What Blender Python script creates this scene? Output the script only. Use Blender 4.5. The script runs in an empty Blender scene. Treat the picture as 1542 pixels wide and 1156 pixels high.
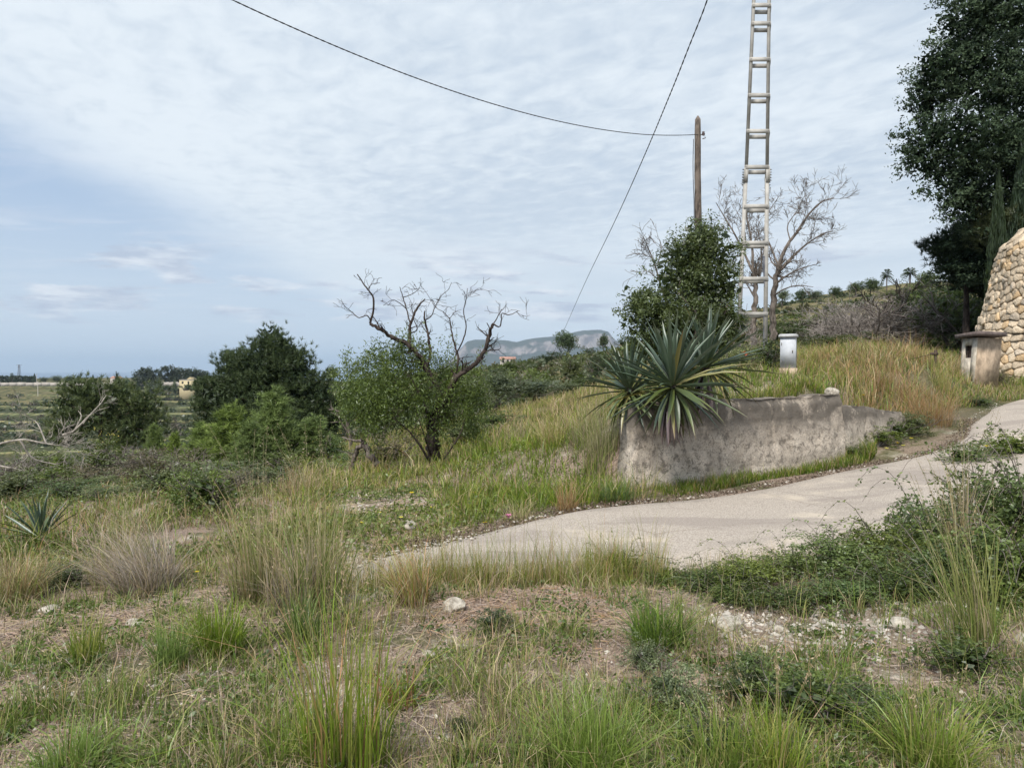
import bpy, math, random
import numpy as np
from mathutils import Vector, Matrix

# ------------------------------------------------------------------ camera, sky, sun, exposure
SC = bpy.context.scene
PW, PH, F, HZ = 1542.0, 1156.0, 1110.0, 557.0
EYE = 1.6
PITCH = math.atan((PH / 2 - HZ) / F)
cam_d = bpy.data.cameras.new('camera')
cam_d.sensor_width = 36.0
cam_d.lens = 36.0 * F / PW
cam_d.clip_start = 0.05
cam_d.clip_end = 120000.0
cam = bpy.data.objects.new('camera', cam_d)
cam.location = (0, 0, EYE)
cam.rotation_euler = (math.pi / 2 - PITCH, 0, 0)
SC.collection.objects.link(cam)
SC.camera = cam

SUN_EL, SUN_AZ = math.radians(50), math.radians(206)      # azimuth clockwise from +Y: behind the camera, a little left
sd = Vector((math.sin(SUN_AZ) * math.cos(SUN_EL), math.cos(SUN_AZ) * math.cos(SUN_EL), math.sin(SUN_EL)))
sun_d = bpy.data.lights.new('sun', 'SUN')
sun_d.energy = 3.0
sun_d.angle = math.radians(9)
sun_d.color = (1.0, 0.93, 0.83)
sun = bpy.data.objects.new('sun', sun_d)
sun.rotation_euler = (-sd).to_track_quat('-Z', 'Y').to_euler()
SC.collection.objects.link(sun)

SC.view_settings.view_transform = 'Standard'
SC.view_settings.look = 'None'
SC.view_settings.exposure = 0.58
SC.view_settings.gamma = 1.0
SC.view_settings.use_curve_mapping = False
SC.cycles.max_bounces = 6
SC.cycles.diffuse_bounces = 3
SC.cycles.transmission_bounces = 3
SC.cycles.transparent_max_bounces = 4
SC.cycles.volume_bounces = 0
SC.cycles.use_denoising = True

W = bpy.data.worlds.new('World')
SC.world = W
W.use_nodes = True
wn = W.node_tree
for n in list(wn.nodes):
    wn.nodes.remove(n)


class NT:
    """small helper for writing node trees"""
    def __init__(s, tree):
        s.t = tree

    def n(s, kind, **kw):
        nd = s.t.nodes.new(kind)
        for k, v in kw.items():
            setattr(nd, k, v)
        return nd

    def put(s, sock, v):
        if v is None:
            return
        if hasattr(v, 'is_output'):
            s.t.links.new(v, sock)
        else:
            sock.default_value = v

    def math(s, op, a, b=None, c=None, clamp=False):
        nd = s.n('ShaderNodeMath', operation=op, use_clamp=clamp)
        s.put(nd.inputs[0], a)
        s.put(nd.inputs[1], b)
        s.put(nd.inputs[2], c)
        return nd.outputs[0]

    def mix(s, f, a, b, mode='MIX'):
        nd = s.n('ShaderNodeMix', data_type='RGBA', blend_type=mode)
        s.put(nd.inputs[0], f)
        for sk, v in ((nd.inputs[6], a), (nd.inputs[7], b)):
            if isinstance(v, tuple) and len(v) == 3:
                v = v + (1,)
            s.put(sk, v)
        return nd.outputs[2]

    def noise(s, vec, scale, detail=3, rough=0.5, dist=0.0, out=0):
        nd = s.n('ShaderNodeTexNoise')
        s.put(nd.inputs['Vector'], vec)
        nd.inputs['Scale'].default_value = scale
        nd.inputs['Detail'].default_value = detail
        nd.inputs['Roughness'].default_value = rough
        nd.inputs['Distortion'].default_value = dist
        return nd.outputs[out]

    def ramp(s, v, lo, hi, a=0.0, b=1.0, smooth=True):
        nd = s.n('ShaderNodeMapRange')
        nd.interpolation_type = 'SMOOTHSTEP' if smooth else 'LINEAR'
        s.put(nd.inputs['Value'], v)
        nd.inputs['From Min'].default_value = lo
        nd.inputs['From Max'].default_value = hi
        nd.inputs['To Min'].default_value = a
        nd.inputs['To Max'].default_value = b
        return nd.outputs['Result']

    def vec(s, x, y, z):
        nd = s.n('ShaderNodeCombineXYZ')
        s.put(nd.inputs[0], x)
        s.put(nd.inputs[1], y)
        s.put(nd.inputs[2], z)
        return nd.outputs[0]

    def sep(s, v):
        nd = s.n('ShaderNodeSeparateXYZ')
        s.put(nd.inputs[0], v)
        return nd.outputs

    def vscale(s, v, sc):
        nd = s.n('ShaderNodeVectorMath', operation='MULTIPLY')
        s.put(nd.inputs[0], v)
        nd.inputs[1].default_value = sc
        return nd.outputs[0]


T = NT(wn)
tc = T.n('ShaderNodeTexCoord')
dx, dy, dz = T.sep(tc.outputs['Generated'])
sky = T.n('ShaderNodeTexSky')
sky.sky_type = 'NISHITA'
sky.sun_disc = False
sky.sun_elevation = SUN_EL
sky.sun_rotation = SUN_AZ
sky.altitude = 150
sky.air_density = 1.0
sky.dust_density = 1.5
sky.ozone_density = 2.0
zz = T.math('MAXIMUM', dz, 0.012)
px_ = T.math('DIVIDE', dx, zz)
py_ = T.math('DIVIDE', dy, zz)
plane = T.vec(px_, py_, 0.0)
# the high sheet of cloud: its edge runs away from the viewer on the left
wob = T.noise(plane, 0.35, 3, 0.55)
edge = T.math('ADD', px_, T.math('MULTIPLY', T.math('SUBTRACT', wob, 0.5), 1.2))
edge = T.math('ADD', edge, T.math('MULTIPLY', py_, 0.055))
sheet = T.ramp(edge, -2.45, -1.35)
rot = T.vec(T.math('ADD', T.math('MULTIPLY', px_, 0.8), T.math('MULTIPLY', py_, 0.45)), T.math('SUBTRACT', T.math('MULTIPLY', py_, 0.8), T.math('MULTIPLY', px_, 0.45)), 0.0)
rip = T.noise(T.vscale(rot, (3.6, 2.4, 1)), 2.3, 4, 0.6, 0.35)
ripf = T.ramp(py_, 3.2, 8.5, 1.0, 0.12)
rip = T.math('ADD', T.math('MULTIPLY', T.math('SUBTRACT', rip, 0.5), ripf), 0.5)
rip2 = T.noise(T.vscale(rot, (1.0, 0.8, 1)), 0.5, 3, 0.5, 0.3)
tone = T.math('ADD', T.math('MULTIPLY', rip, 0.85), T.math('MULTIPLY', rip2, 0.85))
near_edge = T.math('MULTIPLY', T.ramp(edge, -2.2, -1.7), T.ramp(edge, -0.1, -1.4))
tone = T.math('ADD', tone, T.math('MULTIPLY', near_edge, 0.15))
cl = T.mix(T.ramp(tone, 0.58, 1.12), (5.0, 5.8, 6.75), (6.9, 7.55, 8.15))
thin = T.math('MULTIPLY', sheet, T.ramp(tone, 0.25, 0.85, 0.78, 1.0))
clear = T.mix(0.40, T.mix(0.75, sky.outputs[0], (3.0, 4.3, 6.4), 'MIX'), (4.6, 5.7, 7.1))
wisp = T.noise(T.vscale(plane, (0.5, 1.3, 1)), 1.3, 5, 0.6, 1.0)
clear = T.mix(T.ramp(wisp, 0.45, 0.78, 0.0, 0.5), clear, (5.9, 6.4, 7.4))
col = T.mix(thin, clear, cl)
# towards the horizon the air pales
col = T.mix(T.ramp(dz, 0.26, 0.02, 0.0, 0.75), col, (5.9, 6.75, 7.5))
# low flat clouds
low = T.noise(T.vscale(tc.outputs['Generated'], (2.6, 2.6, 13.0)), 2.3, 6, 0.58, 0.3)
lowb = T.math('MULTIPLY', T.ramp(dz, 0.035, 0.07), T.ramp(dz, 0.19, 0.12))
lowm = T.math('MULTIPLY', T.ramp(low, 0.48, 0.58), lowb)
lowc = T.mix(T.ramp(T.noise(T.vscale(tc.outputs['Generated'], (2.6, 2.6, 13.0)), 5.5, 4, 0.6), 0.35, 0.65), (4.3, 4.9, 6.0), (7.2, 7.6, 8.1))
col = T.mix(T.math('MULTIPLY', lowm, 0.9), col, lowc)
bg = T.n('ShaderNodeBackground')
T.put(bg.inputs[0], col)
bg.inputs[1].default_value = 0.081
wo = T.n('ShaderNodeOutputWorld')
wn.links.new(bg.outputs[0], wo.inputs[0])

# ------------------------------------------------------------------ scene helpers
random.seed(11)
RNG = np.random.default_rng(11)
COL = SC.collection
ca, sa = math.cos(PITCH), math.sin(PITCH)


def ray(px, py):
    u, v = (px - PW / 2) / F, -(py - PH / 2) / F
    return np.array([u, ca + v * sa, -sa + v * ca])


def at(px, py, Y):
    """the point of the place that lies Y metres ahead along a sight line"""
    d = ray(px, py)
    t = Y / d[1]
    return np.array([d[0] * t, Y, EYE + d[2] * t])


def link(o, parent=None):
    COL.objects.link(o)
    if parent is not None:
        o.parent = parent
    return o


def tag(o, label=None, cat=None, group=None, kind=None):
    if label:
        o['label'] = label
    if cat:
        o['category'] = cat
    if group:
        o['group'] = group
    if kind:
        o['kind'] = kind
    return o


def empty(name, loc, label, cat, group=None, rz=0.0, scale=None):
    o = bpy.data.objects.new(name, None)
    o.location = tuple(loc)
    o.rotation_euler = (0, 0, rz)
    o.empty_display_size = 0.1
    if scale is not None:
        o.scale = scale
    link(o)
    return tag(o, label, cat, group)


class Geo:
    """vertices and faces gathered as arrays, made into one mesh"""
    def __init__(s):
        s.v, s.f3, s.f4, s.c, s.n = [], [], [], [], 0

    def add(s, v, f, col=(1, 1, 1)):
        v = np.asarray(v, dtype=np.float64).reshape(-1, 3)
        f = np.asarray(f, dtype=np.int64)
        if f.shape[1] == 3:
            s.f3.append(f + s.n)
        else:
            s.f4.append(f + s.n)
        c = np.asarray(col, dtype=np.float64)
        if c.ndim == 1:
            c = np.tile(c, (len(v), 1))
        s.v.append(v)
        s.c.append(c)
        s.n += len(v)

    def faces(s, f):
        f = np.asarray(f, dtype=np.int64)
        (s.f3 if f.shape[1] == 3 else s.f4).append(f)

    def mesh(s, name, mat, smooth=False):
        V = np.concatenate(s.v) if s.v else np.zeros((0, 3))
        C = np.concatenate(s.c) if s.c else np.zeros((0, 3))
        f3 = np.concatenate(s.f3) if s.f3 else np.zeros((0, 3), int)
        f4 = np.concatenate(s.f4) if s.f4 else np.zeros((0, 4), int)
        me = bpy.data.meshes.new(name)
        me.vertices.add(len(V))
        me.vertices.foreach_set('co', V.astype(np.float32).ravel())
        nl = len(f3) * 3 + len(f4) * 4
        me.loops.add(nl)
        me.loops.foreach_set('vertex_index', np.concatenate([f3.ravel(), f4.ravel()]).astype(np.int32))
        me.polygons.add(len(f3) + len(f4))
        st = np.concatenate([np.arange(len(f3)) * 3, len(f3) * 3 + np.arange(len(f4)) * 4]).astype(np.int32)
        me.polygons.foreach_set('loop_start', st)
        me.update(calc_edges=True)
        at_ = me.color_attributes.new('tint', 'FLOAT_COLOR', 'POINT')
        at_.data.foreach_set('color', np.concatenate([C, np.ones((len(C), 1))], 1).astype(np.float32).ravel())
        if smooth:
            me.polygons.foreach_set('use_smooth', np.ones(len(me.polygons), dtype=bool))
        if mat is not None:
            me.materials.append(mat)
        me.validate()
        return me

    def obj(s, name, mat, parent=None, smooth=False):
        return link(bpy.data.objects.new(name, s.mesh(name, mat, smooth)), parent)


def box(g, x0, x1, y0, y1, z0, z1, col=(1, 1, 1), M=None):
    v = np.array([[x, y, z] for z in (z0, z1) for y in (y0, y1) for x in (x0, x1)], float)
    if M is not None:
        v = v @ np.array(M)[:3, :3].T + np.array(M)[:3, 3]
    g.add(v, [[0, 2, 3, 1], [4, 5, 7, 6], [0, 1, 5, 4], [2, 6, 7, 3], [0, 4, 6, 2], [1, 3, 7, 5]], col)


def beam(g, a, b, w, d, col=(1, 1, 1), up=(0, 0, 1)):
    """rectangular bar from a to b, w wide across, d deep"""
    a, b = np.asarray(a, float), np.asarray(b, float)
    t = b - a
    t /= np.linalg.norm(t)
    s = np.cross(t, up)
    if np.linalg.norm(s) < 1e-3:
        s = np.cross(t, (0, 1, 0))
    s /= np.linalg.norm(s)
    n = np.cross(s, t)
    v = []
    for p in (a, b):
        for i, j in ((-1, -1), (1, -1), (1, 1), (-1, 1)):
            v.append(p + s * w / 2 * i + n * d / 2 * j)
    g.add(v, [[0, 1, 5, 4], [1, 2, 6, 5], [2, 3, 7, 6], [3, 0, 4, 7], [3, 2, 1, 0], [4, 5, 6, 7]], col)


def tube(g, pts, rad, sides=6, col=(1, 1, 1), cap=True, rough=0.0):
    P = np.asarray(pts, float)
    n = len(P)
    R = np.broadcast_to(np.asarray(rad, float), (n,))
    T_ = np.gradient(P, axis=0)
    T_ /= np.linalg.norm(T_, axis=1)[:, None] + 1e-9
    ref = np.array([0.31, 0.17, 0.93]) if abs(T_[0][2]) < 0.8 else np.array([0.93, 0.31, 0.1])
    A = np.cross(T_, ref)
    A /= np.linalg.norm(A, axis=1)[:, None] + 1e-9
    B = np.cross(T_, A)
    th = np.arange(sides) * 2 * np.pi / sides
    rr = R[:, None] * (1 + (RNG.uniform(-rough, rough, (n, sides)) if rough else 0))
    V = P[:, None] + rr[..., None] * (np.cos(th)[None, :, None] * A[:, None] + np.sin(th)[None, :, None] * B[:, None])
    i = np.arange(n - 1)[:, None] * sides
    k = np.arange(sides)[None]
    k2 = (k + 1) % sides
    f = np.stack([i + k, i + k2, i + sides + k2, i + sides + k], -1).reshape(-1, 4)
    g.add(V.reshape(-1, 3), f, col)
    if cap:
        base = g.n - n * sides
        for r0 in (0, (n - 1) * sides):
            ids = [base + r0 + q for q in range(sides)]
            for q in range(1, sides - 1):
                g.faces([[ids[0], ids[q], ids[q + 1]]])


# cheap value noise
_tab = np.random.default_rng(5).random((64, 64))


def vnoise(x, y, s=1.0, seed=0):
    x = np.asarray(x, float) * s + seed * 17.31
    y = np.asarray(y, float) * s + seed * 9.77
    xi, yi = np.floor(x).astype(int), np.floor(y).astype(int)
    fx, fy = x - xi, y - yi
    fx, fy = fx * fx * (3 - 2 * fx), fy * fy * (3 - 2 * fy)
    a, b = _tab[xi % 64, yi % 64], _tab[(xi + 1) % 64, yi % 64]
    c, d = _tab[xi % 64, (yi + 1) % 64], _tab[(xi + 1) % 64, (yi + 1) % 64]
    return (a * (1 - fx) + b * fx) * (1 - fy) + (c * (1 - fx) + d * fx) * fy


def fbm(x, y, s=1.0, seed=0, o=4):
    r, a, t = 0, 1.0, 0
    for k in range(o):
        r = r + a * vnoise(x, y, s * 2 ** k, seed + k * 3)
        t += a
        a *= 0.5
    return r / t


def sstep(x, a, b):
    t = np.clip((x - a) / (b - a), 0, 1)
    return t * t * (3 - 2 * t)


# ------------------------------------------------------------------ materials
def mat(name):
    m = bpy.data.materials.new(name)
    m.use_nodes = True
    for n in list(m.node_tree.nodes):
        m.node_tree.nodes.remove(n)
    return m, NT(m.node_tree)


def finish(m, t, col, rough=0.8, bump=None, bstr=0.3, bdist=0.02, spec=0.3, metal=0.0):
    p = t.n('ShaderNodeBsdfPrincipled')
    if isinstance(col, tuple) and len(col) == 3:
        col = col + (1,)
    t.put(p.inputs['Base Color'], col)
    t.put(p.inputs['Roughness'], rough)
    p.inputs['Specular IOR Level'].default_value = spec
    p.inputs['Metallic'].default_value = metal
    if bump is not None:
        b = t.n('ShaderNodeBump')
        b.inputs['Strength'].default_value = bstr
        b.inputs['Distance'].default_value = bdist
        t.put(b.inputs['Height'], bump)
        m.node_tree.links.new(b.outputs[0], p.inputs['Normal'])
    o = t.n('ShaderNodeOutputMaterial')
    m.node_tree.links.new(p.outputs[0], o.inputs[0])
    return m


def foliage(name, trans=0.3, spec=0.12, var=0.25):
    """leaf material: base colour from the mesh tint, a little different on every plant"""
    m, t = mat(name)
    a = t.n('ShaderNodeAttribute', attribute_name='tint')
    oi = t.n('ShaderNodeObjectInfo')
    hsv = t.n('ShaderNodeHueSaturation')
    t.put(hsv.inputs['Color'], a.outputs['Color'])
    t.put(hsv.inputs['Value'], t.ramp(oi.outputs['Random'], 0, 1, 1 - var, 1 + var, False))
    rnd2 = t.math('FRACT', t.math('MULTIPLY', oi.outputs['Random'], 7.31))
    t.put(hsv.inputs['Hue'], t.ramp(rnd2, 0, 1, 0.5 - 0.02 * var * 4, 0.5 + 0.02 * var * 4, False))
    t.put(hsv.inputs['Saturation'], t.ramp(rnd2, 0, 1, 1.1, 0.85, False))
    d = t.n('ShaderNodeBsdfDiffuse')
    tr = t.n('ShaderNodeBsdfTranslucent')
    gl = t.n('ShaderNodeBsdfGlossy')
    gl.inputs['Roughness'].default_value = 0.45
    gl.inputs['Color'].default_value = (0.8, 0.85, 0.9, 1)
    t.put(d.inputs[0], hsv.outputs[0])
    t.put(tr.inputs[0], t.mix(0.5, hsv.outputs[0], (0.16, 0.2, 0.03)) if trans > 0.2 else hsv.outputs[0])
    m1 = t.n('ShaderNodeMixShader')
    m1.inputs[0].default_value = trans
    m2 = t.n('ShaderNodeMixShader')
    m2.inputs[0].default_value = spec * 0.35
    L = m.node_tree.links
    L.new(d.outputs[0], m1.inputs[1])
    L.new(tr.outputs[0], m1.inputs[2])
    L.new(m1.outputs[0], m2.inputs[1])
    L.new(gl.outputs[0], m2.inputs[2])
    o = t.n('ShaderNodeOutputMaterial')
    L.new(m2.outputs[0], o.inputs[0])
    return m


M_LEAF = foliage('leaf')
M_LEAF_BIG = foliage('dark_leaf', 0.12, 0.03, 0.05)
M_GRASS = foliage('grass_blade', 0.35, 0.1, 0.08)
M_NEEDLE = foliage('needle', 0.15, 0.08, 0.12)
M_DRY = foliage('dry_stem', 0.15, 0.05, 0.1)


def bark(name, c1, c2, scale=14.0, b=0.6):
    m, t = mat(name)
    g = t.n('ShaderNodeTexCoord')
    v = t.vscale(g.outputs['Object'], (1, 1, 0.3))
    n1 = t.noise(v, scale, 5, 0.65, 0.5)
    n2 = t.noise(g.outputs['Object'], scale * 0.25, 3, 0.5)
    c = t.mix(t.ramp(n1, 0.35, 0.68), c1, c2)
    c = t.mix(t.ramp(n2, 0.45, 0.7, 0, 0.5), c, tuple(x * 1.35 for x in c2))
    return finish(m, t, c, 0.9, n1, b, 0.02, 0.15)


M_BARK_DARK = bark('dark_almond_bark', (0.018, 0.014, 0.013), (0.085, 0.067, 0.058))
M_BARK_GREY = bark('grey_bark', (0.07, 0.058, 0.05), (0.24, 0.205, 0.18))
M_BARK_PALE = bark('bleached_branch', (0.20, 0.18, 0.16), (0.42, 0.38, 0.34))
M_TWIG = bark('twig', (0.10, 0.085, 0.075), (0.20, 0.175, 0.16))
M_SILVER = bark('silver_twig', (0.17, 0.15, 0.14), (0.38, 0.345, 0.32))
M_POLE = bark('weathered_pole_wood', (0.06, 0.05, 0.045), (0.20, 0.165, 0.14), 10)


def flat(name, c, rough=0.6, metal=0.0, var=0.15, sc=8.0, bstr=0.1):
    m, t = mat(name)
    g = t.n('ShaderNodeTexCoord')
    n1 = t.noise(g.outputs['Object'], sc, 5, 0.6)
    c2 = t.mix(t.ramp(n1, 0.3, 0.7), tuple(x * (1 - var) for x in c), tuple(min(1, x * (1 + var)) for x in c))
    return finish(m, t, c2, rough, n1, bstr, 0.01, 0.3, metal)


M_STEEL = flat('galvanised_steel', (0.40, 0.39, 0.37), 0.7, 0.0, 0.22, 3.0)
M_BOLT = flat('bolt_steel', (0.16, 0.15, 0.14), 0.5, 0.5)
M_CABLE = flat('black_cable', (0.05, 0.05, 0.055), 0.6)
M_RUST = flat('rusty_iron', (0.06, 0.04, 0.035), 0.8)
M_OPENING_SHADE = flat('opening_shade', (0.02, 0.02, 0.02), 0.9)
M_CERAMIC = flat('brown_ceramic', (0.07, 0.05, 0.05), 0.25)
M_CONDUIT = flat('grey_conduit', (0.12, 0.13, 0.16), 0.5)

# ground
m, t = mat('dry_ground')
g = t.n('ShaderNodeTexCoord').outputs['Object']
big = t.noise(g, 0.35, 4, 0.55)
midn = t.noise(g, 1.6, 5, 0.6, 0.3)
fine = t.noise(g, 28, 5, 0.7)
grit = t.noise(g, 95, 3, 0.7)
soil = t.mix(t.ramp(fine, 0.3, 0.7), (0.15, 0.108, 0.088), (0.38, 0.295, 0.24))
soil = t.mix(t.ramp(grit, 0.56, 0.66, 0, 0.75), soil, (0.50, 0.44, 0.36))
soil = t.mix(t.ramp(grit, 0.42, 0.32, 0, 0.6), soil, (0.07, 0.05, 0.04))
pale = t.mix(t.ramp(fine, 0.35, 0.65), (0.36, 0.31, 0.25), (0.58, 0.53, 0.46))
c = t.mix(t.ramp(midn, 0.54, 0.66), soil, pale)
moss = t.mix(t.ramp(fine, 0.35, 0.65), (0.045, 0.06, 0.02), (0.12, 0.13, 0.05))
c = t.mix(t.math('MULTIPLY', t.ramp(t.noise(g, 0.9, 5, 0.65), 0.48, 0.6), 0.75), c, moss)
gx, gy, gz = t.sep(g)
rr = t.math('POWER', t.math('ADD', t.math('MULTIPLY', gx, gx), t.math('MULTIPLY', gy, gy)), 0.5)
rr = t.math('ADD', rr, t.math('MULTIPLY', midn, 6.0))
farc = t.mix(t.ramp(t.noise(g, 0.25, 5, 0.65), 0.38, 0.62), (0.05, 0.062, 0.025), (0.17, 0.145, 0.075))
c = t.mix(t.ramp(rr, 13, 26), c, farc)
h = t.math('ADD', t.math('MULTIPLY', fine, 0.7), t.math('MULTIPLY', grit, 0.35))
M_GROUND = finish(m, t, c, 0.95, h, 0.9, 0.03, 0.1)

# road: pale bleached asphalt-gravel, streaks along the lane
m, t = mat('pale_gravel_asphalt')
g = t.n('ShaderNodeTexCoord').outputs['Object']
fine = t.noise(g, 70, 3, 0.75)
grit = t.n('ShaderNodeTexVoronoi')
t.put(grit.inputs['Vector'], g)
grit.inputs['Scale'].default_value = 48
big = t.noise(t.vscale(g, (0.45, 1.5, 1)), 1.0, 4, 0.6, 0.4)
c = t.mix(t.ramp(fine, 0.3, 0.7), (0.27, 0.235, 0.20), (0.52, 0.46, 0.405))
c = t.mix(t.ramp(grit.outputs[0], 0.0, 0.5, 0.9, 0.0), c, (0.64, 0.58, 0.52))
c = t.mix(t.ramp(t.noise(g, 26, 4, 0.8), 0.55, 0.68, 0, 0.5), c, (0.17, 0.15, 0.14))
c = t.mix(t.ramp(big, 0.47, 0.62, 0, 0.5), c, (0.26, 0.225, 0.205))
c = t.mix(t.ramp(t.noise(g, 0.8, 4, 0.6), 0.56, 0.68, 0, 0.55), c, (0.62, 0.54, 0.44))
crk = t.n('ShaderNodeTexVoronoi', feature='DISTANCE_TO_EDGE')
t.put(crk.inputs['Vector'], t.mix(0.12, g, t.noise(g, 2.2, 4, 0.6, 0, 1)))
crk.inputs['Scale'].default_value = 0.7
c = t.mix(t.math('MULTIPLY', t.ramp(crk.outputs[0], 0.012, 0.003), t.ramp(t.noise(g, 0.6, 2), 0.45, 0.6, 0, 0.25)), c, (0.12, 0.09, 0.07))
M_ROAD = finish(m, t, c, 0.9, t.math('ADD', fine, t.math('MULTIPLY', grit.outputs[0], -0.8)), 0.6, 0.012, 0.15)

# weathered concrete with lichen
m, t = mat('stained_concrete')
g = t.n('ShaderNodeTexCoord').outputs['Object']
gx, gy, gz = t.sep(g)
a = t.noise(g, 2.3, 6, 0.65, 0.3)
b_ = t.noise(t.vscale(g, (1, 1, 0.35)), 4.0, 5, 0.6)
f_ = t.noise(g, 38, 4, 0.8)
c = t.mix(t.ramp(a, 0.35, 0.68), (0.42, 0.365, 0.305), (0.70, 0.62, 0.53))
c = t.mix(t.ramp(f_, 0.48, 0.62, 0, 0.6), c, (0.20, 0.175, 0.16))
topd = t.math('MULTIPLY', t.ramp(gz, 0.45, 0.92), t.ramp(t.math('ADD', a, t.math('MULTIPLY', b_, 0.6)), 0.60, 0.78))
c = t.mix(t.math('MULTIPLY', topd, 0.9), c, (0.115, 0.103, 0.09))
blot = t.noise(g, 8.5, 6, 0.78, 0.4)
c = t.mix(t.ramp(blot, 0.50, 0.60, 0, 0.8), c, (0.165, 0.145, 0.125))
c = t.mix(t.ramp(t.noise(g, 9, 4, 0.6), 0.62, 0.72, 0, 0.6), c, (0.50, 0.43, 0.35))
M_CONC = finish(m, t, c, 0.92, t.math('ADD', t.math('MULTIPLY', f_, 0.5), a), 0.7, 0.05, 0.12)

# windmill stones and mortar
m, t = mat('limestone_rubble')
g = t.n('ShaderNodeTexCoord').outputs['Object']
oi = t.n('ShaderNodeObjectInfo').outputs['Random']
at_ = t.n('ShaderNodeAttribute', attribute_name='tint').outputs['Color']
f_ = t.noise(g, 22, 5, 0.7)
c = t.mix(t.ramp(f_, 0.3, 0.7), (0.47, 0.385, 0.295), (0.77, 0.67, 0.53))
c = t.mix(1.0, c, at_, 'MULTIPLY')
M_STONE = finish(m, t, c, 0.9, t.math('ADD', f_, t.noise(g, 6, 4, 0.6)), 0.8, 0.04, 0.1)
M_MORTAR = flat('earth_mortar', (0.20, 0.155, 0.115), 0.95, 0, 0.4, 9, 0.8)  # brown earth mortar of the core, seen between the stones
m, t = mat('white_limestone')
g = t.n('ShaderNodeTexCoord').outputs['Object']
f_ = t.noise(g, 20, 5, 0.7)
c = t.mix(t.ramp(f_, 0.35, 0.65), (0.27, 0.24, 0.20), (0.58, 0.54, 0.47))
M_ROCK = finish(m, t, c, 0.9, f_, 0.8, 0.03, 0.1)
M_PALERENDER = flat('pale_weathered_render', (0.46, 0.42, 0.36), 0.9, 0, 0.35, 6, 0.6)
M_RENDER = flat('ochre_render', (0.40, 0.315, 0.235), 0.9, 0, 0.35, 5, 0.6)
M_SLAB = flat('weathered_slab', (0.13, 0.105, 0.10), 0.9, 0, 0.35, 7, 0.6)
M_WHITEBOX = flat('bluish_white_paint', (0.52, 0.55, 0.60), 0.7, 0, 0.12, 5.0, 0.2)
M_CAPGREY = flat('grey_cement_cap', (0.40, 0.41, 0.42), 0.85, 0, 0.3, 6, 0.4)
M_YHOUSE = flat('yellow_house_render', (0.50, 0.43, 0.27), 0.85, 0, 0.1)
M_PINKROOF = flat('pink_roof_tile', (0.42, 0.24, 0.19), 0.85)
M_WHITEWALL = flat('whitewash', (0.40, 0.37, 0.34), 0.85, 0, 0.12, 0.3)
M_WINDOW = flat('window_glass_dark', (0.02, 0.025, 0.03), 0.15)
M_SHUTTER = flat('brown_frame', (0.08, 0.05, 0.035), 0.6)
# ------------------------------------------------------------------ terrain
def catmull(P, n):
    P = np.asarray(P, float)
    Q = np.vstack([2 * P[0] - P[1], P, 2 * P[-1] - P[-2]])
    out = []
    m_ = len(P) - 1
    for s in np.linspace(0, m_ - 1e-6, n):
        i = int(s)
        f = s - i
        a, b, c, d = Q[i], Q[i + 1], Q[i + 2], Q[i + 3]
        out.append(0.5 * ((2 * b) + (c - a) * f + (2 * a - 5 * b + 4 * c - d) * f * f + (3 * b - a - 3 * c + d) * f ** 3))
    return np.array(out)


ROAD_FAR = [(-1.75, 6.18, -0.28), (-1.5, 6.3, -0.15), (-1.2, 6.52, -0.07), (-0.9, 6.75, -0.03), (-0.5, 7.05, 0.0), (0.76, 8.5, 0.0), (2.8, 9.50, 0.02), (5.0, 10.98, 0.13),
            (7.2, 12.15, 0.36), (9.6, 15.0, 0.76), (12.4, 17.4, 1.0), (17.5, 18.6, 1.12), (26, 18.5, 1.25), (38, 18.5, 1.5)]
ROAD_NEAR = [(-1.7, 6.14, -0.28), (-1.4, 6.02, -0.15), (-1.1, 5.95, -0.07), (-0.7, 5.92, -0.02), (-0.2, 5.95, 0.0), (1.0, 6.1, 0.0), (2.6, 6.45, 0.03), (4.2, 7.3, 0.12),
             (6.4, 8.6, 0.27), (9.0, 10.2, 0.62), (13.4, 13.4, 0.95), (18.5, 14.6, 1.08), (26, 14.6, 1.22), (38, 14.6, 1.5)]
RF, RN = catmull(ROAD_FAR, 260), catmull(ROAD_NEAR, 260)
RC = (RF + RN) / 2
RHW = np.linalg.norm((RF - RN)[:, :2], axis=1) / 2

WALL_A, WALL_B, WALL_C = np.array([1.72, 10.04]), np.array([5.38, 12.0]), np.array([7.1, 13.35])


def wall_delta(x, y):
    """height of the terrace held back by the concrete wall"""
    out = np.zeros_like(x)
    best = np.full_like(x, 1e9)
    for A, B, s0 in ((WALL_A, WALL_B, 0), (WALL_B, WALL_C, 1)):
        d = B - A
        L = np.hypot(*d)
        d = d / L
        s = (x - A[0]) * d[0] + (y - A[1]) * d[1]
        b = -(x - A[0]) * d[1] + (y - A[1]) * d[0]
        sc = np.clip(s, 0, L)
        dist = np.abs(b) + np.abs(s - sc)
        f = sstep(b, 0.16, 0.36)
        if s0 == 0:
            left = sstep(s, -0.15 - 0.75 * np.clip(b, 0, 4), 0.45 + 0.1 * np.clip(b, 0, 4))
            val = 1.02 * f * left * (1 - sstep(b, 1.5, 7.5))
        else:
            val = 0.93 * f * (1 - sstep(b, 1.5, 7.5)) * (1 - 0.45 * sstep(s, 0, L)) * (1 - sstep(s, L * 0.9, L + 1.6))
        m_ = dist < best
        out = np.where(m_, val, out)
        best = np.minimum(best, dist)
    return out


CTRL = []


def cpx(px, py, Y):
    p = at(px, py, Y)
    CTRL.append((p[0], p[1], p[2]))


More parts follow.
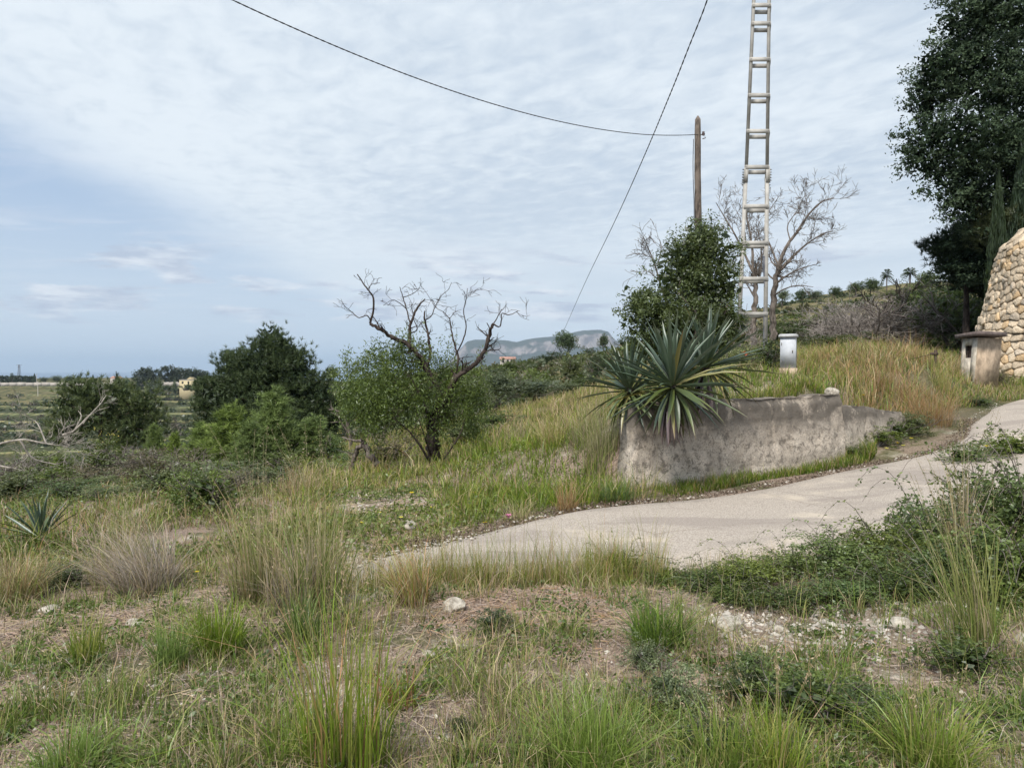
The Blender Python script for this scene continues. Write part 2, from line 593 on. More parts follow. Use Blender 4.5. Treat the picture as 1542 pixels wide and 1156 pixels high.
for q in [(0, -3, 0), (-3, 0, 0), (3, 0, 0), (0, 2, 0), (-2, 3.5, 0), (2, 3.5, 0), (0, 5, .02), (-2, 5, .0), (2.5, 5, .05), (4, 4.5, .1),
          (0, -30, -.5), (-25, -20, -3), (25, -20, 2), (-8, 1, -.5), (-14, 3, -1.6), (9, 2, .5), (14, 6, 1.2), (30, 0, 2.5), (40, 25, 4),
          (-30, 8, -5), (-60, 20, -14), (-150, 40, -34), (-60, -40, -10), (60, -40, 4), (0, -200, -5), (-300, -100, -30), (300, -100, 20),
          (120, 60, 20), (250, 200, 35), (600, 300, 60), (-700, 200, -40)]:
    CTRL.append(q)
for q in [(60, 850, 6.6), (300, 840, 7), (0, 775, 10.5), (200, 745, 12.5), (400, 725, 14.5), (520, 790, 7.9), (560, 725, 13), (655, 715, 14.8),
          (700, 770, 8.8), (800, 700, 11.5), (760, 664, 17), (900, 662, 12.8), (860, 632, 19), (900, 612, 21), (560, 690, 20),
          (120, 725, 22), (300, 712, 26), (450, 690, 26), (680, 640, 30), (800, 610, 32),
          (60, 735, 45), (300, 720, 50), (500, 680, 50), (750, 625, 45), (900, 592, 42),
          (60, 740, 110), (300, 735, 110), (500, 690, 100),
          (720, 592, 75), (720, 560, 120), (800, 549, 120), (900, 536, 125), (960, 530, 125), (620, 575, 120),
          (720, 562, 200), (850, 552, 220), (960, 542, 220), (760, 556, 400), (960, 548, 400), (600, 572, 300),
          (760, 562, 1000), (1000, 555, 1000), (560, 575, 700),
          (1000, 600, 11.8), (1100, 598, 12.2), (1190, 562, 15), (1250, 585, 13.8), (1300, 545, 17.5), (1400, 560, 17), (1350, 536, 24),
          (1250, 534, 24), (1050, 560, 17), (1100, 545, 22), (1000, 560, 22), (960, 575, 20), (1420, 605, 15.8),
          (1480, 585, 18.5), (1600, 585, 18.5), (1750, 570, 19), (1200, 512, 36), (1400, 517, 36), (1050, 525, 36), (960, 560, 36),
          (1200, 474, 75), (1350, 462, 75), (1450, 470, 75), (1050, 500, 75), (960, 525, 75),
          (1160, 462, 130), (1250, 450, 130), (1350, 437, 130), (1450, 430, 130), (1560, 430, 130), (1040, 490, 130),
          (1250, 450, 300), (1450, 440, 300), (1400, 480, 700)]:
    cpx(*q)
for (px, d) in ((60, 250), (300, 250)):
    cpx(px, 705, d)
for (px, py, d) in ((0, 583, 560), (150, 583, 560), (290, 583, 560), (450, 580, 560), (60, 578, 1200), (300, 578, 1200)):
    cpx(px, py, d)
CTRL += [(-900, 4000, -82), (0, 4000, -60), (900, 3500, -20), (2500, 3000, 0), (-3500, 2500, -82), (-3000, 0, -60), (0, -3000, -30), (3000, -1000, 20)]
CT = np.array(CTRL)
CX, CY = CT[:, 0], CT[:, 1]
CZ = CT[:, 2] - wall_delta(CX.copy(), CY.copy())


def warp(x, y):
    r = np.hypot(x, y) + 1e-6
    k = np.log1p(r / 4.0) / r
    return x * k, y * k


WX, WY = warp(CX, CY)


def _U(d2):
    return 0.5 * d2 * np.log(d2 + 1e-12)


_n = len(CT)
K = _U((WX[:, None] - WX) ** 2 + (WY[:, None] - WY) ** 2) + np.eye(_n) * 2e-4
Pm = np.stack([np.ones(_n), WX, WY], 1)
A_ = np.block([[K, Pm], [Pm.T, np.zeros((3, 3))]])
# heights are solved relative to distance, so that far points do not swing the near ground
SCL = 1.0 + np.hypot(CX, CY) / 6.0
sol = np.linalg.solve(A_, np.concatenate([CZ / SCL, np.zeros(3)]))


def _tps(x, y):
    w0, w1 = warp(x, y)
    out = np.empty_like(x)
    for i in range(0, len(x), 40000):
        s = slice(i, i + 40000)
        out[s] = _U((w0[s, None] - WX) ** 2 + (w1[s, None] - WY) ** 2) @ sol[:_n]
    out += sol[_n] + sol[_n + 1] * w0 + sol[_n + 2] * w1
    return out * (1.0 + np.hypot(x, y) / 6.0)


def road_dist(x, y):
    """signed distance outside the road (negative inside) and the road height there, for near points"""
    d = np.full_like(x, 99.0)
    z = np.zeros_like(x)
    near = np.nonzero((np.abs(x) < 45) & (np.abs(y) < 30))[0]
    for i in range(0, len(near), 40000):
        s = near[i:i + 40000]
        D0 = np.hypot(x[s, None] - RC[:, 0], y[s, None] - RC[:, 1])
        d[s] = (D0 - RHW).min(1)
        # height across the lane: between its near and far edge
        kf = np.hypot(x[s, None] - RF[:, 0], y[s, None] - RF[:, 1])
        kn = np.hypot(x[s, None] - RN[:, 0], y[s, None] - RN[:, 1])
        i1, i2 = kf.argmin(1), kn.argmin(1)
        a1, a2 = kf.min(1), kn.min(1)
        z[s] = (RF[i1, 2] * a2 + RN[i2, 2] * a1) / (a1 + a2 + 1e-6)
    return d, z


def H(x, y):
    shp = np.shape(x)
    x = np.atleast_1d(np.asarray(x, float)).ravel().copy()
    y = np.atleast_1d(np.asarray(y, float)).ravel().copy()
    z = _tps(x, y) + wall_delta(x, y)
    r = np.hypot(x, y)
    bump_ = (fbm(x, y, 1.3, 2, 3) - 0.5) * 0.14 + (fbm(x, y, 6.0, 4, 2) - 0.5) * 0.035
    z += bump_ * np.clip(r / 3, 0.6, 1) * (1 - sstep(r, 40, 90)) + (fbm(x, y, 0.06, 8, 3) - 0.5) * 2.5 * sstep(r, 40, 200) * (1 - 0.9 * sstep(r, 300, 500))
    # low dry-stone terraces on the right hillside
    th = sstep(x, 5, 20) * sstep(y, 45, 60) * (1 - sstep(y, 140, 180))
    q = z / 1.3
    z = z + th * 1.3 * (np.floor(q) + sstep(q - np.floor(q), 0.75, 1.0) - q)
    # the valley floor runs beneath the terraced slope
    z = z - 7 * sstep(x, -520, -480) * (1 - sstep(x, -110, -70)) * sstep(y, 240, 275) * (1 - sstep(y, 425, 462))
    z = np.maximum(z, -84.0)
    d, zr = road_dist(x, y)
    k = 1 - sstep(d, 0.05, 0.9)
    z = z * (1 - k) + (zr - 0.09) * k
    return z.reshape(shp) if shp else float(z[0])


_ts = np.exp(np.linspace(math.log(1.2), math.log(3000), 700))


def G(px, py, tmin=1.2, tmax=3000):
    """where the sight line first meets the ground"""
    d = ray(px, py)
    z = EYE + d[2] * _ts - H(d[0] * _ts, d[1] * _ts)
    ok = (_ts >= tmin) & (z <= 0)
    i = int(np.argmax(ok))
    if not ok.any() or i == 0:
        i = len(_ts) - 1
        t_ = min(_ts[i], tmax)
    else:
        a, b = z[i - 1], z[i]
        t_ = _ts[i - 1] + (_ts[i] - _ts[i - 1]) * (a / (a - b) if a > b else 0)
    return np.array([d[0] * t_, d[1] * t_, H(d[0] * t_, d[1] * t_)])


def GY(px, Y):
    """ground point at image column px, Y metres ahead"""
    x = (px - PW / 2) / F * Y
    return np.array([x, Y, H(x, Y)])


# ground sheet: polar grid, fine in front of the viewer
_fr = np.radians(np.arange(-46, 46.01, 0.47))
_bk = np.radians(np.arange(46, 314, 5.0)[1:])
TH = np.concatenate([_fr, _bk])
RR = np.exp(np.concatenate([np.linspace(math.log(0.3), math.log(60), 280), np.linspace(math.log(60), math.log(4500), 150)[1:]]))
na, nr = len(TH), len(RR)
gx = (RR[:, None] * np.sin(TH)[None]).ravel()
gy = (RR[:, None] * np.cos(TH)[None]).ravel()
gz = H(gx, gy)
gd = Geo()
i = np.arange(nr - 1)[:, None] * na
k = np.arange(na)[None]
k2 = (k + 1) % na
gd.add(np.stack([gx, gy, gz], 1), np.stack([i + k, i + na + k, i + na + k2, i + k2], -1).reshape(-1, 4))
c0 = gd.n
gd.add([[0, 0, H(0.0, 0.0)]], np.zeros((0, 3), int))
gd.faces([[c0, q, (q + 1) % na] for q in range(na)])
tag(gd.obj('ground', M_GROUND, smooth=True), kind='structure')

# road ribbon, edges a little ragged
rd = Geo()
nw = 14
rows = []
for j in range(len(RC)):
    w_ = np.linspace(-0.02, 1.02, nw)
    rows.append(RN[j] + (RF[j] - RN[j]) * w_[:, None])
V = np.array(rows)
jit = (fbm(V[..., 0].ravel(), V[..., 1].ravel(), 2.5, 3, 3) - 0.5).reshape(V.shape[:2])
V[:, 0, :2] += jit[:, :1] * 0.45 * np.array([0, 1])
V[:, -1, :2] += jit[:, -1:] * 0.5 * np.array([0, 1])
V[..., 2] += (fbm(V[..., 0].ravel(), V[..., 1].ravel(), 0.8, 6, 2) - 0.5).reshape(V.shape[:2]) * 0.04
V[:, 0, 2] -= 0.16
V[:, -1, 2] -= 0.12
nr_ = len(V)
i = np.arange(nr_ - 1)[:, None] * nw
k = np.arange(nw - 1)[None]
rd.add(V.reshape(-1, 3), np.stack([i + k, i + nw + k, i + nw + k + 1, i + k + 1], -1).reshape(-1, 4))
tag(rd.obj('road', M_ROAD, smooth=True), kind='structure')

# sea
m, t = mat('sea_water')
g = t.n('ShaderNodeTexCoord').outputs['Object']
M_SEA = finish(m, t, (0.03, 0.08, 0.16), 0.35, t.noise(g, 0.02, 3, 0.6), 0.4, 2.0, 0.4)
sg = Geo()
ths = np.radians(np.arange(-80, 81, 4))
rs = [3000, 6000, 12000, 20000, 31000]
V = np.array([[r * math.sin(a), r * math.cos(a), -80] for r in rs for a in ths])
n_ = len(ths)
fs = [[i * n_ + k, i * n_ + k + 1, (i + 1) * n_ + k + 1, (i + 1) * n_ + k] for i in range(len(rs) - 1) for k in range(n_ - 1)]
sg.add(V, fs)
tag(sg.obj('sea', M_SEA), kind='structure')

# terraced hillside across the valley
m, t = mat('terraced_slope')
g = t.n('ShaderNodeTexCoord').outputs['Object']
n1 = t.noise(g, 0.05, 5, 0.65)
n2 = t.noise(g, 0.35, 4, 0.7)
c = t.mix(t.ramp(n2, 0.4, 0.6), (0.035, 0.045, 0.022), (0.08, 0.078, 0.042))
c = t.mix(t.ramp(n1, 0.45, 0.6, 0, 0.8), c, (0.055, 0.065, 0.035))
tt = t.n('ShaderNodeAttribute', attribute_name='tint').outputs['Color']
c = t.mix(1.0, c, tt, 'MULTIPLY')
M_TERR = finish(m, t, c, 0.95, n2, 0.5, 1.0, 0.05)
X = np.linspace(-520, -30, 110)
Yv = np.linspace(230, 600, 290)
xx, yy = np.meshgrid(X, Yv)
u = np.clip((yy - 250 + 14 * np.sin(xx * 0.02) + 18 * (fbm(xx, yy, 0.012, 1, 2) - 0.5)) / 300, -0.1, 1.0)
z0, z1 = -36.0, -10.5
nt = 11
q = u * nt
qf = np.floor(q)
step = qf + sstep(q - qf, 0.88, 1.0)
zz_ = z0 + (z1 - z0) * (0.25 * u + 0.75 * step / nt)
zz_ += (fbm(xx, yy, 0.08, 3, 2) - 0.5) * 0.7
ed = np.minimum(np.minimum((X[-1] - xx) / 60, (xx - X[0]) / 40), 1)
zz_ = zz_ - 10 * (1 - np.clip(ed, 0, 1)) - 12 * (1 - sstep(yy, 230, 250))
# a wall riser is paler bare stone, a tread is grass: this is what each is made of
riser = (sstep(q - qf, 0.945, 0.965))[..., None]
tint = np.array([1, 1, 1]) * (1 - riser) + np.array([4.2, 3.8, 3.6]) * riser
hg = Geo()
ny, nx = xx.shape
i = np.arange(ny - 1)[:, None] * nx
k = np.arange(nx - 1)[None]
hg.add(np.stack([xx, yy, zz_], -1).reshape(-1, 3), np.stack([i + k, i + k + 1, i + nx + k + 1, i + nx + k], -1).reshape(-1, 4), tint.reshape(-1, 3))
tag(hg.obj('hillside', M_TERR, smooth=False), kind='structure')

# mountain
m, t = mat('limestone_mountain')
gg = t.n('ShaderNodeNewGeometry')
g = t.n('ShaderNodeTexCoord').outputs['Object']
nz = t.sep(gg.outputs['Normal'])[2]
n1 = t.noise(g, 0.006, 6, 0.65)
n3 = t.noise(t.vscale(g, (1, 1, 0.25)), 0.012, 6, 0.7)
rock = t.mix(t.ramp(n3, 0.35, 0.65), (0.08, 0.07, 0.07), (0.27, 0.24, 0.225))
green = t.mix(n1, (0.03, 0.038, 0.026), (0.06, 0.066, 0.04))
c = t.mix(t.ramp(t.math('ADD', nz, t.math('MULTIPLY', t.math('SUBTRACT', n1, 0.5), 0.5)), 0.72, 0.86), rock, green)
M_MOUNT = finish(m, t, c, 0.95, n3, 0.8, 25.0, 0.05)
MD = 6500.0
prof = [(560, 575), (620, 566), (660, 556), (684, 540), (694, 526), (704, 515), (715, 511.5), (740, 511), (765, 512), (778, 514.5), (790, 511),
        (808, 508), (830, 506.5), (850, 506), (866, 499), (880, 496.5), (905, 496), (916, 499), (922, 508), (935, 519), (960, 534), (1000, 548), (1060, 560), (1150, 565)]
pxs = np.array([p_[0] for p_ in prof], float)
pys = np.array([p_[1] for p_ in prof], float)
cols = np.linspace(565, 1140, 300)
top = EYE + (HZ - np.interp(cols, pxs, pys)) * MD / F
bx = (cols - PW / 2) / F * MD
cross = [(-2300, 0.0, -0.06), (-1700, 0.16, 0), (-1100, 0.34, 0.25), (-700, 0.46, 0.6), (-430, 0.55, 0.9), (-300, 0.62, 1), (-210, 0.80, 1), (-150, 0.90, 1), (-60, 0.97, 0.4), (60, 1.0, 0.0),
         (400, 1.0, 0), (900, 0.75, 0), (1800, 0.3, 0), (2800, -0.1, 0)]
cy = np.array([q_[0] for q_ in cross], float)
ch = np.array([q_[1] for q_ in cross])
rows_y = np.concatenate([np.linspace(-2300, -520, 22), np.linspace(-500, 80, 44), np.linspace(120, 2800, 20)])
base = -85.0
yy, xx = np.meshgrid(rows_y, bx, indexing='ij')
tt_ = np.broadcast_to(top, xx.shape)
wob = (fbm(xx, yy * 0.5, 0.004, 5, 4) - 0.5)
yo = yy + wob * 420 * np.exp(-((yy + 250) / 380) ** 2)
hh = np.interp(yo + 0, cy, ch)
z = base + (tt_ - base) * hh
damp = 1 - np.exp(-((yy - 100) / 220) ** 2)
z += (fbm(xx, yy, 0.003, 2, 4) - 0.5) * 70 * np.clip(damp, 0.03, 1)
z = np.maximum(np.minimum(z, tt_ + 3), -89.0)
mg = Geo()
ny, nx = xx.shape
i = np.arange(ny - 1)[:, None] * nx
k = np.arange(nx - 1)[None]
mg.add(np.stack([xx * (MD + yy * 0.0) / MD, MD + yy, z], -1).reshape(-1, 3), np.stack([i + k, i + k + 1, i + nx + k + 1, i + nx + k], -1).reshape(-1, 4))
tag(mg.obj('mountain', M_MOUNT, smooth=False), kind='structure')

# air
m, t = mat('air')
pv = t.n('ShaderNodeVolumePrincipled')
pv.inputs['Color'].default_value = (0.62, 0.79, 1.0, 1)
pv.inputs['Density'].default_value = 8.0e-5
pv.inputs['Anisotropy'].default_value = 0.0
o_ = t.n('ShaderNodeOutputMaterial')
m.node_tree.links.new(pv.outputs[0], o_.inputs['Volume'])
M_AIR = m
hb = Geo()
box(hb, -33000, 33000, -5000, 33000, -91, 420)
tag(hb.obj('haze', M_AIR), kind='stuff')
# ------------------------------------------------------------------ concrete retaining wall
def wall_section(A, B, ztop0, ztop1, zb0, zb1, thick, name, parent, seed, lend=0.0, nx=90, nz=24):
    """a rough cast slab: front face in relief, rounded uneven top, ends closed"""
    A, B = np.asarray(A), np.asarray(B)
    L = np.linalg.norm(B - A)
    d = (B - A) / L
    nrm = np.array([-d[1], d[0]])                          # away from the viewer
    g = Geo()
    # profile runs from front foot over the top to the back foot
    prof_ = [(0.0, w) for w in np.linspace(0, 1, nz)] + [(w, 1.0) for w in np.linspace(0.12, 0.88, 5)] + [(1.0, w) for w in np.linspace(1, 0, 6)]
    U = np.linspace(0, 1, nx)
    npf = len(prof_)
    V = np.zeros((nx, npf, 3))
    for j, (tk, hz) in enumerate(prof_):
        s = U * L
        zt = ztop0 + (ztop1 - ztop0) * U + (fbm(s, s * 0 + 3, 2.2, seed, 3) - 0.5) * 0.06 + 0.012 * np.sign(vnoise(s, s * 0, 1.1, seed + 2) - 0.55)
        zb = zb0 + (zb1 - zb0) * U - 0.35
        z = zb + (zt - zb) * hz
        batter = -0.10 * (1 - hz) * (1 if tk == 0 else 0)
        rel = 0.0
        if tk == 0:
            rel = -(fbm(s, z, 2.0, seed + 1, 4) - 0.5) * 0.10 - (fbm(s, z, 11, seed + 4, 2) - 0.5) * 0.028
            # formwork board lines and a lower ledge of rubble
            rel = rel + 0.010 * (np.abs(((z * 3.1) % 1.0) - 0.5) < 0.06)
            rel = rel + 0.035 * np.exp(-((s - 0.78 - 0.05 * np.sin(z * 9)) / 0.02) ** 2)      # settlement crack
            rel = rel + 0.025 * np.exp(-((s - 2.6 - 0.04 * np.sin(z * 7)) / 0.015) ** 2)
            rel = rel + 0.04 * (hz > 0.93) * (hz - 0.93) / 0.07
        b = tk * thick + batter + rel
        endx = np.zeros(nx)
        if lend:
            k_ = np.clip(1 - s / 0.5, 0, 1)
            endx = (-lend * (1 - hz) + (fbm(z * 0 + 1.0, z, 5, seed, 3) - 0.5) * 0.14) * k_
        V[:, j, 0] = A[0] + d[0] * (s + endx) + nrm[0] * b
        V[:, j, 1] = A[1] + d[1] * (s + endx) + nrm[1] * b
        if tk not in (0.0, 1.0):
            z = z + (fbm(s, s * 0 + tk * 3, 5, seed, 2) - 0.5) * 0.04 + 0.012
        V[:, j, 2] = z
    i = np.arange(nx - 1)[:, None] * npf
    k = np.arange(npf - 1)[None]
    g.add(V.reshape(-1, 3), np.stack([i + k, i + npf + k, i + npf + k + 1, i + k + 1], -1).reshape(-1, 4))
    for r0, flip in ((0, 0), ((nx - 1) * npf, 1)):
        # end caps as strips between front and back columns
        fr = [r0 + j for j in range(nz)]
        c_ = g.n
        back = V[r0 // npf, nz + 5:][::-1]
        m_ = len(back)
        for j in range(nz - 1):
            a0 = int(round(j / (nz - 1) * (m_ - 1)))
            a1 = int(round((j + 1) / (nz - 1) * (m_ - 1)))
            bi0, bi1 = r0 + npf - 1 - a0, r0 + npf - 1 - a1
            if a0 == a1:
                g.faces([[fr[j], fr[j + 1], bi0]])
            else:
                g.faces([[fr[j], fr[j + 1], bi1, bi0]])
        tp = [r0 + nz - 1 + q for q in range(7)]
        for q in range(1, 6):
            g.faces([[tp[0], tp[q], tp[q + 1]]])
    return g.obj(name, M_CONC, parent, smooth=True)


def local(root, o):
    """keep a part where it was drawn in world space while parenting it to its thing"""
    o.parent = root
    o.matrix_parent_inverse = root.matrix_world.inverted() if False else Matrix.Translation(-root.location)
    return o


wroot = empty('concrete_wall', (WALL_A[0], WALL_A[1], 0.1), 'low stained grey concrete retaining wall beside the road, under the big spiky plants', 'wall')
w1 = wall_section(WALL_A, WALL_B, 1.14, 1.17, 0.05, 0.12, 0.34, 'wall_section', None, 3, lend=0.16, nx=150, nz=34)
local(wroot, w1)
w2 = wall_section(WALL_B + np.array([0.015, 0.10]), WALL_C, 1.02, 0.84, 0.12, 0.3, 0.30, 'wall_section', None, 9, nx=60)
local(wroot, w2)
w2['label'] = 'lower set-back end of the wall sinking into the grass'
# loose stone lying on the wall's end
def rock(name, loc, r, sq=(1, 0.8, 0.6), seed=0, label=None, group=None, cat='rock', mat_=None, rz=0.0, n=2, parent=None):
    import bmesh
    bm = bmesh.new()
    bmesh.ops.create_icosphere(bm, subdivisions=n, radius=1.0)
    rg = np.random.default_rng(seed + 77)
    pl = rg.normal(size=(11, 3))
    pl /= np.linalg.norm(pl, axis=1)[:, None]
    of = rg.uniform(0.62, 0.95, 11)
    for v in bm.verts:
        p = np.array(v.co)
        for a, b in zip(pl, of):
            s = p @ a
            if s > b:
                p = p - a * (s - b) * 0.85
        p += (rg.random(3) - 0.5) * 0.06
        v.co = (p[0] * r * sq[0], p[1] * r * sq[1], p[2] * r * sq[2])
    me = bpy.data.meshes.new(name)
    bm.to_mesh(me)
    bm.free()
    ca_ = me.color_attributes.new('tint', 'FLOAT_COLOR', 'POINT')
    me.materials.append(mat_ or M_ROCK)
    for p in me.polygons:
        p.use_smooth = n > 2
    o = bpy.data.objects.new(name, me)
    o.location = tuple(loc)
    o.rotation_euler = (0, 0, rz)
    link(o, parent)
    if label:
        tag(o, label, cat, group)
    return o


rock('stone', (5.28, 12.17, 1.24), 0.13, (1, .8, .6), 4, 'small grey stone lying on top of the right end of the concrete wall', cat='stone', n=3)

# ------------------------------------------------------------------ windmill stump of rubble stone
TC = np.array([17.25, 22.0])
TZ0 = 0.9


def tower_r(z):
    """outward-flaring profile"""
    u_ = np.clip((z - TZ0) / 5.3, 0, 1)
    return 3.5 - 1.02 * u_ ** 0.85 - 0.30 * (1 - (1 - u_) ** 2.2) - 0.45 * np.clip((u_ - 0.80) / 0.12, 0, 1) ** 2


tower = empty('stone_tower', (TC[0], TC[1], TZ0), 'round tapering windmill stump of rough cream rubble stone at the right edge', 'tower')
g = Geo()
zs = np.linspace(TZ0 - 0.6, TZ0 + 4.72, 26)
nth = 72
th = np.arange(nth) * 2 * np.pi / nth
V = np.array([[[TC[0] + (tower_r(z) - 0.10) * math.cos(a), TC[1] + (tower_r(z) - 0.10) * math.sin(a), z] for a in th] for z in zs])
i = np.arange(len(zs) - 1)[:, None] * nth
k = np.arange(nth)[None]
k2 = (k + 1) % nth
g.add(V.reshape(-1, 3), np.stack([i + k, i + k2, i + nth + k2, i + nth + k], -1).reshape(-1, 4))
g.add([[TC[0], TC[1], zs[-1] + 0.12]], np.zeros((0, 3), int))
g.faces([[g.n - 1, (len(zs) - 1) * nth + q, (len(zs) - 1) * nth + (q + 1) % nth] for q in range(nth)])
local(tower, g.obj('tower_core', M_MORTAR, smooth=True))

# cells of a relaxed Voronoi pattern on the unrolled drum; s = arc length at a mean radius
RM = 2.8
rg = np.random.default_rng(21)
camang = math.atan2(-TC[1], -TC[0])                      # direction from the tower to the camera
S0, S1 = camang - math.radians(200 - 20), camang + math.radians(180)
sites = []
row_h = 0.20
zrow = 0.0
r_ = 0
while zrow < 4.85:
    s = 0.0
    while s < 2 * math.pi * RM:
        w_ = rg.uniform(0.19, 0.37)
        sites.append([s + w_ / 2, zrow + rg.uniform(-0.085, 0.085)])
        s += w_
    zrow += row_h * rg.uniform(0.85, 1.15)
    r_ += 1
sites = np.array(sites)
LT = 2 * math.pi * RM
ang_cam_s = (0.5 * LT)


def cell(ii):
    c = sites[ii]
    dlt = sites - c
    dlt[:, 0] = (dlt[:, 0] + LT / 2) % LT - LT / 2
    near = np.nonzero((np.abs(dlt[:, 0]) < 1.1) & (np.abs(dlt[:, 1]) < 0.75) & (np.hypot(dlt[:, 0], dlt[:, 1]) > 1e-6))[0]
    poly = [(-0.45, -0.3), (0.45, -0.3), (0.45, 0.3), (-0.45, 0.3)]
    for j in near:
        nx_, ny_ = dlt[j]
        h_ = (nx_ * nx_ + ny_ * ny_) / 2
        out = []
        for a in range(len(poly)):
            p, q_ = poly[a], poly[(a + 1) % len(poly)]
            dp, dq = p[0] * nx_ + p[1] * ny_ - h_, q_[0] * nx_ + q_[1] * ny_ - h_
            if dp <= 0:
                out.append(p)
            if dp * dq < 0:
                f = dp / (dp - dq)
                out.append((p[0] + (q_[0] - p[0]) * f, p[1] + (q_[1] - p[1]) * f))
        poly = out
        if len(poly) < 3:
            return None
    # merge very short edges
    res = []
    for a in range(len(poly)):
        p, q_ = poly[a], poly[(a + 1) % len(poly)]
        if math.hypot(p[0] - q_[0], p[1] - q_[1]) > 0.035:
            res.append(p)
    return np.array(res) if len(res) >= 3 else None


def stone_geo(g, ii, org=None):
    P = cell(ii)
    if P is None:
        return False
    c = sites[ii]
    P = P - P.mean(0) * 0
    cen = P.mean(0)
    # cut corners: add midpoints pulled to a rounder outline
    Q = []
    for a in range(len(P)):
        p, q_ = P[a], P[(a + 1) % len(P)]
        Q += [p * 0.88 + q_ * 0.12, p * 0.14 + q_ * 0.86]
    Q = np.array(Q)
    n = len(Q)
    hgt = rg.uniform(0.03, 0.105)
    tilt = rg.normal(0, 0.16, 2)
    tone_ = rg.uniform(0.68, 1.12)
    warm = rg.random()
    col = np.array([1.0, 0.97, 0.93]) * tone_ if warm > 0.13 else np.array([1.0, 0.86, 0.68]) * tone_
    if warm > 0.9:
        col = np.array([0.86, 0.86, 0.88]) * tone_
    rings = [(0.97, -0.09), (0.95, hgt * 0.45), (0.86, hgt * 0.85), (0.55, hgt)]
    V = []
    for sc_, h_ in rings:
        for p in Q:
            w = cen + (p - cen) * sc_
            hh_ = h_ + (rg.uniform(-0.012, 0.012) if h_ > 0 else 0) + ((w - cen) @ tilt if h_ > 0.02 else 0)
            V.append((w[0], w[1], hh_))
    V.append((cen[0], cen[1], hgt * 1.02 + rg.uniform(-0.01, 0.01)))
    out = []
    for (a, b, h_) in V:
        s, z = c[0] + a, TZ0 + c[1] + b
        ang = camang + (s - LT / 2) / RM
        R = tower_r(z) - 0.05 + h_
        # rows narrow with the drum, so stones scale along with it
        out.append((TC[0] + R * math.cos(ang), TC[1] + R * math.sin(ang), z))
    out = np.array(out)
    if org is not None:
        out = out - org
    b0 = g.n
    g.add(out, np.zeros((0, 3), int), col)
    for r in range(3):
        for q in range(n):
            g.faces([[b0 + r * n + q, b0 + r * n + (q + 1) % n, b0 + (r + 1) * n + (q + 1) % n, b0 + (r + 1) * n + q]])
    for q in range(n):
        g.faces([[b0 + 3 * n + q, b0 + 3 * n + (q + 1) % n, b0 + 4 * n]])
    return True


# the 300 stones that show largest: those on the side turned to the picture, nearest its frame
def stone_rank(ii):
    s, z = sites[ii]
    ang = camang + (s - LT / 2) / RM
    nx_, ny_ = math.cos(ang), math.sin(ang)
    wp = np.array([TC[0] + 3 * nx_, TC[1] + 3 * ny_])
    facing = -(nx_ * wp[0] + ny_ * wp[1]) / np.hypot(*wp)
    colx = PW / 2 + F * wp[0] / wp[1]
    return (0 if facing > 0.02 else 5000) + max(0, colx - 1500)


order = sorted(range(len(sites)), key=stone_rank)
rest = Geo()
for rank, ii in enumerate(order):
    if rank < 300:
        g = Geo()
        ang = camang + (sites[ii][0] - LT / 2) / RM
        z = TZ0 + sites[ii][1]
        org = np.array([TC[0] + tower_r(z) * math.cos(ang), TC[1] + tower_r(z) * math.sin(ang), z])
        if stone_geo(g, ii, org):
            o = g.obj('stone', M_STONE, tower, smooth=False)
            o.location = tuple(org - np.array(tower.location))
    elif stone_rank(ii) < 5000 or math.cos((sites[ii][0] - LT / 2) / RM) >  -0.05:
        stone_geo(rest, ii)
o = local(tower, rest.obj('stone_facing', M_STONE))
o['kind'] = 'stuff'

# ------------------------------------------------------------------ small rendered hutch leaning on the tower
def slab_with_hole(g, x0, x1, z0, z1, hx0, hx1, hz0, hz1, y0, y1, fn):
    for a, b, c_, d_ in ((x0, hx0, z0, z1), (hx1, x1, z0, z1), (hx0, hx1, z0, hz0), (hx0, hx1, hz1, z1)):
        v = [[x, y, z] for z in (c_, d_) for y in (y0, y1) for x in (a, b)]
        g.add([fn(*p) for p in v], [[0, 2, 3, 1], [4, 5, 7, 6], [0, 1, 5, 4], [2, 6, 7, 3], [0, 4, 6, 2], [1, 3, 7, 5]])


hA = at(1447, 560, 18.9)[:2]
hutY = 18.9
hx0 = (1449 - PW / 2) / F * hutY
hx1 = (1470 - PW / 2) / F * 18.3
hut = empty('masonry_hutch', (hx0 + 0.5, hutY + 0.3, H(hx0, hutY)), 'small weathered ochre hutch with a barred opening at the foot of the stone tower', 'hut')
e1 = np.array([hx1 - hx0, 18.25 - hutY])
e1l = np.linalg.norm(e1)
e1 /= e1l
e2 = np.array([0.83, 0.56])
hz0 = H(hx0, hutY) - 0.3
hzt = at(1460, 509, 18.6)[2]


def hutf(x, y, z):
    lean = 0.10 * (1 - (z - hz0) / (hzt - hz0))
    p = np.array([hx0 - lean, hutY]) + e1 * x + e2 * y
    return (p[0], p[1], z)


g = Geo()
slab_with_hole(g, 0, e1l, hz0, hzt, e1l * 0.22, e1l * 0.66, hzt - 0.50, hzt - 0.19, 0.0, 0.12, hutf)
local(hut, g.obj('front_wall', M_PALERENDER))
g = Geo()
v = [hutf(x, y, z) for z in (hz0, hzt) for y in (0.003, 1.3) for x in (e1l - 0.12, e1l + 0.003)]
g.add(v, [[0, 2, 3, 1], [4, 5, 7, 6], [0, 1, 5, 4], [2, 6, 7, 3], [0, 4, 6, 2], [1, 3, 7, 5]])
local(hut, g.obj('side_wall', M_RENDER))
g = Geo()
v = [hutf(x, y, z) for z in (hz0, hzt - 0.002) for y in (0.003, 1.3) for x in (0.0, 0.12)]
g.add(v, [[0, 2, 3, 1], [4, 5, 7, 6], [0, 1, 5, 4], [2, 6, 7, 3], [0, 4, 6, 2], [1, 3, 7, 5]])
